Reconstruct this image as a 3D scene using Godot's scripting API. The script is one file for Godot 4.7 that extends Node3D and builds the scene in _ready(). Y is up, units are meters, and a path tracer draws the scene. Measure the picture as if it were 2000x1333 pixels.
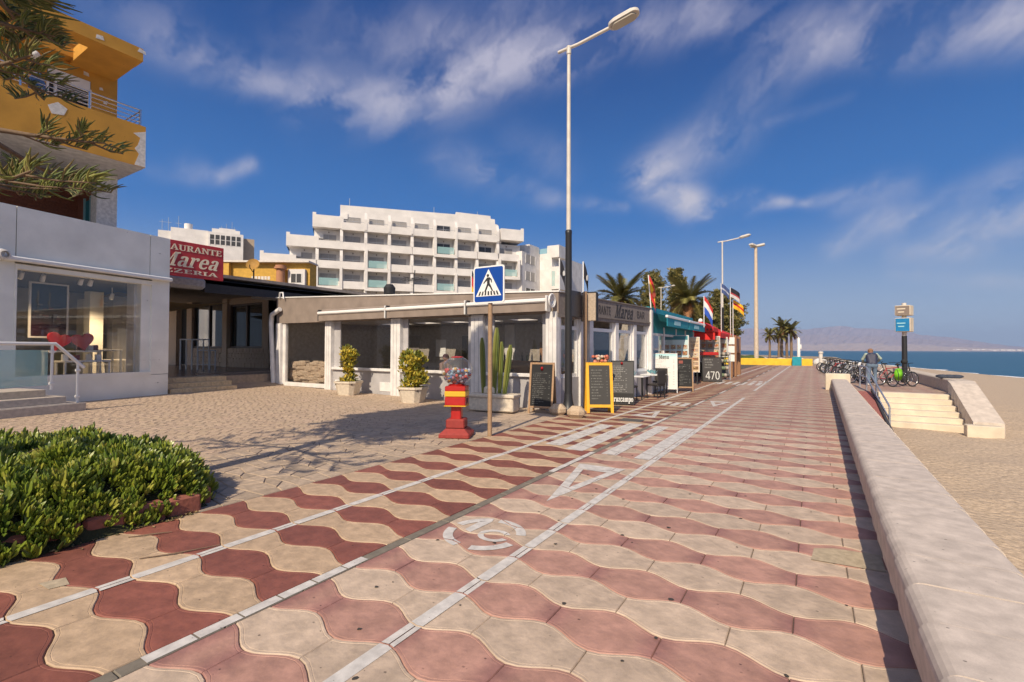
extends Node3D
# A seaside promenade. World: -Z runs along the promenade away from the viewer, +X towards the sea, metres.

class Geo:
	var v := PackedVector3Array()
	var n := PackedVector3Array()
	var uv := PackedVector2Array()
	var cl := PackedColorArray()
	var c := Color.WHITE
	var colored := false
	var x := Transform3D()
	func tri(a: Vector3, b: Vector3, d: Vector3, na := Vector3.ZERO, nb := Vector3.ZERO, nd := Vector3.ZERO, ua := Vector2.ZERO, ub := Vector2.ZERO, ud := Vector2.ZERO) -> void:
		if na == Vector3.ZERO:
			na = (b - a).cross(d - a).normalized()
			nb = na
			nd = na
		v.append(x * a); v.append(x * d); v.append(x * b)
		n.append((x.basis * na).normalized()); n.append((x.basis * nd).normalized()); n.append((x.basis * nb).normalized())
		uv.append(ua); uv.append(ud); uv.append(ub)
		cl.append(c); cl.append(c); cl.append(c)
	func quad(a: Vector3, b: Vector3, d: Vector3, e: Vector3) -> void:   # counter-clockwise seen from outside
		tri(a, b, d, Vector3.ZERO, Vector3.ZERO, Vector3.ZERO, Vector2(0, 1), Vector2(1, 1), Vector2(1, 0))
		tri(a, d, e, Vector3.ZERO, Vector3.ZERO, Vector3.ZERO, Vector2(0, 1), Vector2(1, 0), Vector2(0, 0))
	func squad(a: Vector3, b: Vector3, d: Vector3, e: Vector3, na: Vector3, nb: Vector3, nd: Vector3, ne: Vector3) -> void:
		tri(a, b, d, na, nb, nd)
		tri(a, d, e, na, nd, ne)
	func box(o: Vector3, s: Vector3) -> void:
		var h := s * 0.5
		var p := []
		for i in 8:
			p.append(o + Vector3(h.x if i & 1 else -h.x, h.y if i & 2 else -h.y, h.z if i & 4 else -h.z))
		quad(p[4], p[5], p[7], p[6]); quad(p[1], p[0], p[2], p[3])
		quad(p[5], p[1], p[3], p[7]); quad(p[0], p[4], p[6], p[2])
		quad(p[6], p[7], p[3], p[2]); quad(p[0], p[1], p[5], p[4])
	func span(a: Vector3, b: Vector3) -> void:
		box((a + b) * 0.5, (b - a).abs())
	func bev(o: Vector3, s: Vector3, r := 0.01) -> void:
		var h := s * 0.5
		r = minf(r, minf(h.x, minf(h.y, h.z)) * 0.9)
		for ax in 3:
			for sg in [-1.0, 1.0]:
				var u := Vector3.ZERO
				var w := Vector3.ZERO
				var nn := Vector3.ZERO
				nn[ax] = sg
				u[(ax + 1) % 3] = h[(ax + 1) % 3] - r
				w[(ax + 2) % 3] = (h[(ax + 2) % 3] - r) * sg
				var q := o + nn * h[ax]
				quad(q - u - w, q + u - w, q + u + w, q - u + w)
		for ax in 3:
			var b1 := (ax + 1) % 3
			var b2 := (ax + 2) % 3
			for s1 in [-1.0, 1.0]:
				for s2 in [-1.0, 1.0]:
					var p1 := Vector3.ZERO
					p1[b1] = s1 * h[b1]; p1[b2] = s2 * (h[b2] - r)
					var p2 := Vector3.ZERO
					p2[b1] = s1 * (h[b1] - r); p2[b2] = s2 * h[b2]
					var l := Vector3.ZERO
					l[ax] = h[ax] - r
					_edge(o, p1, p2, l)
		for i in 8:
			var sg3 := Vector3(1.0 if i & 1 else -1.0, 1.0 if i & 2 else -1.0, 1.0 if i & 4 else -1.0)
			var a := o + Vector3(sg3.x * h.x, sg3.y * (h.y - r), sg3.z * (h.z - r))
			var b := o + Vector3(sg3.x * (h.x - r), sg3.y * h.y, sg3.z * (h.z - r))
			var d := o + Vector3(sg3.x * (h.x - r), sg3.y * (h.y - r), sg3.z * h.z)
			if (b - a).cross(d - a).dot(sg3) > 0:
				tri(a, b, d)
			else:
				tri(a, d, b)
	func _edge(o: Vector3, p1: Vector3, p2: Vector3, l: Vector3) -> void:
		if (-l * 2.0).cross(p2 - p1).dot(p1 + p2) > 0:
			quad(o + p1 + l, o + p1 - l, o + p2 - l, o + p2 + l)
		else:
			quad(o + p1 - l, o + p1 + l, o + p2 + l, o + p2 - l)
	func tube(pts: Array, radii, k := 8, caps := true) -> void:
		var rings := []
		var nr := []
		var up := Vector3.UP
		for i in pts.size():
			var d: Vector3 = (pts[mini(i + 1, pts.size() - 1)] - pts[maxi(i - 1, 0)]).normalized()
			if absf(d.dot(up)) > 0.95:
				up = Vector3.RIGHT if absf(d.x) < 0.9 else Vector3.FORWARD
			var s := d.cross(up).normalized()
			var t := s.cross(d).normalized()
			up = t
			var r: float = radii[i] if radii is Array else radii
			var ring := []
			var rn := []
			for j in k:
				var a := TAU * j / k
				var q := s * cos(a) - t * sin(a)
				rn.append(q)
				ring.append(pts[i] + q * r)
			rings.append(ring); nr.append(rn)
		for i in pts.size() - 1:
			for j in k:
				var j2 := (j + 1) % k
				squad(rings[i][j], rings[i][j2], rings[i + 1][j2], rings[i + 1][j], nr[i][j], nr[i][j2], nr[i + 1][j2], nr[i + 1][j])
		if caps:
			for j in range(1, k - 1):
				tri(rings[0][0], rings[0][j + 1], rings[0][j])
				var m := pts.size() - 1
				tri(rings[m][0], rings[m][j], rings[m][j + 1])
	func lathe(pr: Array, k := 16, o := Vector3.ZERO, smooth := true) -> void:   # profile of Vector2(radius, y), from the bottom up
		for i in pr.size() - 1:
			var a: Vector2 = pr[i]
			var b: Vector2 = pr[i + 1]
			var d := b - a
			var nn := Vector2(d.y, -d.x).normalized()
			var n1 := nn
			var n2 := nn
			if smooth:
				if i > 0:
					var e: Vector2 = a - pr[i - 1]
					var m := Vector2(e.y, -e.x).normalized()
					if m.dot(nn) > 0.5: n1 = (m + nn).normalized()
				if i < pr.size() - 2:
					var e2: Vector2 = pr[i + 2] - b
					var m2 := Vector2(e2.y, -e2.x).normalized()
					if m2.dot(nn) > 0.5: n2 = (m2 + nn).normalized()
			for j in k:
				var t1 := -TAU * j / k
				var t2 := -TAU * (j + 1) / k
				var c1 := Vector3(cos(t1), 0, sin(t1))
				var c2 := Vector3(cos(t2), 0, sin(t2))
				var u := Vector3.UP
				squad(o + c1 * a.x + u * a.y, o + c2 * a.x + u * a.y, o + c2 * b.x + u * b.y, o + c1 * b.x + u * b.y, c1 * n1.x + u * n1.y, c2 * n1.x + u * n1.y, c2 * n2.x + u * n2.y, c1 * n2.x + u * n2.y)
	func ball(o: Vector3, r: Vector3, k := 12, m := 8) -> void:
		var pr := []
		for i in m + 1:
			var a := -PI / 2 + PI * i / m
			pr.append(Vector2(maxf(cos(a), 0.001), sin(a)))
		var keep := x
		x = x * Transform3D(Basis.from_scale(r), o)
		lathe(pr, k)
		x = keep
	func prism(poly: PackedVector2Array, z0: float, z1: float) -> void:   # outline in x, y; extruded along z
		if Geometry2D.is_polygon_clockwise(poly):
			poly = poly.duplicate()
			poly.reverse()
		var t := Geometry2D.triangulate_polygon(poly)
		for i in range(0, t.size(), 3):
			var a := poly[t[i]]
			var b := poly[t[i + 1]]
			var d := poly[t[i + 2]]
			if (b - a).cross(d - a) < 0:
				var s := b
				b = d
				d = s
			tri(Vector3(a.x, a.y, z1), Vector3(b.x, b.y, z1), Vector3(d.x, d.y, z1))
			if z1 - z0 > 0.0005: tri(Vector3(a.x, a.y, z0), Vector3(d.x, d.y, z0), Vector3(b.x, b.y, z0))
		if z1 - z0 > 0.0005:
			for i in poly.size():
				var a := poly[i]
				var b := poly[(i + 1) % poly.size()]
				quad(Vector3(a.x, a.y, z0), Vector3(b.x, b.y, z0), Vector3(b.x, b.y, z1), Vector3(a.x, a.y, z1))
	func mesh() -> ArrayMesh:
		var m := ArrayMesh.new()
		var a := []
		a.resize(Mesh.ARRAY_MAX)
		a[Mesh.ARRAY_VERTEX] = v
		a[Mesh.ARRAY_NORMAL] = n
		a[Mesh.ARRAY_TEX_UV] = uv
		if colored: a[Mesh.ARRAY_COLOR] = cl
		m.add_surface_from_arrays(Mesh.PRIMITIVE_TRIANGLES, a)
		return m

var rng := RandomNumberGenerator.new()
var M := {}
var T := {}
var taken := {}

func rf(a: float, b: float) -> float:
	return rng.randf_range(a, b)
func numbered(s: String) -> String:
	var k: int = taken.get(s, -1) + 1
	taken[s] = k
	return s if k == 0 else "%s_%03d" % [s, k]
func mi(called: String, mesh: Mesh, m: Material, parent: Node = null, xf := Transform3D()) -> MeshInstance3D:
	var o := MeshInstance3D.new()
	o.mesh = mesh
	o.set_surface_override_material(0, m)
	o.transform = xf
	if parent == null:
		o.name = numbered(called)
		add_child(o)
	else:
		var k := "_n_" + called
		var q: int = parent.get_meta(k, -1) + 1
		parent.set_meta(k, q)
		o.name = called if q == 0 else "%s_%03d" % [called, q]
		parent.add_child(o, true)
	return o
func obj(called: String, g: Geo, m: Material, parent: Node = null, xf := Transform3D()) -> MeshInstance3D:
	return mi(called, g.mesh(), m, parent, xf)
func tag(o: Node, label: String, cat: String, group := "") -> Node:
	o.set_meta("label", label)
	o.set_meta("category", cat)
	if group: o.set_meta("group", group)
	return o
func struct(o: Node) -> Node:
	o.set_meta("kind", "structure")
	return o
func stuff(o: Node) -> Node:
	o.set_meta("kind", "stuff")
	return o
func thing(called: String, label: String, cat: String, at := Vector3.ZERO, turn := 0.0, group := "") -> Node3D:
	var o := Node3D.new()
	o.name = numbered(called)
	add_child(o)
	o.position = at
	o.rotation.y = turn
	tag(o, label, cat, group)
	return o
func setting(called: String, at := Vector3.ZERO) -> Node3D:
	var o := Node3D.new()
	o.name = numbered(called)
	add_child(o)
	o.position = at
	struct(o)
	return o
func dup(o: Node3D, at: Vector3, turn: float, label: String, group := "") -> Node3D:
	var base := String(o.name).rstrip("0123456789").rstrip("_")
	var r: Node3D = o.duplicate()
	r.name = numbered(base)
	add_child(r)
	r.position = at
	r.rotation = Vector3(0, turn, 0)
	r.set_meta("label", label)
	if group: r.set_meta("group", group)
	return r
func multi(called: String, mesh: Mesh, m: Material, xf: Array, colors: Array, parent: Node) -> MultiMeshInstance3D:
	var mm := MultiMesh.new()
	mm.transform_format = MultiMesh.TRANSFORM_3D
	mm.use_colors = colors.size() > 0
	mm.mesh = mesh
	mm.instance_count = xf.size()
	for i in xf.size():
		mm.set_instance_transform(i, xf[i])
		if mm.use_colors: mm.set_instance_color(i, colors[i])
	var o := MultiMeshInstance3D.new()
	o.multimesh = mm
	o.material_override = m
	o.name = called
	if parent == null: add_child(o, true)
	else: parent.add_child(o, true)
	stuff(o)
	return o
func at(p: Vector3, turn := 0.0) -> Transform3D:
	return Transform3D(Basis(Vector3.UP, turn), p)

# ---- textures and materials
func noise_img(size: int, freq: float, oct: int, sd: int, kind := FastNoiseLite.TYPE_SIMPLEX_SMOOTH) -> Image:
	var f := FastNoiseLite.new()
	f.noise_type = kind
	f.seed = sd
	f.frequency = freq
	f.fractal_octaves = oct
	f.fractal_type = FastNoiseLite.FRACTAL_FBM if oct > 1 else FastNoiseLite.FRACTAL_NONE
	return f.get_seamless_image(size, size)
func tone(im: Image, lo: float, hi: float, fine: float, spots := 0, sd := 1) -> ImageTexture:
	var r := RandomNumberGenerator.new()
	r.seed = sd
	var d := im.get_data()
	var w := im.get_width()
	var o := PackedByteArray()
	o.resize(w * w * 3)
	for i in w * w:
		var t: float = lo + (hi - lo) * d[i] / 255.0 + fine * (r.randf() - 0.5)
		var b := int(clampf(t, 0, 1) * 255)
		o[i * 3] = b; o[i * 3 + 1] = b; o[i * 3 + 2] = b
	var out := Image.create_from_data(w, w, false, Image.FORMAT_RGB8, o)
	for i in spots:
		var q := r.randf_range(0.45, 0.8)
		var px := r.randi_range(0, w - 6)
		var py := r.randi_range(0, w - 6)
		var s := r.randi_range(1, 4)
		out.fill_rect(Rect2i(px, py, s, maxi(1, s - 1)), Color(q, q, q))
	return ImageTexture.create_from_image(out)
func bumps(im: Image, strength: float) -> ImageTexture:
	var b: Image = im.duplicate()
	b.convert(Image.FORMAT_RGB8)
	b.bump_map_to_normal_map(strength)
	return ImageTexture.create_from_image(b)
func mat(key: String, c: Color, rough := 0.7, tex := "", sc := 0.5, nrm := "", ns := 0.6, metal := 0.0) -> StandardMaterial3D:
	if M.has(key): return M[key]
	var m := StandardMaterial3D.new()
	m.resource_name = key
	var k := 1.0
	if tex:
		m.albedo_texture = T[tex]
		m.uv1_triplanar = true
		m.uv1_world_triplanar = true
		m.uv1_scale = Vector3.ONE * sc
		k = 1.22
	m.albedo_color = Color(minf(c.r * k, 1), minf(c.g * k, 1), minf(c.b * k, 1)).linear_to_srgb()
	m.roughness = rough
	m.metallic = metal
	if nrm:
		m.uv1_triplanar = true
		m.uv1_world_triplanar = true
		m.uv1_scale = Vector3.ONE * sc
		m.normal_enabled = true
		m.normal_texture = T[nrm]
		m.normal_scale = ns
	M[key] = m
	return m
func vmat(key: String, rough := 0.7) -> StandardMaterial3D:
	var m := mat(key, Color.WHITE, rough)
	m.vertex_color_use_as_albedo = true
	return m
func glass(key: String, a: float, c := Color(0.8, 0.9, 0.9)) -> StandardMaterial3D:
	var m := mat(key, c, 0.02)
	m.transparency = BaseMaterial3D.TRANSPARENCY_ALPHA
	m.albedo_color.a = a
	return m
func printed(key: String, im: Image, rough := 0.6) -> StandardMaterial3D:
	var m := mat(key, Color.WHITE, rough)
	m.albedo_texture = ImageTexture.create_from_image(im)
	return m

func make_materials() -> void:
	var a := noise_img(512, 0.006, 5, 11)
	var b := noise_img(512, 0.02, 4, 12)
	var c := noise_img(256, 0.09, 3, 13)
	T.mottle = tone(a, 0.86, 0.98, 0.03, 30, 3)
	T.stain = tone(b, 0.83, 1.0, 0.05, 70, 4)
	T.speck = tone(c, 0.82, 1.0, 0.10, 60, 5)
	T.sand = tone(noise_img(512, 0.05, 4, 15), 0.78, 1.02, 0.14, 200, 6)
	var st := noise_img(512, 0.03, 3, 16)
	st.resize(512, 32, Image.INTERPOLATE_CUBIC)
	st.resize(512, 512, Image.INTERPOLATE_CUBIC)
	T.streak = tone(st, 0.80, 1.02, 0.04, 20, 7)
	T.n_fine = bumps(c, 2.0)
	T.n_mid = bumps(b, 4.0)
	T.n_soft = bumps(a, 6.0)
	T.n_sand = bumps(noise_img(512, 0.03, 5, 17), 6.0)
	T.n_wave = bumps(noise_img(512, 0.012, 4, 18), 5.0)
	mat("joint", Color(0.10, 0.085, 0.07), 0.95, "speck", 1.0)
	for i in 4:
		var k: float = [1.0, 0.93, 1.06, 0.97][i]
		mat("cream%d" % i, Color(0.51, 0.395, 0.295) * k, 0.62, "stain", 0.55, "n_fine", 0.25)
		mat("sandy%d" % i, Color(0.50, 0.36, 0.235) * k, 0.62, "stain", 0.6, "n_fine", 0.25)
		mat("pink%d" % i, Color(0.43, 0.24, 0.185) * [1.0, 0.94, 1.04, 0.97][i], 0.62, "stain", 0.5, "n_fine", 0.25)
		M["pink%d" % i].vertex_color_use_as_albedo = true
		mat("maroon%d" % i, Color(0.235, 0.082, 0.058) * [1.0, 0.85, 1.12, 0.94][i], 0.6, "stain", 0.5, "n_fine", 0.25)
	mat("gutter", Color(0.19, 0.165, 0.13), 0.8, "stain", 0.8)
	mat("road_paint", Color(0.60, 0.57, 0.53), 0.6, "stain", 0.9)
	mat("paver", Color(0.46, 0.35, 0.255), 0.8, "speck", 1.2)
	M.paver.vertex_color_use_as_albedo = true
	mat("mortar", Color(0.33, 0.25, 0.185), 0.95, "speck", 1.0)
	mat("wall_cap", Color(0.58, 0.50, 0.42), 0.7, "stain", 0.35, "n_mid", 0.25)
	mat("wall_side", Color(0.55, 0.47, 0.38), 0.85, "stain", 0.7, "n_mid", 0.5)
	mat("cream_paint", Color(0.64, 0.55, 0.42), 0.75, "mottle", 0.5)
	mat("sand", Color(0.50, 0.385, 0.27), 0.95, "sand", 0.35, "n_sand", 0.8)
	mat("land", Color(0.33, 0.26, 0.18), 0.95, "mottle", 0.2)
	mat("white_wall", Color(0.86, 0.81, 0.745), 0.6, "mottle", 0.25)
	mat("white_plaster", Color(0.70, 0.67, 0.64), 0.8, "mottle", 0.15)
	mat("white_paint", Color(0.70, 0.68, 0.66), 0.45, "mottle", 0.7)
	mat("grey_panel", Color(0.42, 0.405, 0.41), 0.6, "mottle", 0.5)
	mat("white_metal", Color(0.78, 0.77, 0.75), 0.35)
	mat("ochre", Color(0.56, 0.28, 0.04), 0.8, "mottle", 0.35)
	mat("peeled", Color(0.66, 0.62, 0.57), 0.9, "stain", 0.8)
	mat("soffit", Color(0.56, 0.53, 0.50), 0.85, "stain", 0.4)
	mat("steel", Color(0.62, 0.62, 0.63), 0.25, "", 1, "", 1, 0.9)
	mat("galvanised", Color(0.42, 0.45, 0.50), 0.45, "", 1, "", 1, 0.6)
	mat("dark", Color(0.02, 0.02, 0.022), 0.6)
	mat("dark_inside", Color(0.05, 0.05, 0.055), 0.8)
	mat("black_metal", Color(0.022, 0.022, 0.024), 0.45)
	mat("rubber", Color(0.018, 0.018, 0.018), 0.8)
	mat("taupe", Color(0.25, 0.20, 0.168), 0.85, "mottle", 0.5)
	mat("taupe_dark", Color(0.22, 0.19, 0.17), 0.85, "stain", 0.7)
	mat("awning_dark", Color(0.03, 0.03, 0.034), 0.8, "stain", 0.8)
	mat("red_sign", Color(0.42, 0.03, 0.035), 0.5, "mottle", 0.7)
	mat("letter_cream", Color(0.75, 0.66, 0.5), 0.6)
	mat("stone_wall", Color(0.60, 0.46, 0.33), 0.9, "sand", 0.6, "n_sand", 1.2)
	mat("terracotta", Color(0.42, 0.20, 0.11), 0.85, "stain", 0.8)
	mat("wood", Color(0.29, 0.15, 0.075), 0.65, "streak", 1.5)
	mat("pale_wood", Color(0.36, 0.22, 0.12), 0.65, "streak", 1.5)
	mat("rust_pole", Color(0.34, 0.22, 0.13), 0.7, "stain", 1.2)
	mat("lamp_grey", Color(0.60, 0.56, 0.50), 0.5, "mottle", 0.7)
	mat("yellow_paint", Color(0.78, 0.40, 0.02), 0.5, "mottle", 1.5)
	mat("chalkboard", Color(0.022, 0.022, 0.022), 0.75)
	mat("red_gloss", Color(0.44, 0.018, 0.014), 0.35, "mottle", 1.2)
	mat("red_dull", Color(0.30, 0.035, 0.028), 0.6, "stain", 1.2)
	mat("yellow_gloss", Color(0.72, 0.42, 0.03), 0.35)
	mat("teal", Color(0.015, 0.27, 0.34), 0.8, "mottle", 0.8)
	mat("teal_pale", Color(0.35, 0.62, 0.66), 0.7)
	mat("red_cloth", Color(0.62, 0.02, 0.015), 0.8, "mottle", 0.8)
	mat("bark", Color(0.19, 0.13, 0.085), 0.95, "stain", 2.0, "n_mid", 1.0)
	mat("planter", Color(0.62, 0.54, 0.43), 0.85, "stain", 0.9, "n_fine", 0.5)
	mat("rock", Color(0.50, 0.38, 0.26), 0.9, "sand", 1.2, "n_sand", 1.0)
	mat("brick_red", Color(0.33, 0.12, 0.07), 0.9, "stain", 1.5)
	mat("blue_sign", Color(0.005, 0.06, 0.33), 0.35)
	mat("white_sign", Color(0.80, 0.80, 0.78), 0.4)
	mat("yellow_wall", Color(0.74, 0.47, 0.03), 0.75, "mottle", 0.4)
	mat("cloth_white", Color(0.72, 0.72, 0.70), 0.85)
	mat("wicker", Color(0.035, 0.03, 0.028), 0.7, "speck", 6.0)
	mat("red_matt", Color(0.55, 0.015, 0.02), 0.7)
	glass("clear_glass", 0.05, Color(0.2, 0.22, 0.22))
	glass("pvc", 0.09, Color(0.06, 0.06, 0.06))
	glass("tinted", 0.45, Color(0.04, 0.05, 0.05)).metallic_specular = 0.3
	glass("rail_glass", 0.4, Color(0.14, 0.40, 0.38).linear_to_srgb())
	glass("globe", 0.07, Color(0.7, 0.7, 0.7))
	vmat("leaf", 0.55)
	M.leaf.backlight_enabled = true
	M.leaf.backlight = Color(0.12, 0.15, 0.04)
	vmat("paint_box", 0.6)
	vmat("cloth", 0.85)
	M.cloth.cull_mode = BaseMaterial3D.CULL_DISABLED
	M.leaf.cull_mode = BaseMaterial3D.CULL_DISABLED

# ---- sky: clear blue with thin cirrus streaks
func az_el(dir: Vector3) -> Vector2:
	return Vector2(atan2(dir.x, -dir.z), asin(dir.y))
func make_sky() -> Image:
	var W := 2048
	var Hh := 1024
	var dens := PackedFloat32Array()
	dens.resize(W * 512)
	# streaks: azimuth and elevation in degrees from a to b, half widths, strength
	for s in CLOUDS:
		var a := Vector2(s[0], s[1])
		var b := Vector2(s[2], s[3])
		var w: float = maxf(s[4], s[5])
		var lo := Vector2(minf(a.x, b.x), minf(a.y, b.y)) - Vector2(w * 4.0, w * 2.5)
		var hi := Vector2(maxf(a.x, b.x), maxf(a.y, b.y)) + Vector2(w * 4.0, w * 2.5)
		for yy in range(maxi(0, int((90 - hi.y) / 90.0 * 512)), mini(511, int((90 - lo.y) / 90.0 * 512)) + 1):
			var el := 90.0 - (yy + 0.5) / 512.0 * 90.0
			var cs := cos(deg_to_rad(el))
			for xx in range(int((lo.x) / 360.0 * W), int((hi.x) / 360.0 * W) + 1):
				var p := Vector2((xx + 0.5) / W * 360.0, el)
				var ab := b - a
				var t := clampf((p - a).dot(ab) / maxf(ab.length_squared(), 0.01), 0, 1)
				var q := p - a - ab * t
				q.x *= cs
				var ww: float = lerpf(s[4], s[5], t)
				var k: float = exp(-q.length_squared() / (ww * ww)) * lerpf(s[6], s[7], t)
				var id := yy * W + posmod(xx, W)
				dens[id] = maxf(dens[id], k) + minf(dens[id], k) * 0.35
	var f := FastNoiseLite.new()
	f.seed = 5; f.frequency = 0.022; f.fractal_octaves = 5; f.fractal_gain = 0.62
	f.domain_warp_enabled = true
	f.domain_warp_amplitude = 30.0
	f.domain_warp_frequency = 0.012
	var g := FastNoiseLite.new()
	g.seed = 9; g.frequency = 0.0035; g.fractal_octaves = 4
	var out := PackedFloat32Array()
	out.resize(W * Hh * 3)
	var sun_dir := Vector3(0.1198, 0.6428, 0.7566)
	var zen := SKY_TOP
	var mid := SKY_MID
	var hor := SKY_LOW
	for yy in Hh:
		var el := 90.0 - (yy + 0.5) / Hh * 180.0
		var base: Color
		if el < 0:
			base = Color(0.20, 0.22, 0.24)
		else:
			var t := el / 90.0
			base = hor.lerp(mid, smoothstep(0.0, 0.17, t)).lerp(zen, smoothstep(0.10, 0.40, t))
		for xx in W:
			var c := base
			if el > 0:
				var d := dens[yy * W + xx] if yy < 512 else 0.0
				var azd := (xx + 0.5) / W * 360.0
				if azd > 180: azd -= 360
				var back := smoothstep(70.0, 130.0, absf(azd))
				if d > 0.004 or back > 0.0:
					# wisps drawn out along a rising diagonal
					var u := azd * cos(deg_to_rad(el * 0.6))
					var nx := (u * 0.82 + el * 0.57) * 2.6
					var ny := (-u * 0.57 + el * 0.82) * 5.2
					var nz := f.get_noise_2d(nx, ny)
					var wsp := clampf(0.66 + nz * 1.7, 0.08, 1.5)
					d = d * wsp
					if back > 0.0: d = maxf(d, back * clampf(g.get_noise_2d(nx * 2.0, ny) * 1.2, 0.0, 0.5) * smoothstep(4.0, 20.0, el))
					d = clampf(d * 1.15, 0, 0.92)
					c = c.lerp(CLOUD.lerp(CLOUD_LOW, smoothstep(35.0, 8.0, el)), d)
				if absf(azd) > 60.0:   # the bright air round the sun, behind the viewer
					var e2 := deg_to_rad(el)
					var a2 := deg_to_rad(azd)
					var an := Vector3(sin(a2) * cos(e2), sin(e2), -cos(a2) * cos(e2)).angle_to(sun_dir)
					c += Color(1.0, 0.97, 0.93) * (1.1 * exp(-an / 0.42) * smoothstep(60.0, 110.0, absf(azd)))
			var id := (yy * W + xx) * 3
			out[id] = c.r; out[id + 1] = c.g; out[id + 2] = c.b
	return Image.create_from_data(W, Hh, false, Image.FORMAT_RGBF, out.to_byte_array())
const CLOUDS := [[-73.5, 28.7, -67.9, 28.0, 1.61, 1.96, 0.1, 0.3], [-67.9, 28.0, -61.7, 26.8, 2.35, 1.72, 0.3, 0.38], [-61.7, 26.8, -54.3, 26.0, 1.63, 2.08, 0.38, 0.35], [-54.3, 26.0, -46.5, 26.6, 2.78, 2.88, 0.34, 0.34], [-46.5, 26.6, -39.5, 28.9, 2.64, 2.84, 0.36, 0.45], [-39.5, 28.9, -32.1, 31.6, 2.84, 2.71, 0.45, 0.5], [-32.1, 31.6, -25.4, 32.1, 2.71, 2.44, 0.55, 0.6], [-25.4, 31.9, -18.8, 33.2, 2.01, 1.92, 0.6, 0.42], [-18.8, 33.2, -8.8, 33.5, 2.13, 2.39, 0.38, 0.3], [-57.4, 29.9, -50.0, 33.3, 2.53, 2.9, 0.12, 0.15], [-50.0, 32.5, -43.1, 31.1, 2.53, 3.13, 0.16, 0.26], [-43.1, 34.2, -38.3, 31.0, 1.68, 2.27, 0.2, 0.3], [-65.7, 25.4, -59.4, 26.0, 0.84, 0.62, 0.22, 0.2], [-53.2, 25.0, -57.3, 23.6, 0.76, 0.75, 0.2, 0.05], [-55.3, 23.0, -46.5, 24.2, 1.15, 1.0, 0.08, 0.05], [-38.3, 32.4, -29.1, 35.5, 3.09, 2.9, 0.3, 0.25], [-66.1, 17.3, -63.4, 17.1, 1.3, 0.86, 0.18, 0.3], [-63.4, 17.1, -60.7, 18.7, 0.72, 0.68, 0.35, 0.45], [-68.9, 16.5, -65.6, 16.4, 0.91, 0.66, 0.05, 0.15], [-40.0, 21.6, -34.5, 20.1, 2.12, 1.96, 0.14, 0.2], [-34.5, 20.1, -27.2, 17.4, 1.63, 1.12, 0.18, 0.16], [-27.2, 17.4, -18.8, 16.2, 0.9, 0.55, 0.14, 0.26], [-31.5, 23.9, -26.6, 21.2, 2.07, 2.14, 0.08, 0.12], [-17.1, 19.3, -13.7, 20.3, 1.81, 2.32, 0.5, 0.4], [-16.5, 18.5, -11.5, 15.9, 1.5, 1.71, 0.48, 0.5], [-11.5, 15.9, -8.9, 14.3, 1.71, 0.74, 0.5, 0.42], [-9.9, 14.9, -5.4, 15.6, 0.96, 0.92, 0.45, 0.6], [-5.4, 15.6, -0.2, 14.6, 0.82, 0.34, 0.62, 0.35], [-0.2, 14.6, 5.6, 15.4, 0.59, 1.0, 0.3, 0.22], [-13.7, 20.3, -7.8, 23.0, 2.37, 2.39, 0.34, 0.26], [-7.8, 23.0, -3.8, 27.7, 2.39, 2.58, 0.24, 0.22], [-3.8, 27.7, 2.5, 28.2, 2.15, 1.99, 0.22, 0.24], [-3.9, 22.8, 3.3, 23.5, 0.65, 0.43, 0.14, 0.05], [-8.8, 32.9, 0.8, 29.5, 2.02, 1.98, 0.28, 0.3], [0.8, 29.5, 8.6, 26.3, 1.78, 1.7, 0.3, 0.3], [8.6, 26.3, 15.0, 25.0, 1.7, 1.74, 0.34, 0.5], [4.1, 30.1, 15.1, 26.4, 1.51, 1.7, 0.25, 0.42], [-3.8, 29.4, 7.2, 25.6, 1.25, 1.17, 0.2, 0.26], [2.8, 14.1, 7.1, 14.7, 1.43, 1.34, 0.18, 0.2], [2.3, 10.3, 6.3, 12.1, 1.28, 1.66, 0.3, 0.45], [6.3, 12.1, 9.6, 12.0, 1.57, 1.06, 0.42, 0.3], [7.0, 9.2, 11.2, 9.1, 1.21, 1.57, 0.35, 0.5], [11.2, 10.0, 14.9, 11.0, 1.82, 1.86, 0.5, 0.6], [9.5, 9.8, 11.5, 11.2, 0.98, 0.86, 0.3, 0.3], [10.2, 12.8, 14.9, 13.8, 1.3, 1.59, 0.2, 0.28], [6.3, 7.2, 10.2, 6.4, 0.57, 0.72, 0.12, 0.24], [10.2, 6.4, 14.8, 5.6, 0.81, 0.66, 0.24, 0.26]]
const SKY_TOP := Color(0.012, 0.060, 0.23)
const SKY_MID := Color(0.034, 0.160, 0.45)
const SKY_LOW := Color(0.32, 0.42, 0.55)
const CLOUD := Color(0.42, 0.41, 0.52)
const CLOUD_LOW := Color(0.50, 0.49, 0.56)

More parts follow.
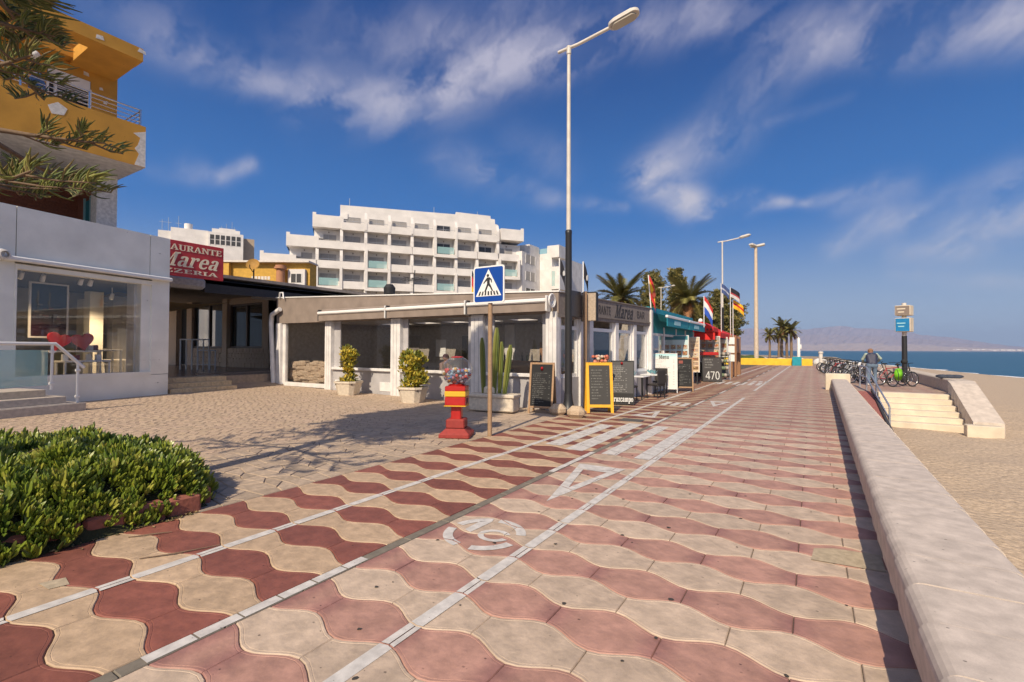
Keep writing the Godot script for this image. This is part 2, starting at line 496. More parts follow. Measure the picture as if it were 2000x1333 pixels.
func _ready() -> void:
	rng.seed = 4711
	var cam := Camera3D.new()
	cam.name = "camera"
	cam.position = Vector3(0, 1.6, 0)
	cam.rotation = Vector3(deg_to_rad(1.006), deg_to_rad(32.0), deg_to_rad(0.2))
	cam.fov = rad_to_deg(2.0 * atan(666.5 / 940.0))
	cam.near = 0.05
	cam.far = 30000.0
	add_child(cam)
	cam.current = true
	var env := Environment.new()
	env.background_mode = Environment.BG_SKY
	var pan := PanoramaSkyMaterial.new()
	pan.panorama = ImageTexture.create_from_image(make_sky())
	env.sky = Sky.new()
	env.sky.sky_material = pan
	env.background_energy_multiplier = 1.0
	env.tonemap_mode = Environment.TONE_MAPPER_LINEAR
	env.tonemap_exposure = 1.2
	env.sdfgi_enabled = true
	env.ssao_enabled = true
	env.ssil_enabled = true
	env.fog_enabled = true
	env.fog_density = 0.00011
	env.fog_light_color = Color(0.62, 0.70, 0.82)
	var we := WorldEnvironment.new()
	we.name = "world_environment"
	we.environment = env
	add_child(we)
	var sun := DirectionalLight3D.new()
	sun.name = "sun"
	var el := deg_to_rad(40.0)
	var az := deg_to_rad(-9.0)   # light travels this way, from -Z towards +X
	var dir := Vector3(sin(az) * cos(el), -sin(el), -cos(az) * cos(el))
	sun.transform = Transform3D(Basis.looking_at(dir, Vector3.UP), Vector3(0, 50, 0))
	sun.light_energy = 1.36
	sun.light_color = Color(1.0, 0.93, 0.82)
	sun.light_angular_distance = 0.5
	sun.shadow_enabled = true
	add_child(sun)
	make_materials()
	build_ground()
	build_left()
	build_restaurants()
	build_hotel()
	build_furniture()
	build_plants()
	build_people()
# ---- the ground, promenade, beach and sea
func half(t: Array, x: float) -> float:
	return t[4] * 0.5 + t[5] * cos(TAU * (x - t[2]) / t[3])
func tile_ring(t: Array, dx: float, dz: float, k: int) -> PackedVector2Array:   # outline in x, z; counter-clockwise from above is handled later
	var p := PackedVector2Array()
	var a: float = t[0] + dx
	var b: float = t[1] - dx
	for i in k + 1:
		var x := lerpf(a, b, float(i) / k)
		p.append(Vector2(x, half(t, x) - dz))
	for i in k + 1:
		var x := lerpf(b, a, float(i) / k)
		p.append(Vector2(x, -half(t, x) + dz))
	return p
func tile_mesh(t: Array, fine: bool) -> ArrayMesh:
	var g := Geo.new()
	var k := 10 if fine else 6
	var rings := [[0.001, 0.001, -0.02], [0.002, 0.002, -0.005], [0.005, 0.008, 0.0], [0.006, 0.022, 0.0], [0.0065, 0.0245, -0.0018], [0.007, 0.028, -0.0004]] if fine else [[0.001, 0.002, -0.012], [0.005, 0.012, 0.0]]
	var last := PackedVector2Array()
	for r in rings.size():
		var p := tile_ring(t, rings[r][0], rings[r][1], k)
		if r > 0:
			for i in p.size():
				var j := (i + 1) % p.size()
				var y0: float = rings[r - 1][2]
				var y1: float = rings[r][2]
				g.quad(Vector3(last[i].x, y0, last[i].y), Vector3(last[j].x, y0, last[j].y), Vector3(p[j].x, y1, p[j].y), Vector3(p[i].x, y1, p[i].y))
		last = p
	var y: float = rings[-1][2]
	for i in k:
		var m := last.size() - 1
		g.quad(Vector3(last[i].x, y, last[i].y), Vector3(last[i + 1].x, y, last[i + 1].y), Vector3(last[m - i - 1].x, y, last[m - i - 1].y), Vector3(last[m - i].x, y, last[m - i].y))
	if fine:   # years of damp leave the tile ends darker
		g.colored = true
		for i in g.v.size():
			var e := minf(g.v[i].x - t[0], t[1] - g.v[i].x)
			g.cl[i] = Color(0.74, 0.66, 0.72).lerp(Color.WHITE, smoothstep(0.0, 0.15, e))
	return g.mesh()
func flat(g: Geo, poly: PackedVector2Array, y: float) -> void:   # x, z outline facing up
	var t := Geometry2D.triangulate_polygon(poly)
	for i in range(0, t.size(), 3):
		var a := poly[t[i]]
		var b := poly[t[i + 1]]
		var d := poly[t[i + 2]]
		if (b - a).cross(d - a) > 0:
			var s := b
			b = d
			d = s
		g.tri(Vector3(a.x, y, a.y), Vector3(b.x, y, b.y), Vector3(d.x, y, d.y), Vector3.UP, Vector3.UP, Vector3.UP)
func rect(x0: float, z0: float, x1: float, z1: float) -> PackedVector2Array:
	return PackedVector2Array([Vector2(x0, z0), Vector2(x1, z0), Vector2(x1, z1), Vector2(x0, z1)])
func ring_poly(o: Vector2, r: Vector2, a0: float, a1: float, w: float) -> PackedVector2Array:
	var p := PackedVector2Array()
	for i in 15:
		var a := lerpf(a0, a1, i / 14.0)
		p.append(o + Vector2(cos(a) * r.x, sin(a) * r.y))
	for i in 15:
		var a := lerpf(a1, a0, i / 14.0)
		p.append(o + Vector2(cos(a) * (r.x - w), sin(a) * (r.y - w * r.y / r.x)))
	return p
func patio_y(x: float) -> float:
	return 0.013 * maxf(0.0, -5.1 - x)
func wall_x(z: float) -> float:
	return 0.37 + 0.0125 * -z

func build_ground() -> void:
	var g := Geo.new()
	flat(g, PackedVector2Array([Vector2(-3000, 400), Vector2(0.6, 400), Vector2(1.0, -24.0), Vector2(5.0, -24.0), Vector2(5.0, -150), Vector2(-14, -190), Vector2(-60, -260), Vector2(-900, -600), Vector2(-3000, -900)]), -0.06)
	struct(obj("ground", g, M.land))
	g = Geo.new()
	g.quad(Vector3(-4000, -1.7, 3000), Vector3(14000, -1.7, 3000), Vector3(14000, -1.7, -14000), Vector3(-4000, -1.7, -14000))
	var sea := mat("sea", Color(0.012, 0.085, 0.14), 0.16, "", 0.11, "n_wave", 0.9)
	sea.metallic_specular = 0.22
	sea.roughness = 0.3
	struct(obj("sea", g, sea))
	# beach: a gently rolling sheet down into the water
	g = Geo.new()
	var f := FastNoiseLite.new()
	f.seed = 3
	f.frequency = 0.25
	f.fractal_octaves = 3
	var bx := []
	var xx0 := 0.55
	while xx0 < 46.0:
		bx.append(xx0)
		xx0 += 0.22 if xx0 < 9.0 else (0.7 if xx0 < 26.0 else 3.0)
	var bz := []
	var z := 30.0
	while z > -200:
		bz.append(z)
		z -= 0.25 if z < 0 and z > -34 else 2.5
	var f2 := FastNoiseLite.new()
	f2.seed = 31
	f2.frequency = 1.1
	f2.fractal_octaves = 2
	var hgt := func(x: float, zz: float) -> float:
		var shore := 21.4 + (zz + 81.0) * 0.135
		var y := -1.0 - 0.62 * smoothstep(0.0, 1.0, x / shore) - 0.09 * maxf(0.0, x - shore)
		y += (f.get_noise_2d(x, zz) * 0.07 + f2.get_noise_2d(x, zz) * 0.035) * clampf(shore - x, 0.1, 1.0)
		if zz < -24.6 and x < 5.2: y = -1.4
		return y
	var grid := []
	for i in bx.size():
		var row := []
		for j in bz.size(): row.append(Vector3(bx[i], hgt.call(bx[i], bz[j]), bz[j]))
		grid.append(row)
	var nr := []
	for i in bx.size():
		var row := []
		for j in bz.size():
			var dx: Vector3 = grid[mini(i + 1, bx.size() - 1)][j] - grid[maxi(i - 1, 0)][j]
			var dz: Vector3 = grid[i][mini(j + 1, bz.size() - 1)] - grid[i][maxi(j - 1, 0)]
			row.append(dx.cross(dz).normalized())
		nr.append(row)
	for i in bx.size() - 1:
		for j in bz.size() - 1:
			g.squad(grid[i][j], grid[i + 1][j], grid[i + 1][j + 1], grid[i][j + 1], nr[i][j], nr[i + 1][j], nr[i + 1][j + 1], nr[i][j + 1])
	struct(obj("beach_sand", g, M.sand))
	g = Geo.new()
	var prev := []
	z = 10.0
	while z > -200:   # the last of a wave running up the sand
		var sh := 21.4 + (z + 81.0) * 0.135 + 0.5 * sin(z * 0.21) + 0.3 * sin(z * 0.9)
		var row := [Vector3(sh - 0.2, -1.655, z), Vector3(sh + 1.0 + 0.5 * sin(z * 0.5), -1.66, z)]
		if prev: g.quad(row[0], prev[0], prev[1], row[1])
		prev = row
		z -= 0.8
	struct(obj("surf_foam", g, mat("foam", Color(0.75, 0.76, 0.76), 0.8, "stain", 0.8)))
	build_promenade()
	build_patio()
	build_seawall()
	build_hills()

func build_promenade() -> void:
	var pr := setting("promenade")
	var g := Geo.new()
	flat(g, PackedVector2Array([Vector2(-5.1, 30), Vector2(0.7, 30), Vector2(0.9, -23.9), Vector2(4.95, -23.9), Vector2(4.95, -61), Vector2(-12, -61), Vector2(-5.1, -32)]), -0.012)
	obj("joint_bed", g, M.joint, pr)
	var tiles := []
	var L := 0.616
	for j in range(-8, 94):
		for half_row in 2:
			var zc := -0.035 - 0.65 * j - 0.325 * half_row
			if zc < -60.5: continue
			var red := half_row == 0
			var xs := -2.57 if red else -2.262
			var edge := 0.72 if zc > -23.6 else 4.9
			var x0 := -2.865
			var x1 := xs
			while x0 < edge - 0.05:
				var xe := minf(x1, edge)
				tiles.append([[x0, xe, x1 - L * 0.5, L, 0.325, 0.056], zc, "pink" if red else "cream"])
				x0 = x1
				x1 += L
	L = 0.71
	for j in range(-6, 98):
		for half_row in 2:
			var zc := -0.13 - 0.62 * j - 0.31 * half_row
			if zc < -60.5: continue
			var red := half_row == 0
			var x1 := -4.74 if red else -4.385
			var x0 := -5.085
			while x0 < -2.97:
				var xe := minf(x1, -2.965)
				if xe - x0 > 0.03: tiles.append([[x0, xe, x1 - L * 0.5, L, 0.31, 0.06], zc, "maroon" if red else "sandy"])
				x0 = x1
				x1 += L
	# painted markings, in x, z
	var marks := {"lane_line": [], "crossing_stripe": [], "yield_triangle": [], "cycle_symbol": []}
	marks.lane_line = [rect(-4.075, 2, -3.985, -58), rect(-2.005, 2, -1.915, -17.9), rect(-2.005, -21.2, -1.915, -58)]
	for s in [[-3.86, -3.57, -7.25, -9.8], [-3.4, -3.09, -7.05, -10.28], [-2.77, -2.53, -7.03, -10.2], [-2.25, -2.02, -7.0, -10.25]]:
		marks.crossing_stripe.append(rect(s[0], s[2], s[1], s[3]))
	for tr in [[Vector2(-2.78, -6.26), Vector2(-2.13, -6.29), Vector2(-2.39, -4.52), 0.1], [Vector2(-3.8, -11.55), Vector2(-3.16, -11.4), Vector2(-3.4, -12.85), 0.1], [Vector2(-2.75, -16.2), Vector2(-2.15, -16.2), Vector2(-2.4, -14.6), 0.1]]:
		var o: Vector2 = (tr[0] + tr[1] + tr[2]) / 3.0
		var inn := []
		for i in 3: inn.append(o + (tr[i] - o) * 0.5)
		for i in 3:
			var i2 := (i + 1) % 3
			marks.yield_triangle.append(PackedVector2Array([tr[i], tr[i2], inn[i2], inn[i]]))
	var o2 := Vector2(-2.43, -3.45)
	for q in [[0.25, 1.35], [1.75, 3.0], [3.3, 4.35], [4.55, 5.9]]:
		marks.cycle_symbol.append(ring_poly(o2, Vector2(0.36, 0.36), q[0], q[1], 0.085))
	marks.cycle_symbol.append(ring_poly(o2 + Vector2(0.1, 0.0), Vector2(0.15, 0.13), 0.2, 5.6, 0.055))
	marks.cycle_symbol.append(PackedVector2Array([o2 + Vector2(-0.2, 0.02), o2 + Vector2(-0.12, 0.05), o2 + Vector2(-0.1, -0.25), o2 + Vector2(-0.2, -0.22)]))
	for sx in [[-3.8, -14.2], [-2.6, -27.0]]:
		for k in 3: marks.crossing_stripe.append(rect(sx[0] + k * 0.27, sx[1], sx[0] + k * 0.27 + 0.17, sx[1] - 0.9))
	for k in 6:
		marks.crossing_stripe.append(rect(-3.9 + k * 0.33, -24.5, -3.72 + k * 0.33, -26.6))
	var dashes := []
	for k in 13: dashes.append([-1.11 - 4.52 * k, -2.55 - 4.52 * k])
	var paint := {}
	for key in marks: paint[key] = Geo.new()
	for key in marks:
		for poly in marks[key]:
			var box := Rect2(poly[0], Vector2.ZERO)
			for p in poly: box = box.expand(p)
			for t in tiles:
				var r := Rect2(t[0][0], t[1] - 0.23, t[0][1] - t[0][0], 0.46)
				if not box.intersects(r): continue
				var out := tile_ring(t[0], 0.004, 0.006, 8)
				for i in out.size(): out[i] += Vector2(0, t[1])
				for piece in Geometry2D.intersect_polygons(poly, out):
					if piece.size() > 2: flat(paint[key], piece, 0.0025)
	# the tiles that show largest are parts of their own, the rest one sheet of pieces
	for t in tiles:
		var d := Vector2((t[0][0] + t[0][1]) * 0.5, t[1])
		var fw := d.dot(Vector2(-0.53, -0.848))
		var lt := d.dot(Vector2(0.848, -0.53))
		t.append(d.length() if fw > 1.9 and absf(lt) < fw * 1.1 + 0.25 else 1000.0 + d.length())
	tiles.sort_custom(func(a, b): return a[3] < b[3])
	var fine := {}
	var far := {}
	var hues := {"cream": Color(0.51, 0.395, 0.295), "pink": Color(0.43, 0.24, 0.185), "maroon": Color(0.235, 0.082, 0.058), "sandy": Color(0.50, 0.36, 0.235)}
	var far_mat := mat("tile_far", Color.WHITE, 0.62, "stain", 0.55)
	far_mat.vertex_color_use_as_albedo = true
	for i in tiles.size():
		var t: Array = tiles[i]
		var cx: float = (t[0][0] + t[0][1]) * 0.5
		var sh := [t[0][0] - cx, t[0][1] - cx, t[0][2] - cx, t[0][3], t[0][4], t[0][5]]
		var key := "%.3f %.3f %.3f" % [sh[1], sh[2], sh[4]]
		var xf := Transform3D(Basis.from_euler(Vector3(rf(-0.004, 0.004), 0, rf(-0.004, 0.004))), Vector3(cx, rf(-0.003, 0.001), t[1]))
		if i < 300:
			if not fine.has(key): fine[key] = tile_mesh(sh, true)
			mi("tile", fine[key], M[t[2] + str(rng.randi() % 4)], pr, xf)
		else:
			if not far.has(key): far[key] = [tile_mesh(sh, false), [], []]
			far[key][1].append(xf)
			far[key][2].append(hues[t[2]] * rf(0.9, 1.06))
	var fh := setting("promenade_far_tiles")
	for key in far:
		multi("tile_field", far[key][0], far_mat, far[key][1], far[key][2], fh)
	# the drain strip down the middle, in short concrete lengths
	var zz := 2.0
	var gs := Geo.new()
	gs.bev(Vector3(0, -0.02, 0), Vector3(0.088, 0.04, 0.495), 0.005)
	var gm := gs.mesh()
	var gxf := []
	while zz > -60:
		var xf := at(Vector3(-2.915, 0.0, zz - 0.25))
		if zz < -0.4 and zz > -16: mi("drain_strip", gm, M.gutter, pr, xf)
		else: gxf.append(xf)
		zz -= 0.5
	multi("drain_strip_far", gm, M.gutter, gxf, [], fh)
	g = Geo.new()
	for d in dashes:
		var a: float = d[0]
		while a > d[1]:
			flat(g, rect(-2.955, a - 0.006, -2.875, maxf(d[1], a - 0.245)), 0.0025)
			a -= 0.25
	obj("centre_dash", g, M.road_paint, pr)
	g = Geo.new()
	g.bev(Vector3(-3.5, 0.0, -10.75), Vector3(0.5, 0.012, 0.4), 0.003)
	obj("drain_cover", g, mat("cast_iron", Color(0.10, 0.095, 0.085), 0.6, "stain", 1.5), pr)
	for key in paint: obj(key, paint[key], M.road_paint, pr)
	# dark spots of chewing gum and two dropped twigs, cement patch by the wall
	g = Geo.new()
	for i in 70:
		var zc := -rf(1.2, 9.0)
		var o := Vector2(rf(-2.7, 0.3), zc)
		var p := PackedVector2Array()
		var r0 := rf(0.006, 0.02)
		for k in 7: p.append(o + Vector2.from_angle(k * TAU / 7) * r0 * rf(0.6, 1.2))
		flat(g, p, 0.0022)
	obj("gum_spots", g, mat("gum", Color(0.05, 0.045, 0.04), 0.9), pr)
	g = Geo.new()
	flat(g, PackedVector2Array([Vector2(-0.02, -4.36), Vector2(0.44, -4.4), Vector2(0.44, -4.74), Vector2(0.14, -4.70), Vector2(0.0, -4.62)]), 0.003)
	flat(g, PackedVector2Array([Vector2(-4.46, -1.09), Vector2(-4.3, -1.1), Vector2(-4.27, -1.2), Vector2(-4.42, -1.22)]), 0.003)
	obj("cement_patch", g, mat("cement_patch", Color(0.44, 0.36, 0.25), 0.9, "stain", 1.4), pr)
	for tw in [[Vector3(-4.33, 0.008, -1.62), Vector3(-4.2, 0.012, -1.8), Vector3(-4.08, 0.01, -2.08)], [Vector3(-4.9, 0.008, -1.75), Vector3(-4.78, 0.014, -1.9), Vector3(-4.72, 0.01, -2.0)]]:
		g = Geo.new()
		g.tube(tw, [0.004, 0.006, 0.003], 5)
		tag(obj("twig", g, M.bark), "thin dry twig lying across a dark red promenade tile" if tw[0].x > -4.5 else "short dry twig on a sandy tile by the edge of the ice plant bed", "twig", "twigs dropped on the tiles")

func build_patio() -> void:
	var pt := setting("forecourt_paving")
	var g := Geo.new()
	var xs := [-5.09, -8, -12, -16, -20, -24, -34]
	for i in xs.size() - 1:
		var a: float = xs[i]
		var b: float = xs[i + 1]
		g.quad(Vector3(b, patio_y(b) - 0.012, 14), Vector3(a, patio_y(a) - 0.012, 14), Vector3(a, patio_y(a) - 0.012, -32), Vector3(b, patio_y(b) - 0.012, -32))
	obj("mortar_bed", g, M.mortar, pt)
	# a band of irregular stamped stones next to the promenade: a jittered lattice
	var nx := 10
	var nz := 40
	var sx := 0.25
	var sz := 0.215
	var pts := []
	for j in nz + 1:
		var row := []
		for i in nx + 1:
			var p := Vector2(-5.1 - i * sx - (0.12 if j % 2 else 0.0), -2.4 - j * sz)
			if i > 0: p += Vector2(rf(-0.085, 0.085), rf(-0.07, 0.07))
			else: p.x = -5.1
			row.append(p)
		pts.append(row)
	var cells := []
	for j in nz:
		for i in nx:
			if i == nx - 1 and rng.randf() < 0.4: continue
			var poly := PackedVector2Array([pts[j][i], pts[j][i + 1], pts[j + 1][i + 1], pts[j + 1][i]])
			var c: Vector2 = (poly[0] + poly[1] + poly[2] + poly[3]) * 0.25
			cells.append([c.length(), c, poly])
	cells.sort_custom(func(a, b): return a[0] < b[0])
	var rest := Geo.new()
	for i in cells.size():
		var c: Vector2 = cells[i][1]
		var gg := Geo.new() if i < 290 else rest
		var o := Vector3(c.x, patio_y(c.x), c.y)
		gg.x = Transform3D() if i < 290 else at(o)
		var a := []
		var b := []
		for p in cells[i][2]:
			var q: Vector2 = p - c
			var w := q.normalized()
			a.append(Vector3(q.x - w.x * 0.006, -0.012, q.y - w.y * 0.006))
			b.append(Vector3(q.x - w.x * 0.016, 0.0, q.y - w.y * 0.016))
		if (cells[i][2][1] - cells[i][2][0]).cross(cells[i][2][2] - cells[i][2][0]) > 0:
			a.reverse()
			b.reverse()
		gg.quad(b[0], b[1], b[2], b[3])
		for k in 4: gg.quad(a[k], a[(k + 1) % 4], b[(k + 1) % 4], b[k])
		if i < 290:
			mi("paving_stone", gg.mesh(), mat("stone%d" % (rng.randi() % 4), Color(0.42, 0.325, 0.24) * rf(0.85, 1.1), 0.85, "stain", 0.9, "n_mid", 0.4), pt, at(o))
	stuff(obj("paving_stones_beyond", rest, M.paver, pt))
	# small pavers in running bond over the rest
	var br := Geo.new()
	var h := Vector3(0.0985, 0, 0.0485)
	var tp := [Vector3(-0.0945, 0, 0.0445), Vector3(0.0945, 0, 0.0445), Vector3(0.0945, 0, -0.0445), Vector3(-0.0945, 0, -0.0445)]
	var lo := [Vector3(-h.x, -0.012, h.z), Vector3(h.x, -0.012, h.z), Vector3(h.x, -0.012, -h.z), Vector3(-h.x, -0.012, -h.z)]
	br.quad(tp[0], tp[1], tp[2], tp[3])
	for k in 4: br.quad(lo[k], lo[(k + 1) % 4], tp[(k + 1) % 4], tp[k])
	br.colored = true
	var xf := []
	var cols := []
	var ang := -0.5
	var dx := Vector2(cos(ang), sin(ang))
	var dz := Vector2(-sin(ang), cos(ang))
	for j in range(-190, 120):
		var shift := rf(0.0, 0.2)
		for i in range(-120, 120):
			var p := Vector2(-12, -5) + dx * (i * 0.2 + shift) + dz * (j * 0.1)
			var lim := -5.2 if p.y > -2.5 else (-7.35 if p.y > -10.9 else -5.2)
			if p.x > lim or p.x < -19.5 or p.y > 3.0 or p.y < -11.25 or (p.y > -2.6 and p.x > -7.5): continue
			if p.y < -7.2 and p.x < -18.5: continue
			xf.append(Transform3D(Basis(Vector3.UP, -ang) * Basis.from_euler(Vector3(rf(-0.012, 0.012), 0, rf(-0.012, 0.012))), Vector3(p.x, patio_y(p.x) + rf(-0.002, 0.001), p.y)))
			var t := rf(0.86, 1.08)
			cols.append(Color(t, t * rf(0.97, 1.0), t * rf(0.94, 1.0)))
	multi("small_pavers", br.mesh(), M.paver, xf, cols, pt)

func build_seawall() -> void:
	var w := thing("sea_wall", "long low rounded white sea wall between promenade and sand", "wall")
	var g := Geo.new()
	g.box(Vector3(0.04, 0, 0), Vector3(0.40, 1.0, 26.9))
	var tilt := atan(0.0125)
	var mid := Vector3(0.37 + 0.0125 * 10.05 + 0.25, 0, -10.05)
	obj("wall_body", g, M.wall_side, w, at(mid + Vector3(0.0, -0.62, 0.0), tilt))
	# coping slabs with rounded shoulders
	var prof := PackedVector2Array()
	var hw := 0.275
	prof.append(Vector2(-hw + 0.02, -0.32))
	for i in 6:
		var a := PI - i * PI / 2 / 5
		prof.append(Vector2(-hw + 0.07 + cos(a) * 0.07, -0.07 + sin(a) * 0.07))
	for i in 6:
		var a := PI / 2 - i * PI / 2 / 5
		prof.append(Vector2(hw - 0.07 + cos(a) * 0.07, -0.07 + sin(a) * 0.07))
	prof.append(Vector2(hw, -0.32))
	var cg := []
	for v in 3:
		var sg := Geo.new()
		sg.prism(prof, -0.1965, 0.1965)
		cg.append(sg.mesh())
	var caps := []
	for i in 3: caps.append(mat("cap%d" % i, Color(0.56, 0.48, 0.41) * [1.0, 0.97, 1.02][i], 0.75, "stain", 0.6, "n_fine", 0.05))
	for k in range(-7, 58):
		var z := -0.5 - 0.4 * k
		if z < -23.3: break
		var o := mi("coping_slab", cg[k % 3 if k > 0 else 0], caps[rng.randi() % 3], w, Transform3D(Basis.from_euler(Vector3(rf(-0.003, 0.003), tilt, rf(-0.003, 0.003))), Vector3(wall_x(z) + 0.25, 0.455 + rf(-0.002, 0.002), z)))
		o.scale.x = rf(0.995, 1.004)
	# the pier that ends it
	var p := thing("wall_pier", "short cream painted pier that ends the low sea wall", "pier", Vector3(0.86, 0, -23.75))
	g = Geo.new()
	g.bev(Vector3(0, -0.2, 0), Vector3(0.84, 1.72, 0.5), 0.02)
	obj("pier_block", g, M.cream_paint, p)
	# terrace edge, ramp and stairs down to the sand
	var st := thing("beach_stairs", "six cream concrete steps leading down to the sand", "stairs", Vector3(3.2, 0, -23.8))
	for k in 6:
		g = Geo.new()
		var top := -0.167 * k
		g.bev(Vector3(0, top - 0.6, 0.235 + k * 0.47 - 0.02), Vector3(2.1 if k else 2.1, 1.2, 0.51), 0.012)
		obj("step", g, M.cream_paint, st)
	var rp := thing("access_ramp", "narrow red ramp running down beside the sea wall to the sand", "ramp", Vector3.ZERO)
	g = Geo.new()
	g.quad(Vector3(1.0, -1.0, -13.5), Vector3(1.75, -1.0, -13.5), Vector3(1.95, 0.0, -23.6), Vector3(1.1, 0.0, -23.6))
	g.quad(Vector3(1.75, -1.6, -13.5), Vector3(1.95, -1.6, -23.6), Vector3(1.95, 0.0, -23.6), Vector3(1.75, -1.0, -13.5))
	obj("ramp_surface", g, mat("ramp_red", Color(0.33, 0.12, 0.10), 0.8, "stain", 0.8), rp)
	g = Geo.new()
	g.tube([Vector3(1.78, -1.0, -13.5), Vector3(1.99, 0.06, -23.8)], 0.05, 6)
	obj("ramp_kerb", g, M.dark_inside, rp)
	# the wide wall on the sea side, level along the terrace and sloping beside the stairs
	var sw := thing("stair_wall", "wide weathered wall that slopes down beside the beach stairs", "wall")
	g = Geo.new()
	g.bev(Vector3(4.75, -0.45, -31.9), Vector3(0.6, 1.9, 16.2), 0.04)
	obj("level_wall", g, M.wall_side, sw)
	g = Geo.new()
	g.x = Transform3D(Basis(Vector3(0, 0, 1), Vector3(0, 1, 0), Vector3(-1, 0, 0)), Vector3(4.62, 0, -22.2))
	g.prism(PackedVector2Array([Vector2(-1.6, -1.5), Vector2(1.7, -1.5), Vector2(1.7, -0.62), Vector2(-1.2, 0.42), Vector2(-1.6, 0.5)]), -0.36, 0.36)
	obj("sloping_wall", g, M.wall_cap, sw)
	g = Geo.new()
	g.bev(Vector3(4.45, -1.05, -20.28), Vector3(0.84, 0.72, 0.4), 0.015)
	obj("end_block", g, M.cream_paint, sw)
	var lw := thing("terrace_parapet", "low wall along the far terrace behind the parked bicycles", "wall")
	g = Geo.new()
	g.bev(Vector3(0.75, 0.2, -54), Vector3(0.4, 0.9, 9), 0.04)
	obj("parapet_body", g, M.wall_side, lw)
	# galvanised handrail between ramp and stairs
	var hr := thing("handrail", "grey galvanised handrail beside the beach stairs", "handrail")
	for y in [0.0, -0.42]:
		g = Geo.new()
		g.tube([Vector3(1.78, 0.93 + y, -26.4), Vector3(1.86, 0.93 + y, -24.3), Vector3(2.06, -0.12 + y, -19.6), Vector3(2.07, -0.2 + y, -19.4)], 0.03, 8)
		obj("rail", g, M.galvanised, hr)
	for q in [[Vector3(1.78, -0.05, -26.4), 0.93], [Vector3(1.86, -0.05, -24.3), 0.93], [Vector3(1.96, -0.8, -21.9), 0.38], [Vector3(2.07, -1.1, -19.4), -0.2]]:
		g = Geo.new()
		g.tube([q[0], Vector3(q[0].x, q[1], q[0].z)], 0.028, 8)
		obj("post", g, M.galvanised, hr)
	g = Geo.new()
	for k in 3: g.ball(Vector3(-0.25 + k * 0.22, 0.07, 0.03 * k), Vector3(0.24, 0.08, 0.2), 10, 6)
	tag(obj("rolled_towel", g, mat("towel", Color(0.05, 0.06, 0.09), 0.9, "stain", 2.0), null, at(Vector3(4.72, 0.5, -26.0), 0.3)), "dark rolled towel lying on the wide sea side wall", "towel")

func build_hills() -> void:
	var h := setting("mountains")
	var f := FastNoiseLite.new()
	f.seed = 21
	f.frequency = 0.09
	f.fractal_octaves = 5
	for layer in 3:
		var g := Geo.new()
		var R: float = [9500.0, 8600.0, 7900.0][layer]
		var prev := []
		for i in 161:
			var az := deg_to_rad(-26.0 + i * 0.3)
			var d := Vector3(sin(az), 0, -cos(az))
			var a := rad_to_deg(az)
			var env: float = smoothstep(18.5, 3.0, a) * [1.0, 0.62, 0.26][layer]
			var top := (355.0 + f.get_noise_2d(i * 0.8, layer * 50) * 60.0 + f.get_noise_2d(i * 3.0, layer * 50 + 20) * 22.0) * env + 14.0
			var row := []
			for k in 9:
				var t := k / 8.0
				var rr := R - 1500.0 * (1.0 - t)
				row.append(d * rr + Vector3(0, -4 + top * pow(t, 1.15) + (f.get_noise_2d(i * 6.0, k * 9.0 + layer * 90) * top * 0.20 if k > 0 and k < 8 else 0.0), 0))
			row.append(d * (R + 900.0) + Vector3(0, -5, 0))
			if prev:
				for k in 9: g.quad(prev[k], row[k], row[k + 1], prev[k + 1])
			prev = row
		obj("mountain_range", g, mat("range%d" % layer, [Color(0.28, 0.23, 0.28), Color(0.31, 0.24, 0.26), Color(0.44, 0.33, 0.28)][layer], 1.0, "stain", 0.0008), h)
	var g := Geo.new()
	for i in 420:
		var az := deg_to_rad(rf(-6.0, 16.5))
		var R := rf(6900, 7300)
		var s := rf(8, 26)
		g.box(Vector3(sin(az) * R, 2 + rf(0, 9), -cos(az) * R), Vector3(s * 1.5, rf(10, 26), s))
	stuff(obj("distant_town", g, M.white_plaster, h))
# ---- lettering and printed boards
func lettering(called: String, text: String, h: float, m: Material, parent: Node, xf: Transform3D, font := "Droid Sans", bold := true, wide := 0.0, slant := 0.0) -> MeshInstance3D:
	var f := SystemFont.new()
	f.font_names = PackedStringArray([font])
	f.font_weight = 700 if bold else 400
	var t := TextMesh.new()
	t.font = f
	t.text = text
	t.font_size = 64
	t.pixel_size = h / 46.0
	t.depth = 0.01
	t.curve_step = 1.0
	var o := mi(called, t, m, parent)
	var sx := 1.0
	if wide > 0.0: sx = wide / maxf(t.get_aabb().size.x, 0.01)
	o.transform = xf * Transform3D(Basis(Vector3(sx, 0, 0), Vector3(slant, 1, 0), Vector3(0, 0, 1)), Vector3.ZERO)
	return o
func scribble(w: int, h: int, bg: Color, ink: Color, rows: int, sd: int, left := 0.12, right := 0.9, top := 0.1, bottom := 0.95) -> Image:
	var r := RandomNumberGenerator.new()
	r.seed = sd
	var im := Image.create(w, h, false, Image.FORMAT_RGB8)
	im.fill(bg)
	for i in rows:
		var y := int(lerpf(top, bottom, (i + 0.3) / rows) * h)
		if r.randf() < 0.13: continue
		var x := int(left * w)
		var stop := int(lerpf(left, right, r.randf_range(0.35, 0.85)) * w)
		while x < stop:
			var l := r.randi_range(2, 9)
			for q in l:
				var hh := r.randi_range(1, maxi(2, h / rows / 3))
				if r.randf() < 0.8: im.fill_rect(Rect2i(x + q, y - hh / 2 + r.randi_range(-1, 1), 1, hh), ink.lerp(bg, r.randf_range(0.0, 0.45)))
			x += l + r.randi_range(1, 4)
		if r.randf() < 0.6: im.fill_rect(Rect2i(int(right * w) - 12, y, 10, 2), ink.lerp(bg, 0.2))
	return im
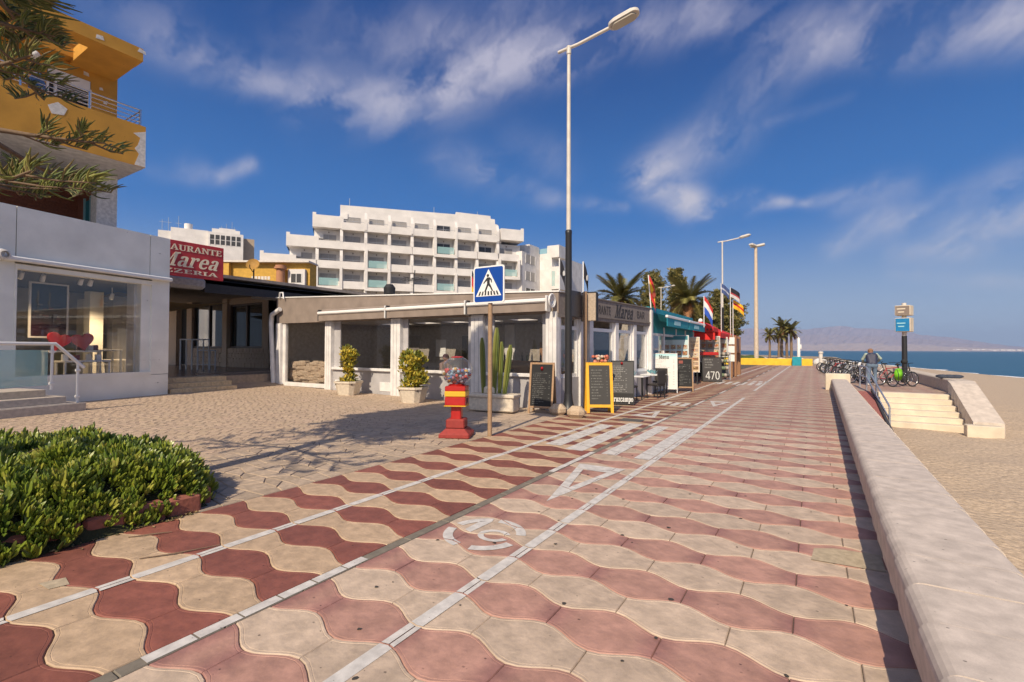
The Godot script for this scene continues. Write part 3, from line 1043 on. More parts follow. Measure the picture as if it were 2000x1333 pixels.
func food_print(w: int, h: int, cols: int, rows: int, bg: Color, sd: int, top := 0.14) -> Image:
	var r := RandomNumberGenerator.new()
	r.seed = sd
	var im := Image.create(w, h, false, Image.FORMAT_RGB8)
	im.fill(bg)
	var cw := w / float(cols)
	var ch := h * (0.98 - top) / rows
	for j in rows:
		for i in cols:
			var x := int(i * cw + cw * 0.08)
			var y := int(h * top + j * ch)
			var plate := Color(0.85, 0.83, 0.78).lerp(Color(0.5, 0.35, 0.25), r.randf())
			im.fill_rect(Rect2i(x, y, int(cw * 0.84), int(ch * 0.72)), plate)
			for k in 14:
				var c := [Color(0.7, 0.25, 0.08), Color(0.8, 0.55, 0.2), Color(0.35, 0.45, 0.12), Color(0.5, 0.15, 0.1), Color(0.9, 0.8, 0.6)][r.randi() % 5] as Color
				var s := r.randi_range(3, maxi(4, int(ch * 0.22)))
				im.fill_rect(Rect2i(x + int(cw * r.randf_range(0.1, 0.6)), y + int(ch * r.randf_range(0.08, 0.5)), s, maxi(2, s * 2 / 3)), c)
			im.fill_rect(Rect2i(x + 3, y + int(ch * 0.8), int(cw * r.randf_range(0.3, 0.7)), 2), Color(0.15, 0.15, 0.15))
	return im
func face(w: float, h: float) -> Geo:   # a printed sheet standing in x, y with its picture coordinates
	var g := Geo.new()
	g.quad(Vector3(-w / 2, 0, 0), Vector3(w / 2, 0, 0), Vector3(w / 2, h, 0), Vector3(-w / 2, h, 0))
	return g

# ---- the left side: apartment house, shop, pizzeria
func build_left() -> void:
	build_yellow_house()
	build_shop()
	build_pizzeria()
	# ochre building and white block behind the roofs
	var ob := thing("ochre_building", "ochre rendered building behind the dark canopy roof", "building", Vector3(-36.8, 0, -19.3), deg_to_rad(32))
	var g := Geo.new()
	g.span(Vector3(0, 0, -1.2), Vector3(5.85, 8.0, 0)); g.span(Vector3(-0.62, 0, -1.2), Vector3(-0.01, 8.0, 0.35))
	obj("wall", g, mat("ochre_pale", Color(0.56, 0.33, 0.06), 0.85, "stain", 0.3), ob)
	g = Geo.new()
	g.span(Vector3(-0.7, 8.0, -1.3), Vector3(5.95, 8.12, 0.45))
	obj("roof_edge", g, M.peeled, ob)
	for k in 6:
		g = Geo.new()
		g.span(Vector3(1.5 + k * 0.24, 6.75, 0.005), Vector3(1.68 + k * 0.24, 7.0, 0.02))
		obj("vent_slot", g, M.peeled, ob)
	g = Geo.new()
	g.lathe([Vector2(0.34, 4.0), Vector2(0.29, 7.4), Vector2(0.44, 7.45), Vector2(0.44, 7.58), Vector2(0.36, 7.6), Vector2(0.36, 7.72), Vector2(0.0, 7.78)], 14, Vector3(3.95, 0, 0.6), false)
	obj("chimney", g, M.terracotta, ob)
	var bay := Geo.new()
	bay.span(Vector3(4.35, 4.6, 0.01), Vector3(5.6, 7.5, 0.3))
	var by := obj("window", bay, M.white_plaster, ob)
	g = Geo.new()
	g.span(Vector3(4.55, 6.5, 0.29), Vector3(5.4, 7.15, 0.31))
	obj("pane", g, M.dark_inside, by)
	g = Geo.new()
	for k in 3: g.span(Vector3(4.55 + k * 0.4, 6.5, 0.305), Vector3(4.59 + k * 0.4, 7.15, 0.33))
	obj("frame", g, M.white_metal, by)
	g = Geo.new()
	g.span(Vector3(4.35, 4.6, 0.3), Vector3(5.0, 6.4, 0.9))
	obj("roof_parapet", g, M.peeled, ob)
	# far white apartment block
	var fb := thing("apartment_block", "distant white apartment block with a glazed roof room", "building", Vector3(-100.0, 0, -49.0), deg_to_rad(62))
	g = Geo.new()
	g.span(Vector3(-9.0, 0, -9), Vector3(-2.0, 23.9, 0)); g.span(Vector3(-7.0, 0, -8), Vector3(-1.0, 24.6, 0.4)); g.span(Vector3(-1.0, 0, -10), Vector3(5.0, 24.4, 1.0))
	obj("wall", g, M.white_plaster, fb)
	g = Geo.new()
	g.span(Vector3(-0.4, 24.4, -6), Vector3(4.4, 25.2, 0.4)); g.span(Vector3(0.8, 25.2, -5), Vector3(3.6, 25.7, -1))
	obj("roof", g, M.white_plaster, fb)
	g = Geo.new()
	g.span(Vector3(5.02, 0, -9), Vector3(7.0, 24.0, -0.6))
	obj("side_wall", g, mat("tan_wall", Color(0.42, 0.33, 0.24), 0.85, "stain", 0.3), fb)
	for k in 6:
		for j in 2:
			g = Geo.new()
			g.span(Vector3(-0.7 + k * 0.9, 22.0 + j * 1.0, 1.0), Vector3(0.02 + k * 0.9, 22.85 + j * 1.0, 1.05))
			var wn := obj("window", g, M.dark_inside, fb)
			g = Geo.new()
			g.span(Vector3(-0.74 + k * 0.9, 21.9 + j * 1.0, 1.04), Vector3(-0.66 + k * 0.9, 22.95 + j * 1.0, 1.09))
			obj("frame", g, M.white_metal, wn)
	g = Geo.new()
	g.lathe([Vector2(0.7, 24.6), Vector2(0.7, 26.0), Vector2(0.0, 26.1)], 12, Vector3(-4.4, 0, -2), false)
	obj("water_tank", g, M.white_plaster, fb)
	for k in 7:
		g = Geo.new()
		var bx := [-8.6, -7.6, -6.0, 1.2, 2.0, 3.0, 3.4][k] as float
		g.tube([Vector3(bx, 24, -2), Vector3(bx, 26.4 + (k % 3) * 0.5, -2)], 0.04, 5)
		g.span(Vector3(bx - 0.5, 25.9, -2.02), Vector3(bx + 0.5, 25.96, -1.98))
		obj("aerial", g, M.galvanised, fb)

func build_yellow_house() -> void:
	var h := thing("apartment_house", "orange ochre apartment house with peeling paint and steel railed balcony", "building")
	var g := Geo.new()
	# upper storey wall with the window opening
	g.span(Vector3(-19.6, 7.35, -4.70), Vector3(-19.4, 11.0, 6)); g.span(Vector3(-19.6, 7.35, -6.42), Vector3(-19.4, 11.0, -5.74)); g.span(Vector3(-19.6, 10.06, -5.74), Vector3(-19.4, 11.0, -4.70)); g.span(Vector3(-19.6, 7.35, -5.74), Vector3(-19.4, 7.5, -4.70))
	g.span(Vector3(-30, 7.35, -6.42), Vector3(-19.6, 11.0, -6.2))
	obj("wall", g, M.ochre, h)
	g = Geo.new()
	g.span(Vector3(-17.45, 7.12, -6.45), Vector3(-17.3, 8.38, 6)); g.span(Vector3(-19.4, 7.12, -6.45), Vector3(-17.45, 8.38, -6.3))
	obj("balcony_parapet", g, M.ochre, h)
	g = Geo.new()
	g.span(Vector3(-30, 7.1, -6.43), Vector3(-17.32, 7.34, 6))
	obj("balcony_slab", g, M.soffit, h)
	g = Geo.new()
	# roof canopy with a long open slot
	g.span(Vector3(-17.85, 10.36, -6.35), Vector3(-17.3, 10.74, 6)); g.span(Vector3(-19.4, 10.362, -6.34), Vector3(-17.85, 10.738, -5.2)); g.span(Vector3(-19.4, 10.45, -5.2), Vector3(-19.05, 10.73, 6))
	g.span(Vector3(-30, 11.0, -6.4), Vector3(-19.38, 11.2, 6))
	obj("roof", g, M.ochre, h)
	g = Geo.new()
	g.span(Vector3(-19.38, 4.9, -6.3), Vector3(-18.9, 7.1, -5.78))
	obj("column", g, M.peeled, h)
	g = Geo.new()
	g.span(Vector3(-22.2, 4.0, -6.3), Vector3(-22.0, 7.1, 4))
	g.span(Vector3(-22.0, 4.0, -6.4), Vector3(-19.4, 7.1, -6.2))
	var lw := obj("lower_wall", g, M.brick_red, h)
	g = Geo.new()
	for j in 22:
		for k in 12: g.bev(Vector3(-21.995, 4.1 + j * 0.135, -6.0 + k * 0.27 + (0.13 if j % 2 else 0.0)), Vector3(0.03, 0.11, 0.25), 0.004)
	stuff(obj("brick_courses", g, M.brick_red, lw))
	g = Geo.new()
	g.span(Vector3(-21.0, 4.0, -6.19), Vector3(-20.0, 6.6, -6.13))
	var dr := obj("door", g, mat("teal_door", Color(0.02, 0.22, 0.27), 0.5, "mottle", 1.0), h)
	g = Geo.new()
	for z in [-21.05, -20.5, -19.95]: g.span(Vector3(z - 0.04, 4.0, -6.14), Vector3(z + 0.04, 6.7, -6.09))
	obj("frame", g, M.teal_pale, dr)
	# window with its shutter half down
	g = Geo.new()
	g.span(Vector3(-19.56, 7.5, -5.74), Vector3(-19.5, 10.06, -4.70))
	var wn := obj("window", g, M.dark, h)
	g = Geo.new()
	g.span(Vector3(-19.46, 9.72, -5.72), Vector3(-19.40, 10.05, -4.72))
	obj("shutter_box", g, M.white_metal, wn)
	for k in 10:
		g = Geo.new()
		g.bev(Vector3(-19.45, 9.66 - k * 0.115, -5.32), Vector3(0.02, 0.05, 0.78), 0.006)
		obj("slat", g, M.grey_panel, wn)
	g = Geo.new()
	for z in [-5.72, -4.9, -4.72]: g.span(Vector3(-19.5, 7.5, z - 0.03), Vector3(-19.39, 9.8, z + 0.03))
	obj("frame", g, M.white_metal, wn)
	# railing
	for k in 4:
		g = Geo.new()
		var y := 8.5 + k * 0.125
		g.tube([Vector3(-17.38, y, 5), Vector3(-17.38, y, -6.36), Vector3(-19.2, y, -6.37)], 0.022 if k == 3 else 0.012, 7)
		obj("rail", g, M.steel, h)
	for z in [-6.33, -5.1, -3.7, -2.3]:
		g = Geo.new()
		g.span(Vector3(-17.41, 8.37, z - 0.02), Vector3(-17.35, 8.87, z + 0.02))
		obj("rail_post", g, M.steel, h)
	# places where the paint has come off
	for q in [[[[0.02, 0.0], [0.30, 0.0], [0.3, 1.1], [-0.02, 0.95], [0.16, 0.86], [0.1, 0.62], [0.02, 0.5], [0.13, 0.36]], -17.297, 7.13, -6.15], [[[0, 0], [0.25, 0.05], [0.32, 0.25], [0.12, 0.36], [-0.08, 0.2]], -17.297, 7.9, -4.3], [[[0, 0], [0.2, 0.03], [0.16, 0.14], [0.02, 0.12]], -17.297, 10.45, -5.2], [[[0, 0], [0.14, 0.0], [0.12, 0.1], [0.0, 0.12]], -19.397, 10.2, -5.55], [[[0, 0], [0.1, 0.0], [0.12, 0.12], [0.02, 0.1]], -19.397, 9.5, -6.05], [[[0, 0], [0.22, 0.0], [0.2, 0.09], [0.05, 0.12]], -17.297, 10.6, -6.2], [[[0, 0], [0.1, 0.02], [0.07, 0.1], [0.0, 0.08]], -19.397, 9.9, -5.95]]:
		g = Geo.new()
		var p := PackedVector2Array()
		for v in q[0]:
			p.append(Vector2(v[0], v[1]))
		g.x = Transform3D(Basis(Vector3(0, 0, -1), Vector3.UP, Vector3(1, 0, 0)), Vector3(q[1], q[2], q[3] ))
		g.prism(p, -0.002, 0.003)
		obj("bare_plaster", g, M.peeled, h)
	g = Geo.new()
	g.ball(Vector3(0, 0, 0), Vector3(0.14, 0.13, 0.14), 12, 8)
	var lm := obj("wall_lamp", g, M.white_sign, h, at(Vector3(-19.1, 10.1, -4.35)))
	g = Geo.new()
	g.tube([Vector3(-0.3, -0.25, 0), Vector3(0, -0.25, 0), Vector3(0, -0.12, 0)], 0.025, 6)
	obj("bracket", g, M.dark, lm)
	# white plastic chairs on the balcony
	var ch := thing("balcony_chair", "white plastic chair on the balcony, nearer the window", "chair", Vector3(-18.3, 7.34, -5.35), 1.2, "white balcony chairs")
	g = Geo.new()
	g.bev(Vector3(0, 0.43, 0), Vector3(0.42, 0.04, 0.42), 0.015)
	obj("seat", g, M.white_metal, ch)
	g = Geo.new()
	for k in 4: g.bev(Vector3(-0.16 + k * 0.107, 0.95, -0.22), Vector3(0.06, 0.62, 0.02), 0.008)
	g.bev(Vector3(0, 1.27, -0.23), Vector3(0.42, 0.08, 0.03), 0.01)
	obj("backrest", g, M.white_metal, ch)
	for sx in [-0.18, 0.18]:
		for sz in [-0.18, 0.18]:
			g = Geo.new()
			g.tube([Vector3(sx, 0, sz), Vector3(sx, 0.43, sz)], 0.018, 6)
			obj("leg", g, M.white_metal, ch)
	dup(ch, Vector3(-18.2, 7.34, -5.8), 0.7, "white plastic chair on the balcony, nearer the corner")
	g = Geo.new()
	for k in 5:
		g.tube([Vector3(0, 0, k * 0.06), Vector3(0.03, 0.5, k * 0.06 + 0.02), Vector3(0.0, 1.0 - 0.06 * absi(k - 2), 0.12)], [0.05, 0.06, 0.01], 6)
	tag(obj("folded_parasol", g, mat("blue_cloth", Color(0.08, 0.16, 0.33), 0.9), null, at(Vector3(-17.8, 8.3, -4.25))), "blue and white folded parasol leaning in the balcony corner", "parasol")

func build_shop() -> void:
	var th := deg_to_rad(102.5)
	var O := Vector3(-16.6, 0.15, -4.25)
	var s := thing("white_shop", "white panelled shop with a wide display window", "shop", O, th)
	var g := Geo.new()
	var seg := [[-9.0, -0.785], [-0.765, 2.34], [2.36, 2.95]]
	for q in seg:   # upper panels
		g = Geo.new()
		g.span(Vector3(q[0], 3.55, -0.3), Vector3(q[1], 4.91, 0))
		obj("panel", g, M.white_wall, s)
	for q in [[-9.0, -0.79], [2.42, 2.95]]:
		g = Geo.new()
		g.span(Vector3(q[0], 0.655, -0.3), Vector3(q[1], 3.545, 0))
		obj("panel", g, M.white_wall, s)
	g = Geo.new()
	g.span(Vector3(-9, -0.3, -0.3), Vector3(2.95, 0.64, -0.004))
	obj("plinth", g, M.white_wall, s)
	# the room behind splays out to the right
	var plan := PackedVector2Array([Vector2(-8.9, 0.3), Vector2(2.1, 0.3), Vector2(2.2, 0.78), Vector2(2.75, 0.78), Vector2(5.1, 4.6), Vector2(5.1, 7.0), Vector2(-8.9, 7.0)])
	var lay := Transform3D(Basis(Vector3.RIGHT, -PI / 2), Vector3.ZERO)
	for i in range(1, 7):
		var pa := plan[i]
		var pb := plan[(i + 1) % 7]
		var dr := (pb - pa).normalized()
		var ot := Vector2(dr.y, -dr.x) * 0.08
		g = Geo.new()
		g.x = lay
		g.prism(PackedVector2Array([pa + ot * 0.1, pb + ot * 0.1, pb + ot, pa + ot]), -0.2, 4.68)
		obj("wall", g, mat("shop_wall", Color(0.62, 0.60, 0.57), 0.7, "mottle", 0.5), s)
	g = Geo.new()
	g.x = lay
	g.prism(plan, 4.55, 4.7)
	obj("roof", g, M.grey_panel, s)
	g = Geo.new()
	g.x = lay
	g.prism(plan, 0.3, 0.47)
	obj("floor", g, mat("shop_floor", Color(0.5, 0.48, 0.45), 0.4, "mottle", 0.6), s)
	g = Geo.new()
	g.x = lay
	g.prism(plan, 3.6, 3.7)
	obj("ceiling", g, mat("ceiling_dark", Color(0.16, 0.16, 0.17), 0.9), s)
	# window: deep white reveal and one large pane
	g = Geo.new()
	g.span(Vector3(-0.79, 0.65, -0.28), Vector3(-0.75, 3.5, 0.02)); g.span(Vector3(2.16, 0.65, -0.28), Vector3(2.42, 3.5, -0.06)); g.span(Vector3(-0.79, 3.38, -0.28), Vector3(2.42, 3.5, 0.015)); g.span(Vector3(-0.79, 0.64, -0.28), Vector3(2.42, 0.74, 0.015))
	var wn := obj("window", g, M.white_wall, s)
	g = Geo.new()
	g.box(Vector3(0.70, 2.06, -0.1), Vector3(2.92, 2.64, 0.012))
	obj("pane", g, M.clear_glass, wn)
	# roller awning case
	g = Geo.new()
	g.bev(Vector3(0.95, 3.60, 0.09), Vector3(4.0, 0.12, 0.17), 0.03)
	g.bev(Vector3(-1.15, 3.66, 0.1), Vector3(0.22, 0.26, 0.2), 0.04)
	obj("awning_case", g, M.white_metal, s)
	g = Geo.new()
	g.lathe([Vector2(0.08, -0.05), Vector2(0.12, -0.03), Vector2(0.12, 0.03), Vector2(0.08, 0.05)], 12)
	var hp := obj("awning_gear", g, M.peeled, s, Transform3D(Basis(Vector3.RIGHT, PI / 2), Vector3(-1.1, 3.65, 0.24)))
	hp.rotation.x = PI / 2
	var put := func(p: Vector3) -> Vector3: return s.transform * p
	# inside: display tables, boxes, poster, hearts, spot lamps
	var tables := [[1.19, -0.95, 1.14, 0.62, "front"], [1.3, -1.65, 1.24, 0.9, "tall"], [2.3, -1.9, 0.7, 0.93, "right"], [3.1, -2.6, 0.7, 0.6, "rear right"]]
	for q in tables:
		var t := thing("display_table", "white display table in the shop window, the %s one" % q[4], "table", put.call(Vector3(q[0], 0.45, q[1])), th, "white shop tables")
		g = Geo.new()
		g.bev(Vector3(0, q[3], 0), Vector3(q[2], 0.05, 0.5), 0.008)
		obj("table_top", g, M.white_metal, t)
		for sx in [-0.5, 0.5]:
			for sz in [-0.2, 0.2]:
				g = Geo.new()
				g.box(Vector3(sx * (q[2] - 0.06), q[3] * 0.5 + 0.01, sz), Vector3(0.045, q[3] - 0.02, 0.045))
				obj("leg", g, M.white_metal, t)
	var kinds := [["white", M.white_sign], ["dark red", mat("dark_red_card", Color(0.15, 0.015, 0.03), 0.6)], ["cream", M.letter_cream]]
	for k in 8:
		g = Geo.new()
		g.bev(Vector3(0, 0.08, 0), Vector3(0.13, rf(0.13, 0.2), 0.1), 0.006)
		var fr := k < 4
		var bx := obj("gift_box", g, kinds[k % 3][1], null, at(put.call(Vector3((0.72 + k * 0.27) if fr else (1.45 + (k - 4) * 0.13), 1.10 if fr else 1.38, -0.9 if fr else -1.6)), th))
		tag(bx, "%s gift box, %s on the %s display table" % [kinds[k % 3][0], ["leftmost", "second from left", "third from left", "rightmost"][k % 4], "low front" if fr else "taller"], "box", "gift boxes in the shop")
	for k in 2:
		var p := PackedVector2Array()
		for i in 25:
			var a := TAU * i / 24.0
			p.append(Vector2(16 * pow(sin(a), 3), 13 * cos(a) - 5 * cos(2 * a) - 2 * cos(3 * a) - cos(4 * a)) * 0.0175)
		g = Geo.new()
		g.prism(p, -0.04, 0.04)
		var o := obj("heart_cushion", g, M.red_matt if k == 0 else mat("rose", Color(0.6, 0.12, 0.12), 0.7), null, Transform3D(Basis(Vector3.UP, th) * Basis(Vector3.FORWARD, 0.25 - 0.4 * k), put.call(Vector3(0.84 + k * 0.58, 1.66, -1.42))))
		tag(o, ["dark red heart shaped cushion, left of the pair in the window", "lighter red heart shaped cushion, right of the pair in the window"][k], "cushion", "heart cushions in the shop")
	var im := Image.create(96, 160, false, Image.FORMAT_RGB8)
	for y in 160:
		im.fill_rect(Rect2i(0, y, 96, 1), Color(0.05, 0.12, 0.16).lerp(Color(0.2, 0.05, 0.06), smoothstep(0.35, 0.9, y / 160.0)))
	for i in 24: im.fill_rect(Rect2i(rng.randi_range(6, 80), rng.randi_range(60, 150), rng.randi_range(3, 16), rng.randi_range(2, 7)), Color(0.3, 0.08, 0.09) if i % 3 else Color(0.35, 0.33, 0.3))
	var ps := thing("framed_poster", "tall dark poster in a white frame behind the shop window", "poster", put.call(Vector3(0.9, 1.78, -2.0)), th)
	g = face(0.84, 1.5)
	obj("print", g, printed("poster_print", im, 0.4), ps)
	g = Geo.new()
	for sx in [-0.44, 0.44]: g.bev(Vector3(sx, 0.75, -0.01), Vector3(0.05, 1.6, 0.05), 0.006)
	for y in [-0.025, 1.525]: g.bev(Vector3(0, y, -0.012), Vector3(0.86, 0.05, 0.05), 0.006)
	obj("frame", g, M.white_metal, ps)
	var sh := thing("shelf_unit", "tall open shelf unit at the back of the shop", "shelf", put.call(Vector3(3.3, 0.47, -4.6)), th)
	for k in 5:
		g = Geo.new()
		g.bev(Vector3(0.6, 0.4 + k * 0.55, 0), Vector3(1.6, 0.04, 0.35), 0.005)
		obj("shelf", g, M.white_metal, sh)
	for x in [-0.2, 1.4]:
		g = Geo.new()
		g.bev(Vector3(x, 1.35, 0), Vector3(0.06, 2.7, 0.36), 0.005)
		obj("upright", g, M.white_metal, sh)
	for k in 3:
		g = Geo.new()
		g.bev(Vector3(0, 1.4, 0), Vector3(0.3 + 0.1 * k, 2.9, 0.3), 0.01)
		tag(obj("pillar", g, M.grey_panel if k != 1 else M.white_wall, null, at(put.call(Vector3([0.2, 2.7, 3.9][k], 0.47, [-2.6, -3.2, -4.0][k])), th)), ["grey square pillar at the left of the shop interior", "white square pillar in the middle of the shop interior", "wider grey pillar at the right of the shop interior"][k], "pillar", "shop pillars")
	for k in 5:
		var q := [Vector3(-0.3, 3.33, -0.8), Vector3(0.2, 3.33, -0.9), Vector3(0.98, 3.33, -0.75), Vector3(1.22, 3.33, -0.75), Vector3(2.4, 3.1, -1.8)][k] as Vector3
		var sp := thing("spot_lamp", ["lit spot lamp at the left end of the shop ceiling", "white spot lamp second from left on the shop ceiling", "white spot lamp, left of the pair over the window", "white spot lamp, right of the pair over the window", "lit spot lamp at the right rear of the shop ceiling"][k], "lamp", put.call(q), th, "shop ceiling spots")
		g = Geo.new()
		g.x = Transform3D(Basis(Vector3.RIGHT, 0.5), Vector3.ZERO)
		g.lathe([Vector2(0.055, -0.1), Vector2(0.06, -0.08), Vector2(0.05, 0.08), Vector2(0.0, 0.1)], 12)
		obj("lamp_can", g, M.white_metal, sp)
		g = Geo.new()
		g.tube([Vector3(0, 0.08, 0), Vector3(0, 0.27, 0)], 0.012, 6)
		obj("stem", g, M.white_metal, sp)
		if k == 0 or k == 4:
			g = Geo.new()
			g.x = Transform3D(Basis(Vector3.RIGHT, 0.5), Vector3.ZERO)
			g.lathe([Vector2(0.0, -0.11), Vector2(0.05, -0.105), Vector2(0.05, -0.09)], 12)
			var em := mat("lamp_glow", Color(1, 0.9, 0.7), 0.5)
			em.emission_enabled = true
			em.emission = Color(1.0, 0.86, 0.62)
			em.emission_energy_multiplier = 1.6
			obj("lamp_glow", g, em, sp)
			var li := SpotLight3D.new()
			li.name = "spot_light"
			li.light_color = Color(1.0, 0.86, 0.66)
			li.light_energy = 7.0
			li.spot_range = 6.0
			li.spot_attenuation = 2.0
			li.spot_angle = 50.0
			li.light_size = 0.05
			li.shadow_enabled = true
			sp.add_child(li)
			li.transform = Transform3D(Basis(Vector3.RIGHT, -PI / 2 + 0.5), Vector3(0, -0.13, -0.05))
	# steps up to the shop door, with a glazed handrail
	var st := thing("shop_steps", "three grey stone steps beside the shop window", "steps", put.call(Vector3(0, 0, 0)), th)
	for k in 3:
		g = Geo.new()
		g.bev(Vector3(-4.3 - 0.26 * k - 0.18, 0.075 + k * 0.165 - 0.05, 0.9 + 0.25 - 0.13 * k), Vector3(8.3, 0.165 + 0.1, 1.6 - k * 0.26), 0.008)
		obj("step", g, mat("step_stone", Color(0.48, 0.42, 0.36), 0.75, "stain", 0.9), st)
	var hr := thing("stair_handrail", "white metal handrail with glass infill on the shop steps", "handrail", put.call(Vector3(0, 0, 0)), th)
	g = Geo.new()
	g.tube([Vector3(-4, 1.54, 1.78), Vector3(-0.86, 1.54, 1.78), Vector3(-0.3, 0.98, 1.78)], 0.04, 10)
	obj("rail", g, M.white_metal, hr)
	for q in [[-0.92, 0.5, 1.52], [-0.42, 0.16, 1.08], [-2.6, 0.5, 1.52]]:
		g = Geo.new()
		g.tube([Vector3(q[0], q[1], 1.78), Vector3(q[0], q[2], 1.78)], 0.028, 8)
		for y in [q[1] + 0.14, q[2] - 0.16]: g.bev(Vector3(q[0], y, 1.78), Vector3(0.08, 0.06, 0.08), 0.01)
		obj("post", g, M.white_metal, hr)
	g = Geo.new()
	g.box(Vector3(-1.75, 1.0, 1.78), Vector3(1.5, 0.8, 0.012))
	obj("glass_panel", g, M.rail_glass, hr)

func build_pizzeria() -> void:
	var p := thing("pizzeria", "stone fronted pizzeria under a dark flat canopy roof", "restaurant")
	var g := Geo.new()
	# raised terrace
	g.span(Vector3(-34, -0.2, -14), Vector3(-18.3, 0.6, -7.3)); 
	g.span(Vector3(-34, -0.2, -16), Vector3(-18.3, 0.59, -14))
	obj("terrace_floor", g, mat("terrace_tile", Color(0.28, 0.215, 0.17), 0.25, "stain", 0.6), p)
	for k in 3:
		var x1 := -17.35 - 0.36 * k
		for j in 6:
			g = Geo.new()
			var z0 := -7.25 - j * 0.35
			g.bev(Vector3((x1 - 18.6) * 0.5, 0.14 + 0.155 * k + 0.0775 - 0.05, z0 - 0.174), Vector3(absf(x1 + 18.6), 0.25, 0.345), 0.008)
			obj("step_block", g, mat("step_yellow", Color(0.64, 0.48, 0.29), 0.85, "stain", 0.9, "n_mid", 0.4), p)
	# ramp of planks
	for k in 13:
		var t0 := k / 13.0
		g = Geo.new()
		var c := Vector3(lerpf(-17.7, -20.0, t0 + 0.04), lerpf(0.16, 0.61, t0 + 0.04), -10.75)
		g.x = Transform3D(Basis(Vector3(0, 0, 1), -0.19), c)
		g.bev(Vector3.ZERO, Vector3(0.172, 0.05, 3.0), 0.008)
		obj("ramp_plank", g, mat("ramp_wood", Color(0.34, 0.25, 0.18), 0.8, "streak", 1.0), p)
	g = Geo.new()
	g.x = Transform3D(Basis(Vector3(0, 0, 1), -0.19), Vector3(-18.85, 0.33, -9.3))
	g.bev(Vector3.ZERO, Vector3(2.6, 0.14, 0.14), 0.01)
	obj("ramp_kerb", g, M.rock, p)
	# wall with openings
	var wz := -14.0
	g = Geo.new()
	g.span(Vector3(-23.75, 0.6, wz - 0.4), Vector3(-22.8, 4.35, wz)); g.span(Vector3(-27.4, 0.6, wz - 0.4), Vector3(-26.95, 4.5, wz + 0.1)); g.span(Vector3(-26.95, 0.6, wz - 0.4), Vector3(-23.75, 1.62, wz)); g.span(Vector3(-26.95, 3.98, wz - 0.4), Vector3(-23.75, 4.35, wz - 0.02))
	g.span(Vector3(-31.0, 0.6, wz - 0.42), Vector3(-27.4, 1.62, wz - 0.05)); g.span(Vector3(-31.6, 0.6, wz - 0.4), Vector3(-31.0, 4.5, wz)); g.span(Vector3(-36, 0.6, wz - 0.4), Vector3(-32.9, 4.5, wz))
	g.span(Vector3(-23.2, -0.1, -14.0), Vector3(-22.8, 4.35, -18))
	obj("wall", g, M.stone_wall, p)
	g = Geo.new()
	for k in 26:
		for j in 4:
			g.bev(Vector3(-31.0 + k * 0.31 + (0.15 if j % 2 else 0.0), 0.73 + j * 0.25, wz + 0.0), Vector3(0.29, 0.23, 0.05 + rf(0, 0.03)), 0.02)
	stuff(obj("wall_stones", g, M.stone_wall, p))
	g = Geo.new()
	g.span(Vector3(-36, 0.6, -18), Vector3(-23, 4.4, -17.8))
	obj("back_wall", g, M.dark_inside, p)
	for q in [[-26.95, -23.75, 1.62, 3.98], [-31.0, -27.4, 1.62, 4.2]]:
		g = Geo.new()
		var xm: float = (q[0] + q[1]) * 0.5
		for x in [q[0] + 0.06, xm, q[1] - 0.06]: g.span(Vector3(x - 0.06, q[2], wz - 0.25), Vector3(x + 0.06, q[3], wz - 0.1))
		for y in [q[2] + 0.05, q[3] - 0.05]: g.span(Vector3(q[0] + 0.06, y - 0.05, wz - 0.24), Vector3(q[1] - 0.06, y + 0.05, wz - 0.11))
		var wn := obj("window", g, mat("brown_frame", Color(0.09, 0.055, 0.035), 0.5), p)
		for s in 2:
			g = Geo.new()
			g.box(Vector3(lerpf(q[0], q[1], 0.25 + 0.5 * s), (q[2] + q[3]) * 0.5, wz - 0.18), Vector3((q[1] - q[0]) * 0.46, q[3] - q[2] - 0.1, 0.01))
			obj("pane", g, M.tinted, wn)
	g = Geo.new()
	g.span(Vector3(-32.9, 0.6, wz - 0.35), Vector3(-31.6, 4.2, wz - 0.3))
	obj("door", g, M.dark, p)
	# canopy roof with its dark eave along the sea side
	g = Geo.new()
	g.span(Vector3(-36, 4.3, -18), Vector3(-19.05, 4.42, -7.4))
	obj("ceiling", g, mat("canopy_ceiling", Color(0.34, 0.28, 0.23), 0.9, "stain", 0.6), p)
	g = Geo.new()
	g.x = Transform3D(Basis(Vector3.FORWARD, 0.0), Vector3.ZERO)
	g.span(Vector3(-20.6, 4.0, -18), Vector3(-19.0, 4.14, -8.9))
	g.quad(Vector3(-19.0, 3.66, -9.0), Vector3(-19.0, 3.84, -18), Vector3(-19.0, 4.14, -18), Vector3(-19.0, 4.14, -9.0))
	g.quad(Vector3(-19.0, 4.14, -9.0), Vector3(-19.0, 4.14, -18), Vector3(-21.5, 4.75, -18), Vector3(-21.5, 4.75, -9.0))
	g.quad(Vector3(-21.5, 4.4, -9.0), Vector3(-19.0, 3.66, -9.0), Vector3(-19.0, 4.14, -9.0), Vector3(-21.5, 4.75, -9.0))
	obj("eave", g, M.awning_dark, p)
	g = Geo.new()
	g.bev(Vector3(-19.0, 3.95, -8.1), Vector3(0.5, 0.42, 1.7), 0.1)
	obj("awning_box", g, mat("dusty_white", Color(0.34, 0.33, 0.34), 0.7, "stain", 0.8), p)
	g = Geo.new()
	g.bev(Vector3(-20.8, 4.02, -13.3), Vector3(3.4, 0.1, 1.2), 0.02)
	obj("ledge", g, M.peeled, p)
	g = Geo.new()
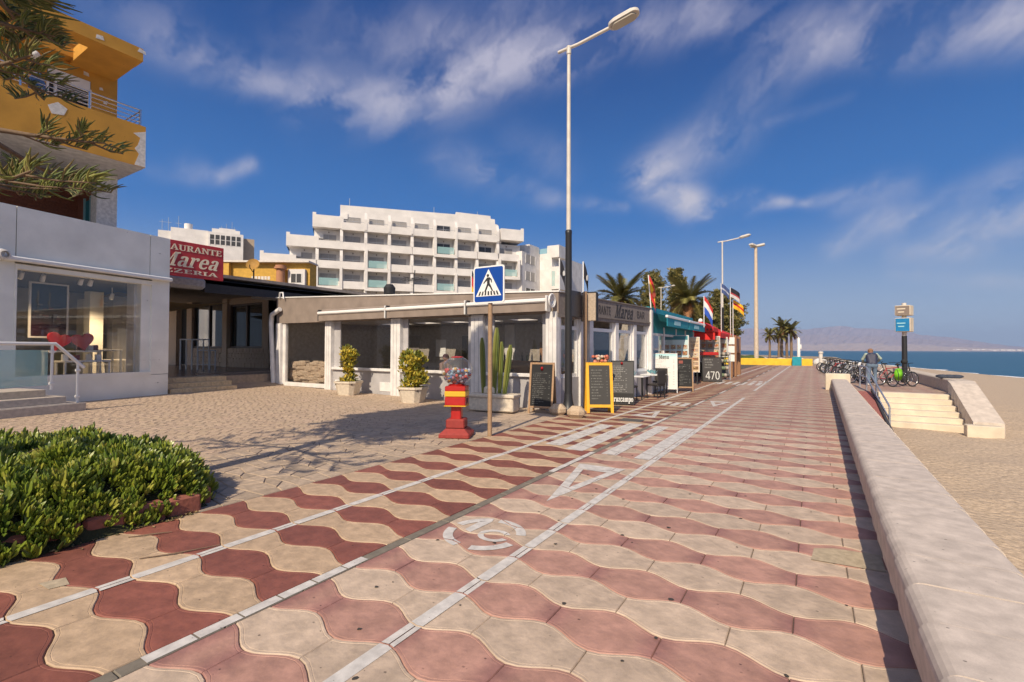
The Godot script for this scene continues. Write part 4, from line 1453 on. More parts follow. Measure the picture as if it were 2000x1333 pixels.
	for k in 9:
		var a := k / 9.0
		var b := (k + 1) / 9.0
		g.quad(Vector3(-29, 3.55 - sin(a * PI) * 0.35, lerpf(-7.6, -12, a)), Vector3(-22.5, 3.75 - sin(a * PI) * 0.25, lerpf(-7.6, -12, a)), Vector3(-22.5, 3.75 - sin(b * PI) * 0.25, lerpf(-7.6, -12, b)), Vector3(-29, 3.55 - sin(b * PI) * 0.35, lerpf(-7.6, -12, b)))
	obj("shade_cloth", g, mat("yellow_cloth", Color(0.36, 0.24, 0.09), 0.9), p)
	# red sign
	var sg := thing("restaurant_sign", "red restaurant sign with cream script lettering", "sign", Vector3(-17.6, 3.97, -7.65), PI / 2)
	g = Geo.new()
	g.bev(Vector3(0, 0.58, -0.06), Vector3(2.6, 1.16, 0.12), 0.01)
	obj("panel", g, M.red_sign, sg)
	lettering("lettering", "RESTAURANTE", 0.19, M.letter_cream, sg, Transform3D(Basis(), Vector3(0.02, 0.94, 0.008)), "Droid Serif", true, 2.4)
	lettering("lettering", "Marea", 0.46, M.letter_cream, sg, Transform3D(Basis(), Vector3(0.25, 0.54, 0.008)), "Droid Serif", true, 1.8, 0.35)
	lettering("lettering", "PIZZERIA", 0.13, M.letter_cream, sg, Transform3D(Basis(), Vector3(0.05, 0.17, 0.008)), "Droid Serif", true, 2.1)
	# tall white frames on the terrace
	var bt := thing("bar_table", "tall white metal bar table frame on the pizzeria terrace", "table", Vector3(-24.9, 0.6, -11.4), 0.53)
	for sx in [-0.55, 0.0, 0.55]:
		for sz in [-0.2, 0.2]:
			g = Geo.new()
			g.box(Vector3(sx, 0.7, sz), Vector3(0.045, 1.4, 0.045))
			obj("leg", g, M.white_metal, bt)
	g = Geo.new()
	g.box(Vector3(0, 1.42, 0), Vector3(1.16, 0.05, 0.46))
	obj("table_top", g, M.white_metal, bt)
	var bs := thing("bar_stool", "white metal bar stool beside the tall terrace table", "stool", Vector3(-24.0, 0.6, -11.5), 0.53)
	for sx in [-0.28, 0.28]:
		for sz in [-0.2, 0.2]:
			g = Geo.new()
			g.box(Vector3(sx, 0.45, sz), Vector3(0.04, 0.9, 0.04))
			obj("leg", g, M.white_metal, bs)
	g = Geo.new()
	g.box(Vector3(0, 0.91, 0), Vector3(0.62, 0.05, 0.46))
	obj("seat", g, M.white_metal, bs)
	g = Geo.new()
	g.box(Vector3(0, 0.25, 0.2), Vector3(0.5, 0.03, 0.03)); g.box(Vector3(0, 0.25, -0.2), Vector3(0.5, 0.03, 0.03))
	obj("foot_rest", g, M.white_metal, bs)
	# satellite dish on the canopy
	var sd := thing("satellite_dish", "rusty ochre satellite dish on a pole above the canopy roof", "satellite dish", Vector3(-23.6, 4.3, -13.45), 0.7)
	g = Geo.new()
	g.tube([Vector3(0, 0, 0), Vector3(0, 1.35, 0)], 0.035, 8)
	obj("pole", g, M.dark, sd)
	g = Geo.new()
	g.x = Transform3D(Basis(Vector3.RIGHT, 1.15).scaled(Vector3.ONE * 0.82), Vector3(0, 1.45, 0.08))
	var pr := [Vector2(0.001, 0.0)]
	for i in 7: pr.append(Vector2(0.055 * (i + 1), 0.1 * pow((i + 1) / 7.0, 2)))
	g.lathe(pr, 20)
	var dish := obj("dish", g, mat("dish_rust", Color(0.38, 0.20, 0.035), 0.7, "stain", 1.0), sd)
	dish.mesh = dish.mesh
	g = Geo.new()
	g.tube([Vector3(0, 1.1, 0.1), Vector3(0, 1.25, 0.5), Vector3(0, 1.4, 0.52)], 0.02, 6)
	obj("feed_arm", g, M.dark, sd)
# ---- the glazed beach restaurants along the promenade
func build_restaurants() -> void:
	var r := thing("beach_restaurant", "taupe and white glazed beach restaurant on the promenade corner", "restaurant")
	var z := -11.3
	var g := Geo.new()
	# fascia: front sloping up to the left, then along the sea side
	g.prism(PackedVector2Array([Vector2(-18.15, 2.6), Vector2(-5.63, 2.56), Vector2(-5.63, 3.11), Vector2(-18.15, 3.62)]), z - 0.25, z)
	obj("fascia", g, M.taupe, r)
	g = Geo.new()
	g.prism(PackedVector2Array([Vector2(-18.2, 3.622), Vector2(-5.6, 3.112), Vector2(-5.6, 3.15), Vector2(-18.2, 3.66)]), z - 0.3, z + 0.03)
	obj("coping", g, M.white_metal, r)
	var C := Vector3(-5.64, 0, z)
	var S := Vector3(-5.0, 0, -17.5)
	var sd := (S - C).normalized()
	var sl := (S - C).length()
	var side := Transform3D(Basis(sd, Vector3.UP, sd.cross(Vector3.UP)), C)   # x along the sea side, z out to the sea
	g = Geo.new()
	g.x = side
	g.span(Vector3(0.005, 2.46, -0.25), Vector3(sl, 3.1, 0.0))
	g.span(Vector3(0.9, 2.56, 0.0), Vector3(sl, 2.6, 0.03))
	obj("fascia", g, M.taupe_dark, r)
	g = Geo.new()
	g.x = side
	g.span(Vector3(0.0, 3.1, -0.3), Vector3(sl + 0.05, 3.13, 0.03))
	obj("coping", g, M.taupe_dark, r)
	lettering("lettering", "RESTAURANTE", 0.26, mat("letter_dark", Color(0.035, 0.03, 0.03), 0.6), r, side * Transform3D(Basis(), Vector3(2.15, 2.8, 0.004)), "Droid Sans", false, 1.75)
	lettering("lettering", "Marea", 0.42, M.letter_dark, r, side * Transform3D(Basis(), Vector3(4.05, 2.82, 0.004)), "Droid Serif", true, 1.35, 0.35)
	lettering("lettering", "BAR", 0.24, M.letter_dark, r, side * Transform3D(Basis(), Vector3(5.35, 2.81, 0.004)), "Droid Sans", false, 0.62)
	# roof
	g = Geo.new()
	# flat roof with a row of glazed lights in it
	g.span(Vector3(-18.1, 2.72, -15.2), Vector3(-5.95, 2.9, z - 0.26)); g.span(Vector3(-18.1, 2.72, -17.4), Vector3(-5.95, 2.9, -16.0)); g.span(Vector3(-18.1, 2.72, -16.0), Vector3(-16.6, 2.9, -15.2)); g.span(Vector3(-6.8, 2.72, -16.0), Vector3(-5.95, 2.9, -15.2))
	for k in 5: g.span(Vector3(-15.2 + k * 1.6, 2.72, -16.0), Vector3(-14.5 + k * 1.6, 2.9, -15.2))
	obj("roof", g, M.white_plaster, r)
	# front pillars
	for q in [[-15.06, -14.72, 0.1], [-11.71, -11.28, 0.06], [-8.44, -8.01, 0.0], [-5.98, -5.66, 0.0], [-18.1, -17.8, 0.2]]:
		g = Geo.new()
		g.bev(Vector3((q[0] + q[1]) * 0.5, 1.28, z - 0.08), Vector3(q[1] - q[0], 2.64, 0.3), 0.012)
		var pl := obj("pillar", g, M.white_paint, r)
		g = Geo.new()
		for k in 2: g.span(Vector3(lerpf(q[0], q[1], 0.3 + 0.35 * k), 0.1, z + 0.069), Vector3(lerpf(q[0], q[1], 0.34 + 0.35 * k), 2.5, z + 0.074))
		obj("groove", g, M.grey_panel, pl)
	# windows: half wall, sill, vinyl pane, side strips
	for q in [[-14.72, -11.71, -14.39, -11.82], [-11.28, -8.44, -11.08, -8.64], [-8.01, -5.98, -7.72, -6.15]]:
		g = Geo.new()
		g.span(Vector3(q[0], -0.1, z - 0.2), Vector3(q[1], 0.86, z - 0.06))
		var hw := obj("half_wall", g, M.grey_panel, r)
		for k in 2:
			g = Geo.new()
			g.bev(Vector3(q[0] + 0.36 + k * (q[1] - q[0] - 0.72), 0.34, z - 0.055), Vector3(0.5, 0.3, 0.02), 0.006)
			obj("kick_plate", g, M.white_paint, hw)
		g = Geo.new()
		g.bev(Vector3((q[0] + q[1]) * 0.5, 0.9, z - 0.08), Vector3(q[1] - q[0], 0.09, 0.24), 0.01)
		obj("sill", g, M.white_paint, r)
		g = Geo.new()
		g.span(Vector3(q[0], 0.945, z - 0.14), Vector3(q[2], 2.6, z - 0.09))
		var wf := obj("window", g, M.grey_panel, r)
		g = Geo.new()
		g.span(Vector3(q[3], 0.945, z - 0.14), Vector3(q[1], 2.6, z - 0.09))
		obj("side_strip", g, M.grey_panel, wf)
		g = Geo.new()
		g.box(Vector3((q[2] + q[3]) * 0.5, 1.76, z - 0.115), Vector3(q[3] - q[2], 1.63, 0.006))
		obj("pane", g, M.pvc, wf)
	g = Geo.new()
	g.span(Vector3(-17.8, 0.15, z - 0.16), Vector3(-17.62, 2.6, z - 0.05)); g.span(Vector3(-15.2, 0.15, z - 0.16), Vector3(-15.06, 2.6, z - 0.05)); g.span(Vector3(-17.62, 0.15, z - 0.15), Vector3(-15.2, 0.3, z - 0.06))
	var df := obj("door", g, M.white_paint, r)
	g = Geo.new()
	g.box(Vector3(-16.4, 1.45, z - 0.11), Vector3(2.4, 2.3, 0.006))
	obj("pane", g, M.pvc, df)
	# awning cassettes
	for q in [[-15.15, -11.75], [-11.68, -8.5], [-8.42, -5.85]]:
		var aw := thing("roller_awning", "rolled taupe awning over the %s window of the corner restaurant" % ("left" if q[0] < -15 else ("middle" if q[0] < -11 else "right")), "awning", Vector3((q[0] + q[1]) * 0.5, 2.6, z + 0.2), 0.0, "awnings on the corner restaurant")
		var w: float = q[1] - q[0]
		g = Geo.new()
		g.bev(Vector3(0, 0.28, 0.07), Vector3(w, 0.11, 0.16), 0.03)
		obj("front_bar", g, M.white_metal, aw)
		g = Geo.new()
		g.prism(PackedVector2Array([Vector2(-w / 2 + 0.02, 0.0), Vector2(w / 2 - 0.02, 0.0), Vector2(w / 2 - 0.02, 0.24), Vector2(-w / 2 + 0.02, 0.24)]), 0.08, 0.09)
		obj("valance", g, M.taupe, aw)
		g = Geo.new()
		g.bev(Vector3(0, 0.36, -0.1), Vector3(w, 0.12, 0.16), 0.04)
		obj("roller", g, M.taupe, aw)
		for x in [-w / 2, w / 2]:
			g = Geo.new()
			g.bev(Vector3(x, 0.2, -0.02), Vector3(0.05, 0.42, 0.26), 0.03)
			obj("bracket", g, M.dark_inside if x < 0 else M.white_metal, aw)
	g = Geo.new()
	g.x = Transform3D(Basis(Vector3.UP, PI / 2), Vector3(-5.72, 2.86, z + 0.27))
	for k in 3:
		var ring := []
		for i in 13: ring.append(Vector3(cos(TAU * i / 12) * (0.07 + 0.05 * k), sin(TAU * i / 12) * (0.07 + 0.05 * k), k * 0.02))
		g.tube(ring, 0.025, 6, false)
	obj("awning_gear", g, M.white_metal, r)
	# drain pipe at the left end
	g = Geo.new()
	g.tube([Vector3(-17.75, 3.15, z + 0.12), Vector3(-18.25, 2.95, z + 0.14), Vector3(-18.3, 2.6, z + 0.14), Vector3(-18.1, 0.15, z + 0.14)], 0.09, 9)
	obj("drain_pipe", g, M.white_paint, r)
	g = Geo.new()
	g.tube([Vector3(-17.9, 3.6, z + 0.05), Vector3(-17.8, 3.8, z + 0.1), Vector3(-17.6, 3.8, z + 0.1), Vector3(-17.55, 3.55, z + 0.1)], 0.03, 6)
	obj("vent_hook", g, M.white_metal, r)
	g = Geo.new()
	g.lathe([Vector2(0.13, 2.85), Vector2(0.13, 3.6), Vector2(0.2, 3.62), Vector2(0.22, 3.85), Vector2(0.12, 3.98), Vector2(0, 4.0)], 12, Vector3(-13.2, 0, -12.6), false)
	obj("flue", g, M.dark, r)
	# sea side bays
	var posts := [0.0, 1.32, 1.85, 3.55, 4.95, sl]
	for k in posts.size():
		var x: float = posts[k]
		g = Geo.new()
		g.x = side
		g.span(Vector3(x - (0.0 if k == 0 else 0.11), -0.1, -0.24), Vector3(x + 0.11, 2.48, -0.02))
		obj("pillar", g, M.white_paint, r)
	for k in 5:
		var a: float = posts[k] + 0.11
		var b: float = posts[k + 1] - 0.11
		if b - a < 0.4: continue
		g = Geo.new()
		g.x = side
		g.span(Vector3(a, -0.1, -0.2), Vector3(b, 0.84, -0.08))
		obj("half_wall", g, M.grey_panel, r)
		g = Geo.new()
		g.x = side
		for x in [a + 0.05, b - 0.05]: g.span(Vector3(x - 0.05, 0.84, -0.18), Vector3(x + 0.05, 2.46, -0.09))
		for y in [0.89, 2.2]: g.span(Vector3(a + 0.1, y - 0.05, -0.17), Vector3(b - 0.1, y + 0.05, -0.1))
		var wn := obj("window", g, M.white_metal, r)
		g = Geo.new()
		g.x = side
		g.box(Vector3((a + b) * 0.5, 1.54, -0.13), Vector3(b - a - 0.2, 1.22, 0.006))
		obj("pane", g, M.clear_glass, wn)
	# interior shell
	g = Geo.new()
	g.span(Vector3(-18.1, -0.05, -17.4), Vector3(-5.75, 0.06, z - 0.26))
	obj("floor", g, mat("inner_floor", Color(0.30, 0.25, 0.21), 0.5, "stain", 0.6), r)
	g = Geo.new()
	g.span(Vector3(-18.1, 0.06, -17.5), Vector3(-5.2, 2.75, -17.3)); g.span(Vector3(-18.15, 0.06, -17.4), Vector3(-18.0, 2.75, z - 0.3))
	obj("back_wall", g, mat("inner_wall", Color(0.36, 0.32, 0.28), 0.8, "stain", 0.5), r)
	for k in 6:
		g = Geo.new()
		g.bev(Vector3(-16.6 + k * 1.9, 1.45 + 0.2 * (k % 2), -17.27), Vector3([1.1, 0.6, 1.3, 0.5, 0.9, 1.2][k], [1.6, 0.8, 1.5, 2.0, 0.9, 1.5][k], 0.05), 0.01)
		obj("wall_panel", g, [M.taupe_dark, M.white_sign, M.dark, M.white_paint, M.wood, M.dark_inside][k], r)
	g = Geo.new()
	g.bev(Vector3(-10.5, 0.6, -16.6), Vector3(4.4, 1.1, 0.5), 0.02)
	obj("bar_counter", g, M.wood, r)
	for k in 14:
		g = Geo.new()
		g.lathe([Vector2(0.04, 0), Vector2(0.04, 0.2), Vector2(0.015, 0.26), Vector2(0.015, 0.33), Vector2(0, 0.33)], 7, Vector3(-12.4 + k * 0.28, 1.15, -16.6 + 0.1 * (k % 3)), false)
		obj("bottle", g, [M.dark, mat("bottle_green", Color(0.03, 0.1, 0.03), 0.2), M.letter_cream][k % 3], r)
	for k in 3:
		g = Geo.new()
		g.bev(Vector3(-14.2 + k * 3.6, 1.4, -14.4), Vector3(0.16, 2.66, 0.16), 0.01)
		obj("inner_post", g, M.white_paint, r)
	g = Geo.new()
	for i in 95: g.bev(Vector3(-17.9 + rf(0, 2.5), 0.28 + rf(0, 0.75), -11.85 + rf(-0.06, 0.06)), Vector3(rf(0.2, 0.45), rf(0.14, 0.25), 0.3), 0.05)
	stuff(obj("rubble_counter", g, M.stone_wall, r))
	# box cabinet and rusty pole on the sea side
	var cb := thing("sign_cabinet", "tan metal sign cabinet fixed to the restaurant fascia", "cabinet", Vector3(-5.31, 2.42, -12.62), 0.08)
	g = Geo.new()
	g.bev(Vector3(0, 0.38, 0), Vector3(0.42, 0.78, 0.14), 0.01)
	obj("cabinet_face", g, mat("tan_sheet", Color(0.42, 0.34, 0.26), 0.6, "stain", 1.2), cb)
	g = Geo.new()
	for x in [-0.21, 0.21]: g.bev(Vector3(x, 0.38, 0.0), Vector3(0.03, 0.8, 0.15), 0.005)
	g.bev(Vector3(0, 0.785, 0.0), Vector3(0.39, 0.03, 0.16), 0.005)
	obj("cabinet_frame", g, M.dark, cb)
	g = Geo.new()
	g.x = side
	g.span(Vector3(0.36, 2.5, 0.02), Vector3(1.02, 3.2, 0.1))
	tag(obj("fascia_sheet", g, mat("brown_sheet", Color(0.05, 0.04, 0.035), 0.3, "stain", 1.0)), "dark glossy brown panel between lamp post and rusty pole on the fascia", "panel")
	g = Geo.new()
	g.tube([side * Vector3(1.15, 0, 0.16), side * Vector3(1.15, 3.22, 0.16)], 0.055, 8)
	g.tube([side * Vector3(1.15, 1.0, 0.16), side * Vector3(0.98, 0.85, 0.4)], 0.03, 6)
	tag(obj("rusty_pole", g, M.rust_pole), "rusty brown pole standing beside the tan sign cabinet", "pole")
	build_tables(side)
	build_neighbours()

func make_chair(label: String, group: String) -> Node3D:
	var c := thing("restaurant_chair", label, "chair", Vector3.ZERO, 0.0, group)
	var g := Geo.new()
	g.bev(Vector3(0, 0.44, 0), Vector3(0.46, 0.06, 0.46), 0.02)
	obj("seat", g, M.wicker, c)
	g = Geo.new()
	g.bev(Vector3(0, 0.70, -0.22), Vector3(0.46, 0.46, 0.04), 0.015)
	obj("backrest", g, M.wicker, c)
	for sx in [-0.2, 0.2]:
		for sz in [-0.2, 0.2]:
			g = Geo.new()
			g.tube([Vector3(sx, 0, sz), Vector3(sx, 0.42, sz)], 0.018, 6)
			obj("leg", g, M.black_metal, c)
	return c
func make_table(label: String, group: String, cloth: bool) -> Node3D:
	var t := thing("restaurant_table", label, "table", Vector3.ZERO, 0.0, group)
	var g := Geo.new()
	g.bev(Vector3(0, 0.73, 0), Vector3(0.75, 0.03, 0.75), 0.008)
	obj("table_top", g, M.white_metal, t)
	if cloth:
		g = Geo.new()
		g.bev(Vector3(0, 0.66, 0), Vector3(0.79, 0.19, 0.79), 0.012)
		obj("table_cloth", g, M.cloth_white, t)
	for sx in [-0.3, 0.3]:
		for sz in [-0.3, 0.3]:
			g = Geo.new()
			g.tube([Vector3(sx, 0, sz), Vector3(sx, 0.71, sz)], 0.02, 6)
			obj("leg", g, M.black_metal, t)
	return t
func napkin(p: Vector3, label: String) -> void:
	var g := Geo.new()
	for k in 4:
		var a := k * 0.8 + 0.3
		g.tri(Vector3(0, 0, 0), Vector3(cos(a) * 0.14, 0.17, sin(a) * 0.14), Vector3(cos(a + 0.7) * 0.15, 0.10, sin(a + 0.7) * 0.15))
		g.tri(Vector3(0.01, 0, 0), Vector3(cos(a + 0.7) * 0.15, 0.10, sin(a + 0.7) * 0.15), Vector3(cos(a) * 0.14, 0.17, sin(a) * 0.14))
	tag(obj("folded_napkin", g, mat("napkin", Color(0.20, 0.42, 0.46), 0.9), null, at(p)), label, "napkin", "folded napkins on tables")

func build_tables(side: Transform3D) -> void:
	var ch := make_chair("black wicker chair inside the restaurant by the left window", "chairs inside the restaurant")
	ch.position = Vector3(-13.2, 0.06, -12.5)
	ch.rotation.y = 1.4
	var tb := make_table("white clothed table inside the restaurant behind the left window", "tables inside the restaurant", true)
	tb.position = Vector3(-12.5, 0.06, -12.5)
	var wins := ["left", "middle", "right"]
	for k in [1, 2]:
		var x: float = [-12.5, -9.8, -7.0][k]
		dup(tb, Vector3(x, 0.06, -12.6), 0, "white clothed table inside the restaurant behind the %s window" % wins[k])
		dup(ch, Vector3(x - 0.75, 0.06, -12.6), 1.5, "black wicker chair left of the table behind the %s window" % wins[k])
		dup(ch, Vector3(x + 0.75, 0.06, -12.5), -1.5, "black wicker chair right of the table behind the %s window" % wins[k])
	dup(ch, Vector3(-11.8, 0.06, -12.7), -1.4, "black wicker chair right of the table behind the left window")
	dup(tb, side * Vector3(4.3, 0.06, -1.2), 0.1, "white clothed table inside behind the last sea side window")
	napkin(Vector3(-7.0, 0.83, -12.5), "pale teal napkin on the table behind the right window")
	# outside on the promenade edge
	var ot := make_table("bare white topped table outside the sea side windows, nearer the black board", "tables outside the restaurant", false)
	ot.position = Vector3(-4.95, 0, -15.6)
	dup(ot, Vector3(-4.75, 0, -17.0), 0.05, "bare white topped table outside, nearer the white menu board")
	napkin(Vector3(-5.0, 0.75, -15.6), "pale teal folded napkin on the outside table, near one")
	napkin(Vector3(-4.7, 0.75, -17.0), "pale teal folded napkin on the outside table, far one")
	napkin(Vector3(-4.9, 0.75, -17.2), "pale teal folded napkin at the back of the far outside table")
	for q in [[-4.95, -14.9, PI, "on the near side of the first outside table"], [-4.45, -16.2, -1.9, "between the two outside tables"], [-4.75, -17.8, 0.0, "beyond the far outside table"]]:
		dup(ch, Vector3(q[0], 0, q[1]), q[2], "black wicker chair %s" % q[3], "chairs outside the restaurant")
	# flowers on the sill behind the yellow board
	var fl := thing("flower_pot", "pot of salmon pink flowers behind the yellow chalkboard", "flowers", Vector3(-5.1, 0.14, -13.0))
	var g := Geo.new()
	g.lathe([Vector2(0.13, 0.0), Vector2(0.16, 0.9), Vector2(0.19, 0.92), Vector2(0.17, 0.94), Vector2(0, 0.93)], 14, Vector3.ZERO, false)
	obj("pot", g, M.taupe_dark, fl)
	g = Geo.new()
	g.colored = true
	for k in 60:
		var a := rf(0, TAU)
		var rr := rf(0.0, 0.26)
		g.c = [Color(0.55, 0.16, 0.10), Color(0.62, 0.26, 0.17), Color(0.6, 0.5, 0.4), Color(0.08, 0.14, 0.04)][rng.randi() % 4]
		g.ball(Vector3(cos(a) * rr, 1.12 + rf(-0.12, 0.16), sin(a) * rr), Vector3(0.06, 0.05, 0.06), 6, 4)
	obj("blossoms", g, M.paint_box, fl)

func build_neighbours() -> void:
	# teal restaurant
	var t := thing("teal_restaurant", "restaurant with rolled teal awnings beyond the corner restaurant", "restaurant")
	var x0 := -5.05
	var g := Geo.new()
	g.span(Vector3(-12, 2.9, -25.4), Vector3(-5.2, 3.05, -17.7))
	obj("roof", g, M.white_plaster, t)
	g = Geo.new()
	g.bev(Vector3(-5.02, 1.5, -17.55), Vector3(0.16, 3.1, 0.22), 0.015)
	g.span(Vector3(-8.5, 3.05, -17.65), Vector3(-5.0, 3.14, -17.5))
	obj("corner_post", g, M.white_paint, t)
	for k in 2:
		var z1 := -17.95 - k * 3.7
		var aw := thing("teal_awning", "rolled teal awning with a pale name panel, %s of the two" % ["nearer", "farther"][k], "awning", Vector3(-4.85, 2.5, z1 - 1.8), 0.0, "teal awnings")
		g = Geo.new()
		g.quad(Vector3(-0.2, 0.52, 1.8), Vector3(0.3, 0.36, 1.8), Vector3(0.3, 0.36, -1.8), Vector3(-0.2, 0.52, -1.8))
		g.quad(Vector3(-0.2, 0.50, -1.8), Vector3(0.3, 0.34, -1.8), Vector3(0.3, 0.34, 1.8), Vector3(-0.2, 0.50, 1.8))
		obj("canopy", g, M.teal, aw)
		g = Geo.new()
		g.bev(Vector3(0.32, 0.34, 0), Vector3(0.1, 0.1, 3.62), 0.02)
		obj("front_bar", g, M.white_metal, aw)
		g = Geo.new()
		g.box(Vector3(0.33, 0.14, 0), Vector3(0.02, 0.32, 3.56))
		obj("valance", g, M.teal, aw)
		g = Geo.new()
		g.box(Vector3(0.343, 0.14, 0.2), Vector3(0.008, 0.16, 1.0))
		obj("name_panel", g, M.teal_pale, aw)
	g = Geo.new()
	g.span(Vector3(-5.3, 2.5, -25.3), Vector3(-5.1, 3.2, -17.7))
	obj("fascia", g, M.teal, t)
	for z in [-19.6, -21.6, -23.4, -25.2]:
		g = Geo.new()
		g.span(Vector3(-5.15, 0, z - 0.06), Vector3(-5.03, 2.5, z + 0.06))
		obj("post", g, M.white_paint, t)
	for k in 4:
		var za: float = [-17.66, -19.66, -21.66, -23.46][k]
		var zb: float = [-19.54, -21.54, -23.34, -25.14][k]
		g = Geo.new()
		g.span(Vector3(-5.13, 0, za), Vector3(-5.05, 0.85, zb)); g.span(Vector3(-5.13, 2.15, za), Vector3(-5.06, 2.24, zb))
		var wn := obj("window", g, M.white_paint, t)
		g = Geo.new()
		g.span(Vector3(-5.1, 2.24, za), Vector3(-5.07, 2.5, zb))
		obj("blind", g, M.teal, wn)
		g = Geo.new()
		g.span(Vector3(-5.096, 0.85, za), Vector3(-5.09, 2.15, zb))
		obj("pane", g, M.clear_glass, wn)
	g = Geo.new()
	g.span(Vector3(-12, 0, -25.5), Vector3(-5.2, 2.9, -25.3)); g.span(Vector3(-12.2, 0, -25.4), Vector3(-12, 2.9, -17.7)); g.span(Vector3(-12, 0, -17.75), Vector3(-5.2, 2.9, -17.6))
	obj("wall", g, M.white_wall, t)
	g = Geo.new()
	g.ball(Vector3(0, 0, 0), Vector3(0.22, 0.26, 0.22), 12, 8)
	tag(obj("hanging_lantern", g, mat("lantern", Color(0.35, 0.08, 0.08), 0.7), null, at(Vector3(-5.35, 2.05, -17.95))), "round dark red lantern hanging inside the teal restaurant corner", "lantern")
	# red restaurant
	var q := thing("red_restaurant", "restaurant with bright red awnings at the end of the row", "restaurant")
	g = Geo.new()
	g.span(Vector3(-12, 2.95, -31), Vector3(-5.4, 3.1, -25.6))
	obj("roof", g, M.white_plaster, q)
	g = Geo.new()
	g.prism(PackedVector2Array([Vector2(-5.5, 2.6), Vector2(-4.1, 2.25), Vector2(-4.1, 2.52), Vector2(-5.5, 3.1)]), -34, -27.3)
	obj("awning", g, M.red_cloth, q)
	g = Geo.new()
	g.prism(PackedVector2Array([Vector2(-5.9, 2.55), Vector2(-4.2, 2.55), Vector2(-4.2, 2.74), Vector2(-4.7, 3.02), Vector2(-5.9, 3.05)]), -27.2, -25.7)
	obj("awning", g, M.red_cloth, q)
	g = Geo.new()
	g.span(Vector3(-6.0, 2.12, -25.62), Vector3(-4.1, 2.47, -25.56))
	obj("valance", g, M.red_cloth, q)
	for k in 9:
		g = Geo.new()
		g.span(Vector3(-5.7 + k * 0.17, 2.6, -25.695), Vector3(-5.62 + k * 0.17, 2.68, -25.68))
		obj("valance_mark", g, M.dark, q)
	g = Geo.new()
	g.span(Vector3(-12, 0, -31.1), Vector3(-5.4, 2.95, -30.9)); g.span(Vector3(-12, 0, -31), Vector3(-11.9, 2.95, -25.6))
	obj("wall", g, M.dark_inside, q)
	for z in [-26.9, -28.4, -30.6]:
		g = Geo.new()
		g.span(Vector3(-4.9, 0, z - 0.06), Vector3(-4.78, 2.5, z + 0.06))
		obj("post", g, M.white_paint if z > -29 else M.wood, q)
	g = Geo.new()
	for k in 5:
		g.ball(Vector3(-5.2 - k * 0.15, 3.2, -27.8 - k * 0.8), Vector3(0.12, 0.14, 0.12), 8, 6)
	obj("roof_lamps", g, M.white_sign, q)
	# wooden notice stand at the end
	var n := thing("notice_stand", "brown timber notice stand with pinned papers at the end of the restaurants", "notice board")
	for p in [Vector3(-4.05, 0, -30.6), Vector3(-4.0, 0, -31.9), Vector3(-4.1, 0, -34.6)]:
		g = Geo.new()
		g.bev(p + Vector3(0, 1.24, 0), Vector3(0.22, 2.48, 0.22), 0.02)
		obj("post", g, M.wood, n)
	g = Geo.new()
	g.bev(Vector3(-4.04, 0.75, -31.25), Vector3(0.08, 1.3, 1.1), 0.01)
	g.bev(Vector3(-4.06, 1.9, -33.2), Vector3(0.06, 0.9, 2.6), 0.01)
	obj("board", g, M.wood, n)
	g = Geo.new()
	for k in 3: g.box(Vector3(-4.0, 1.15 + 0.5 * k, -30.47), Vector3(0.34, 0.4, 0.02))
	obj("paper", g, M.white_sign, n)

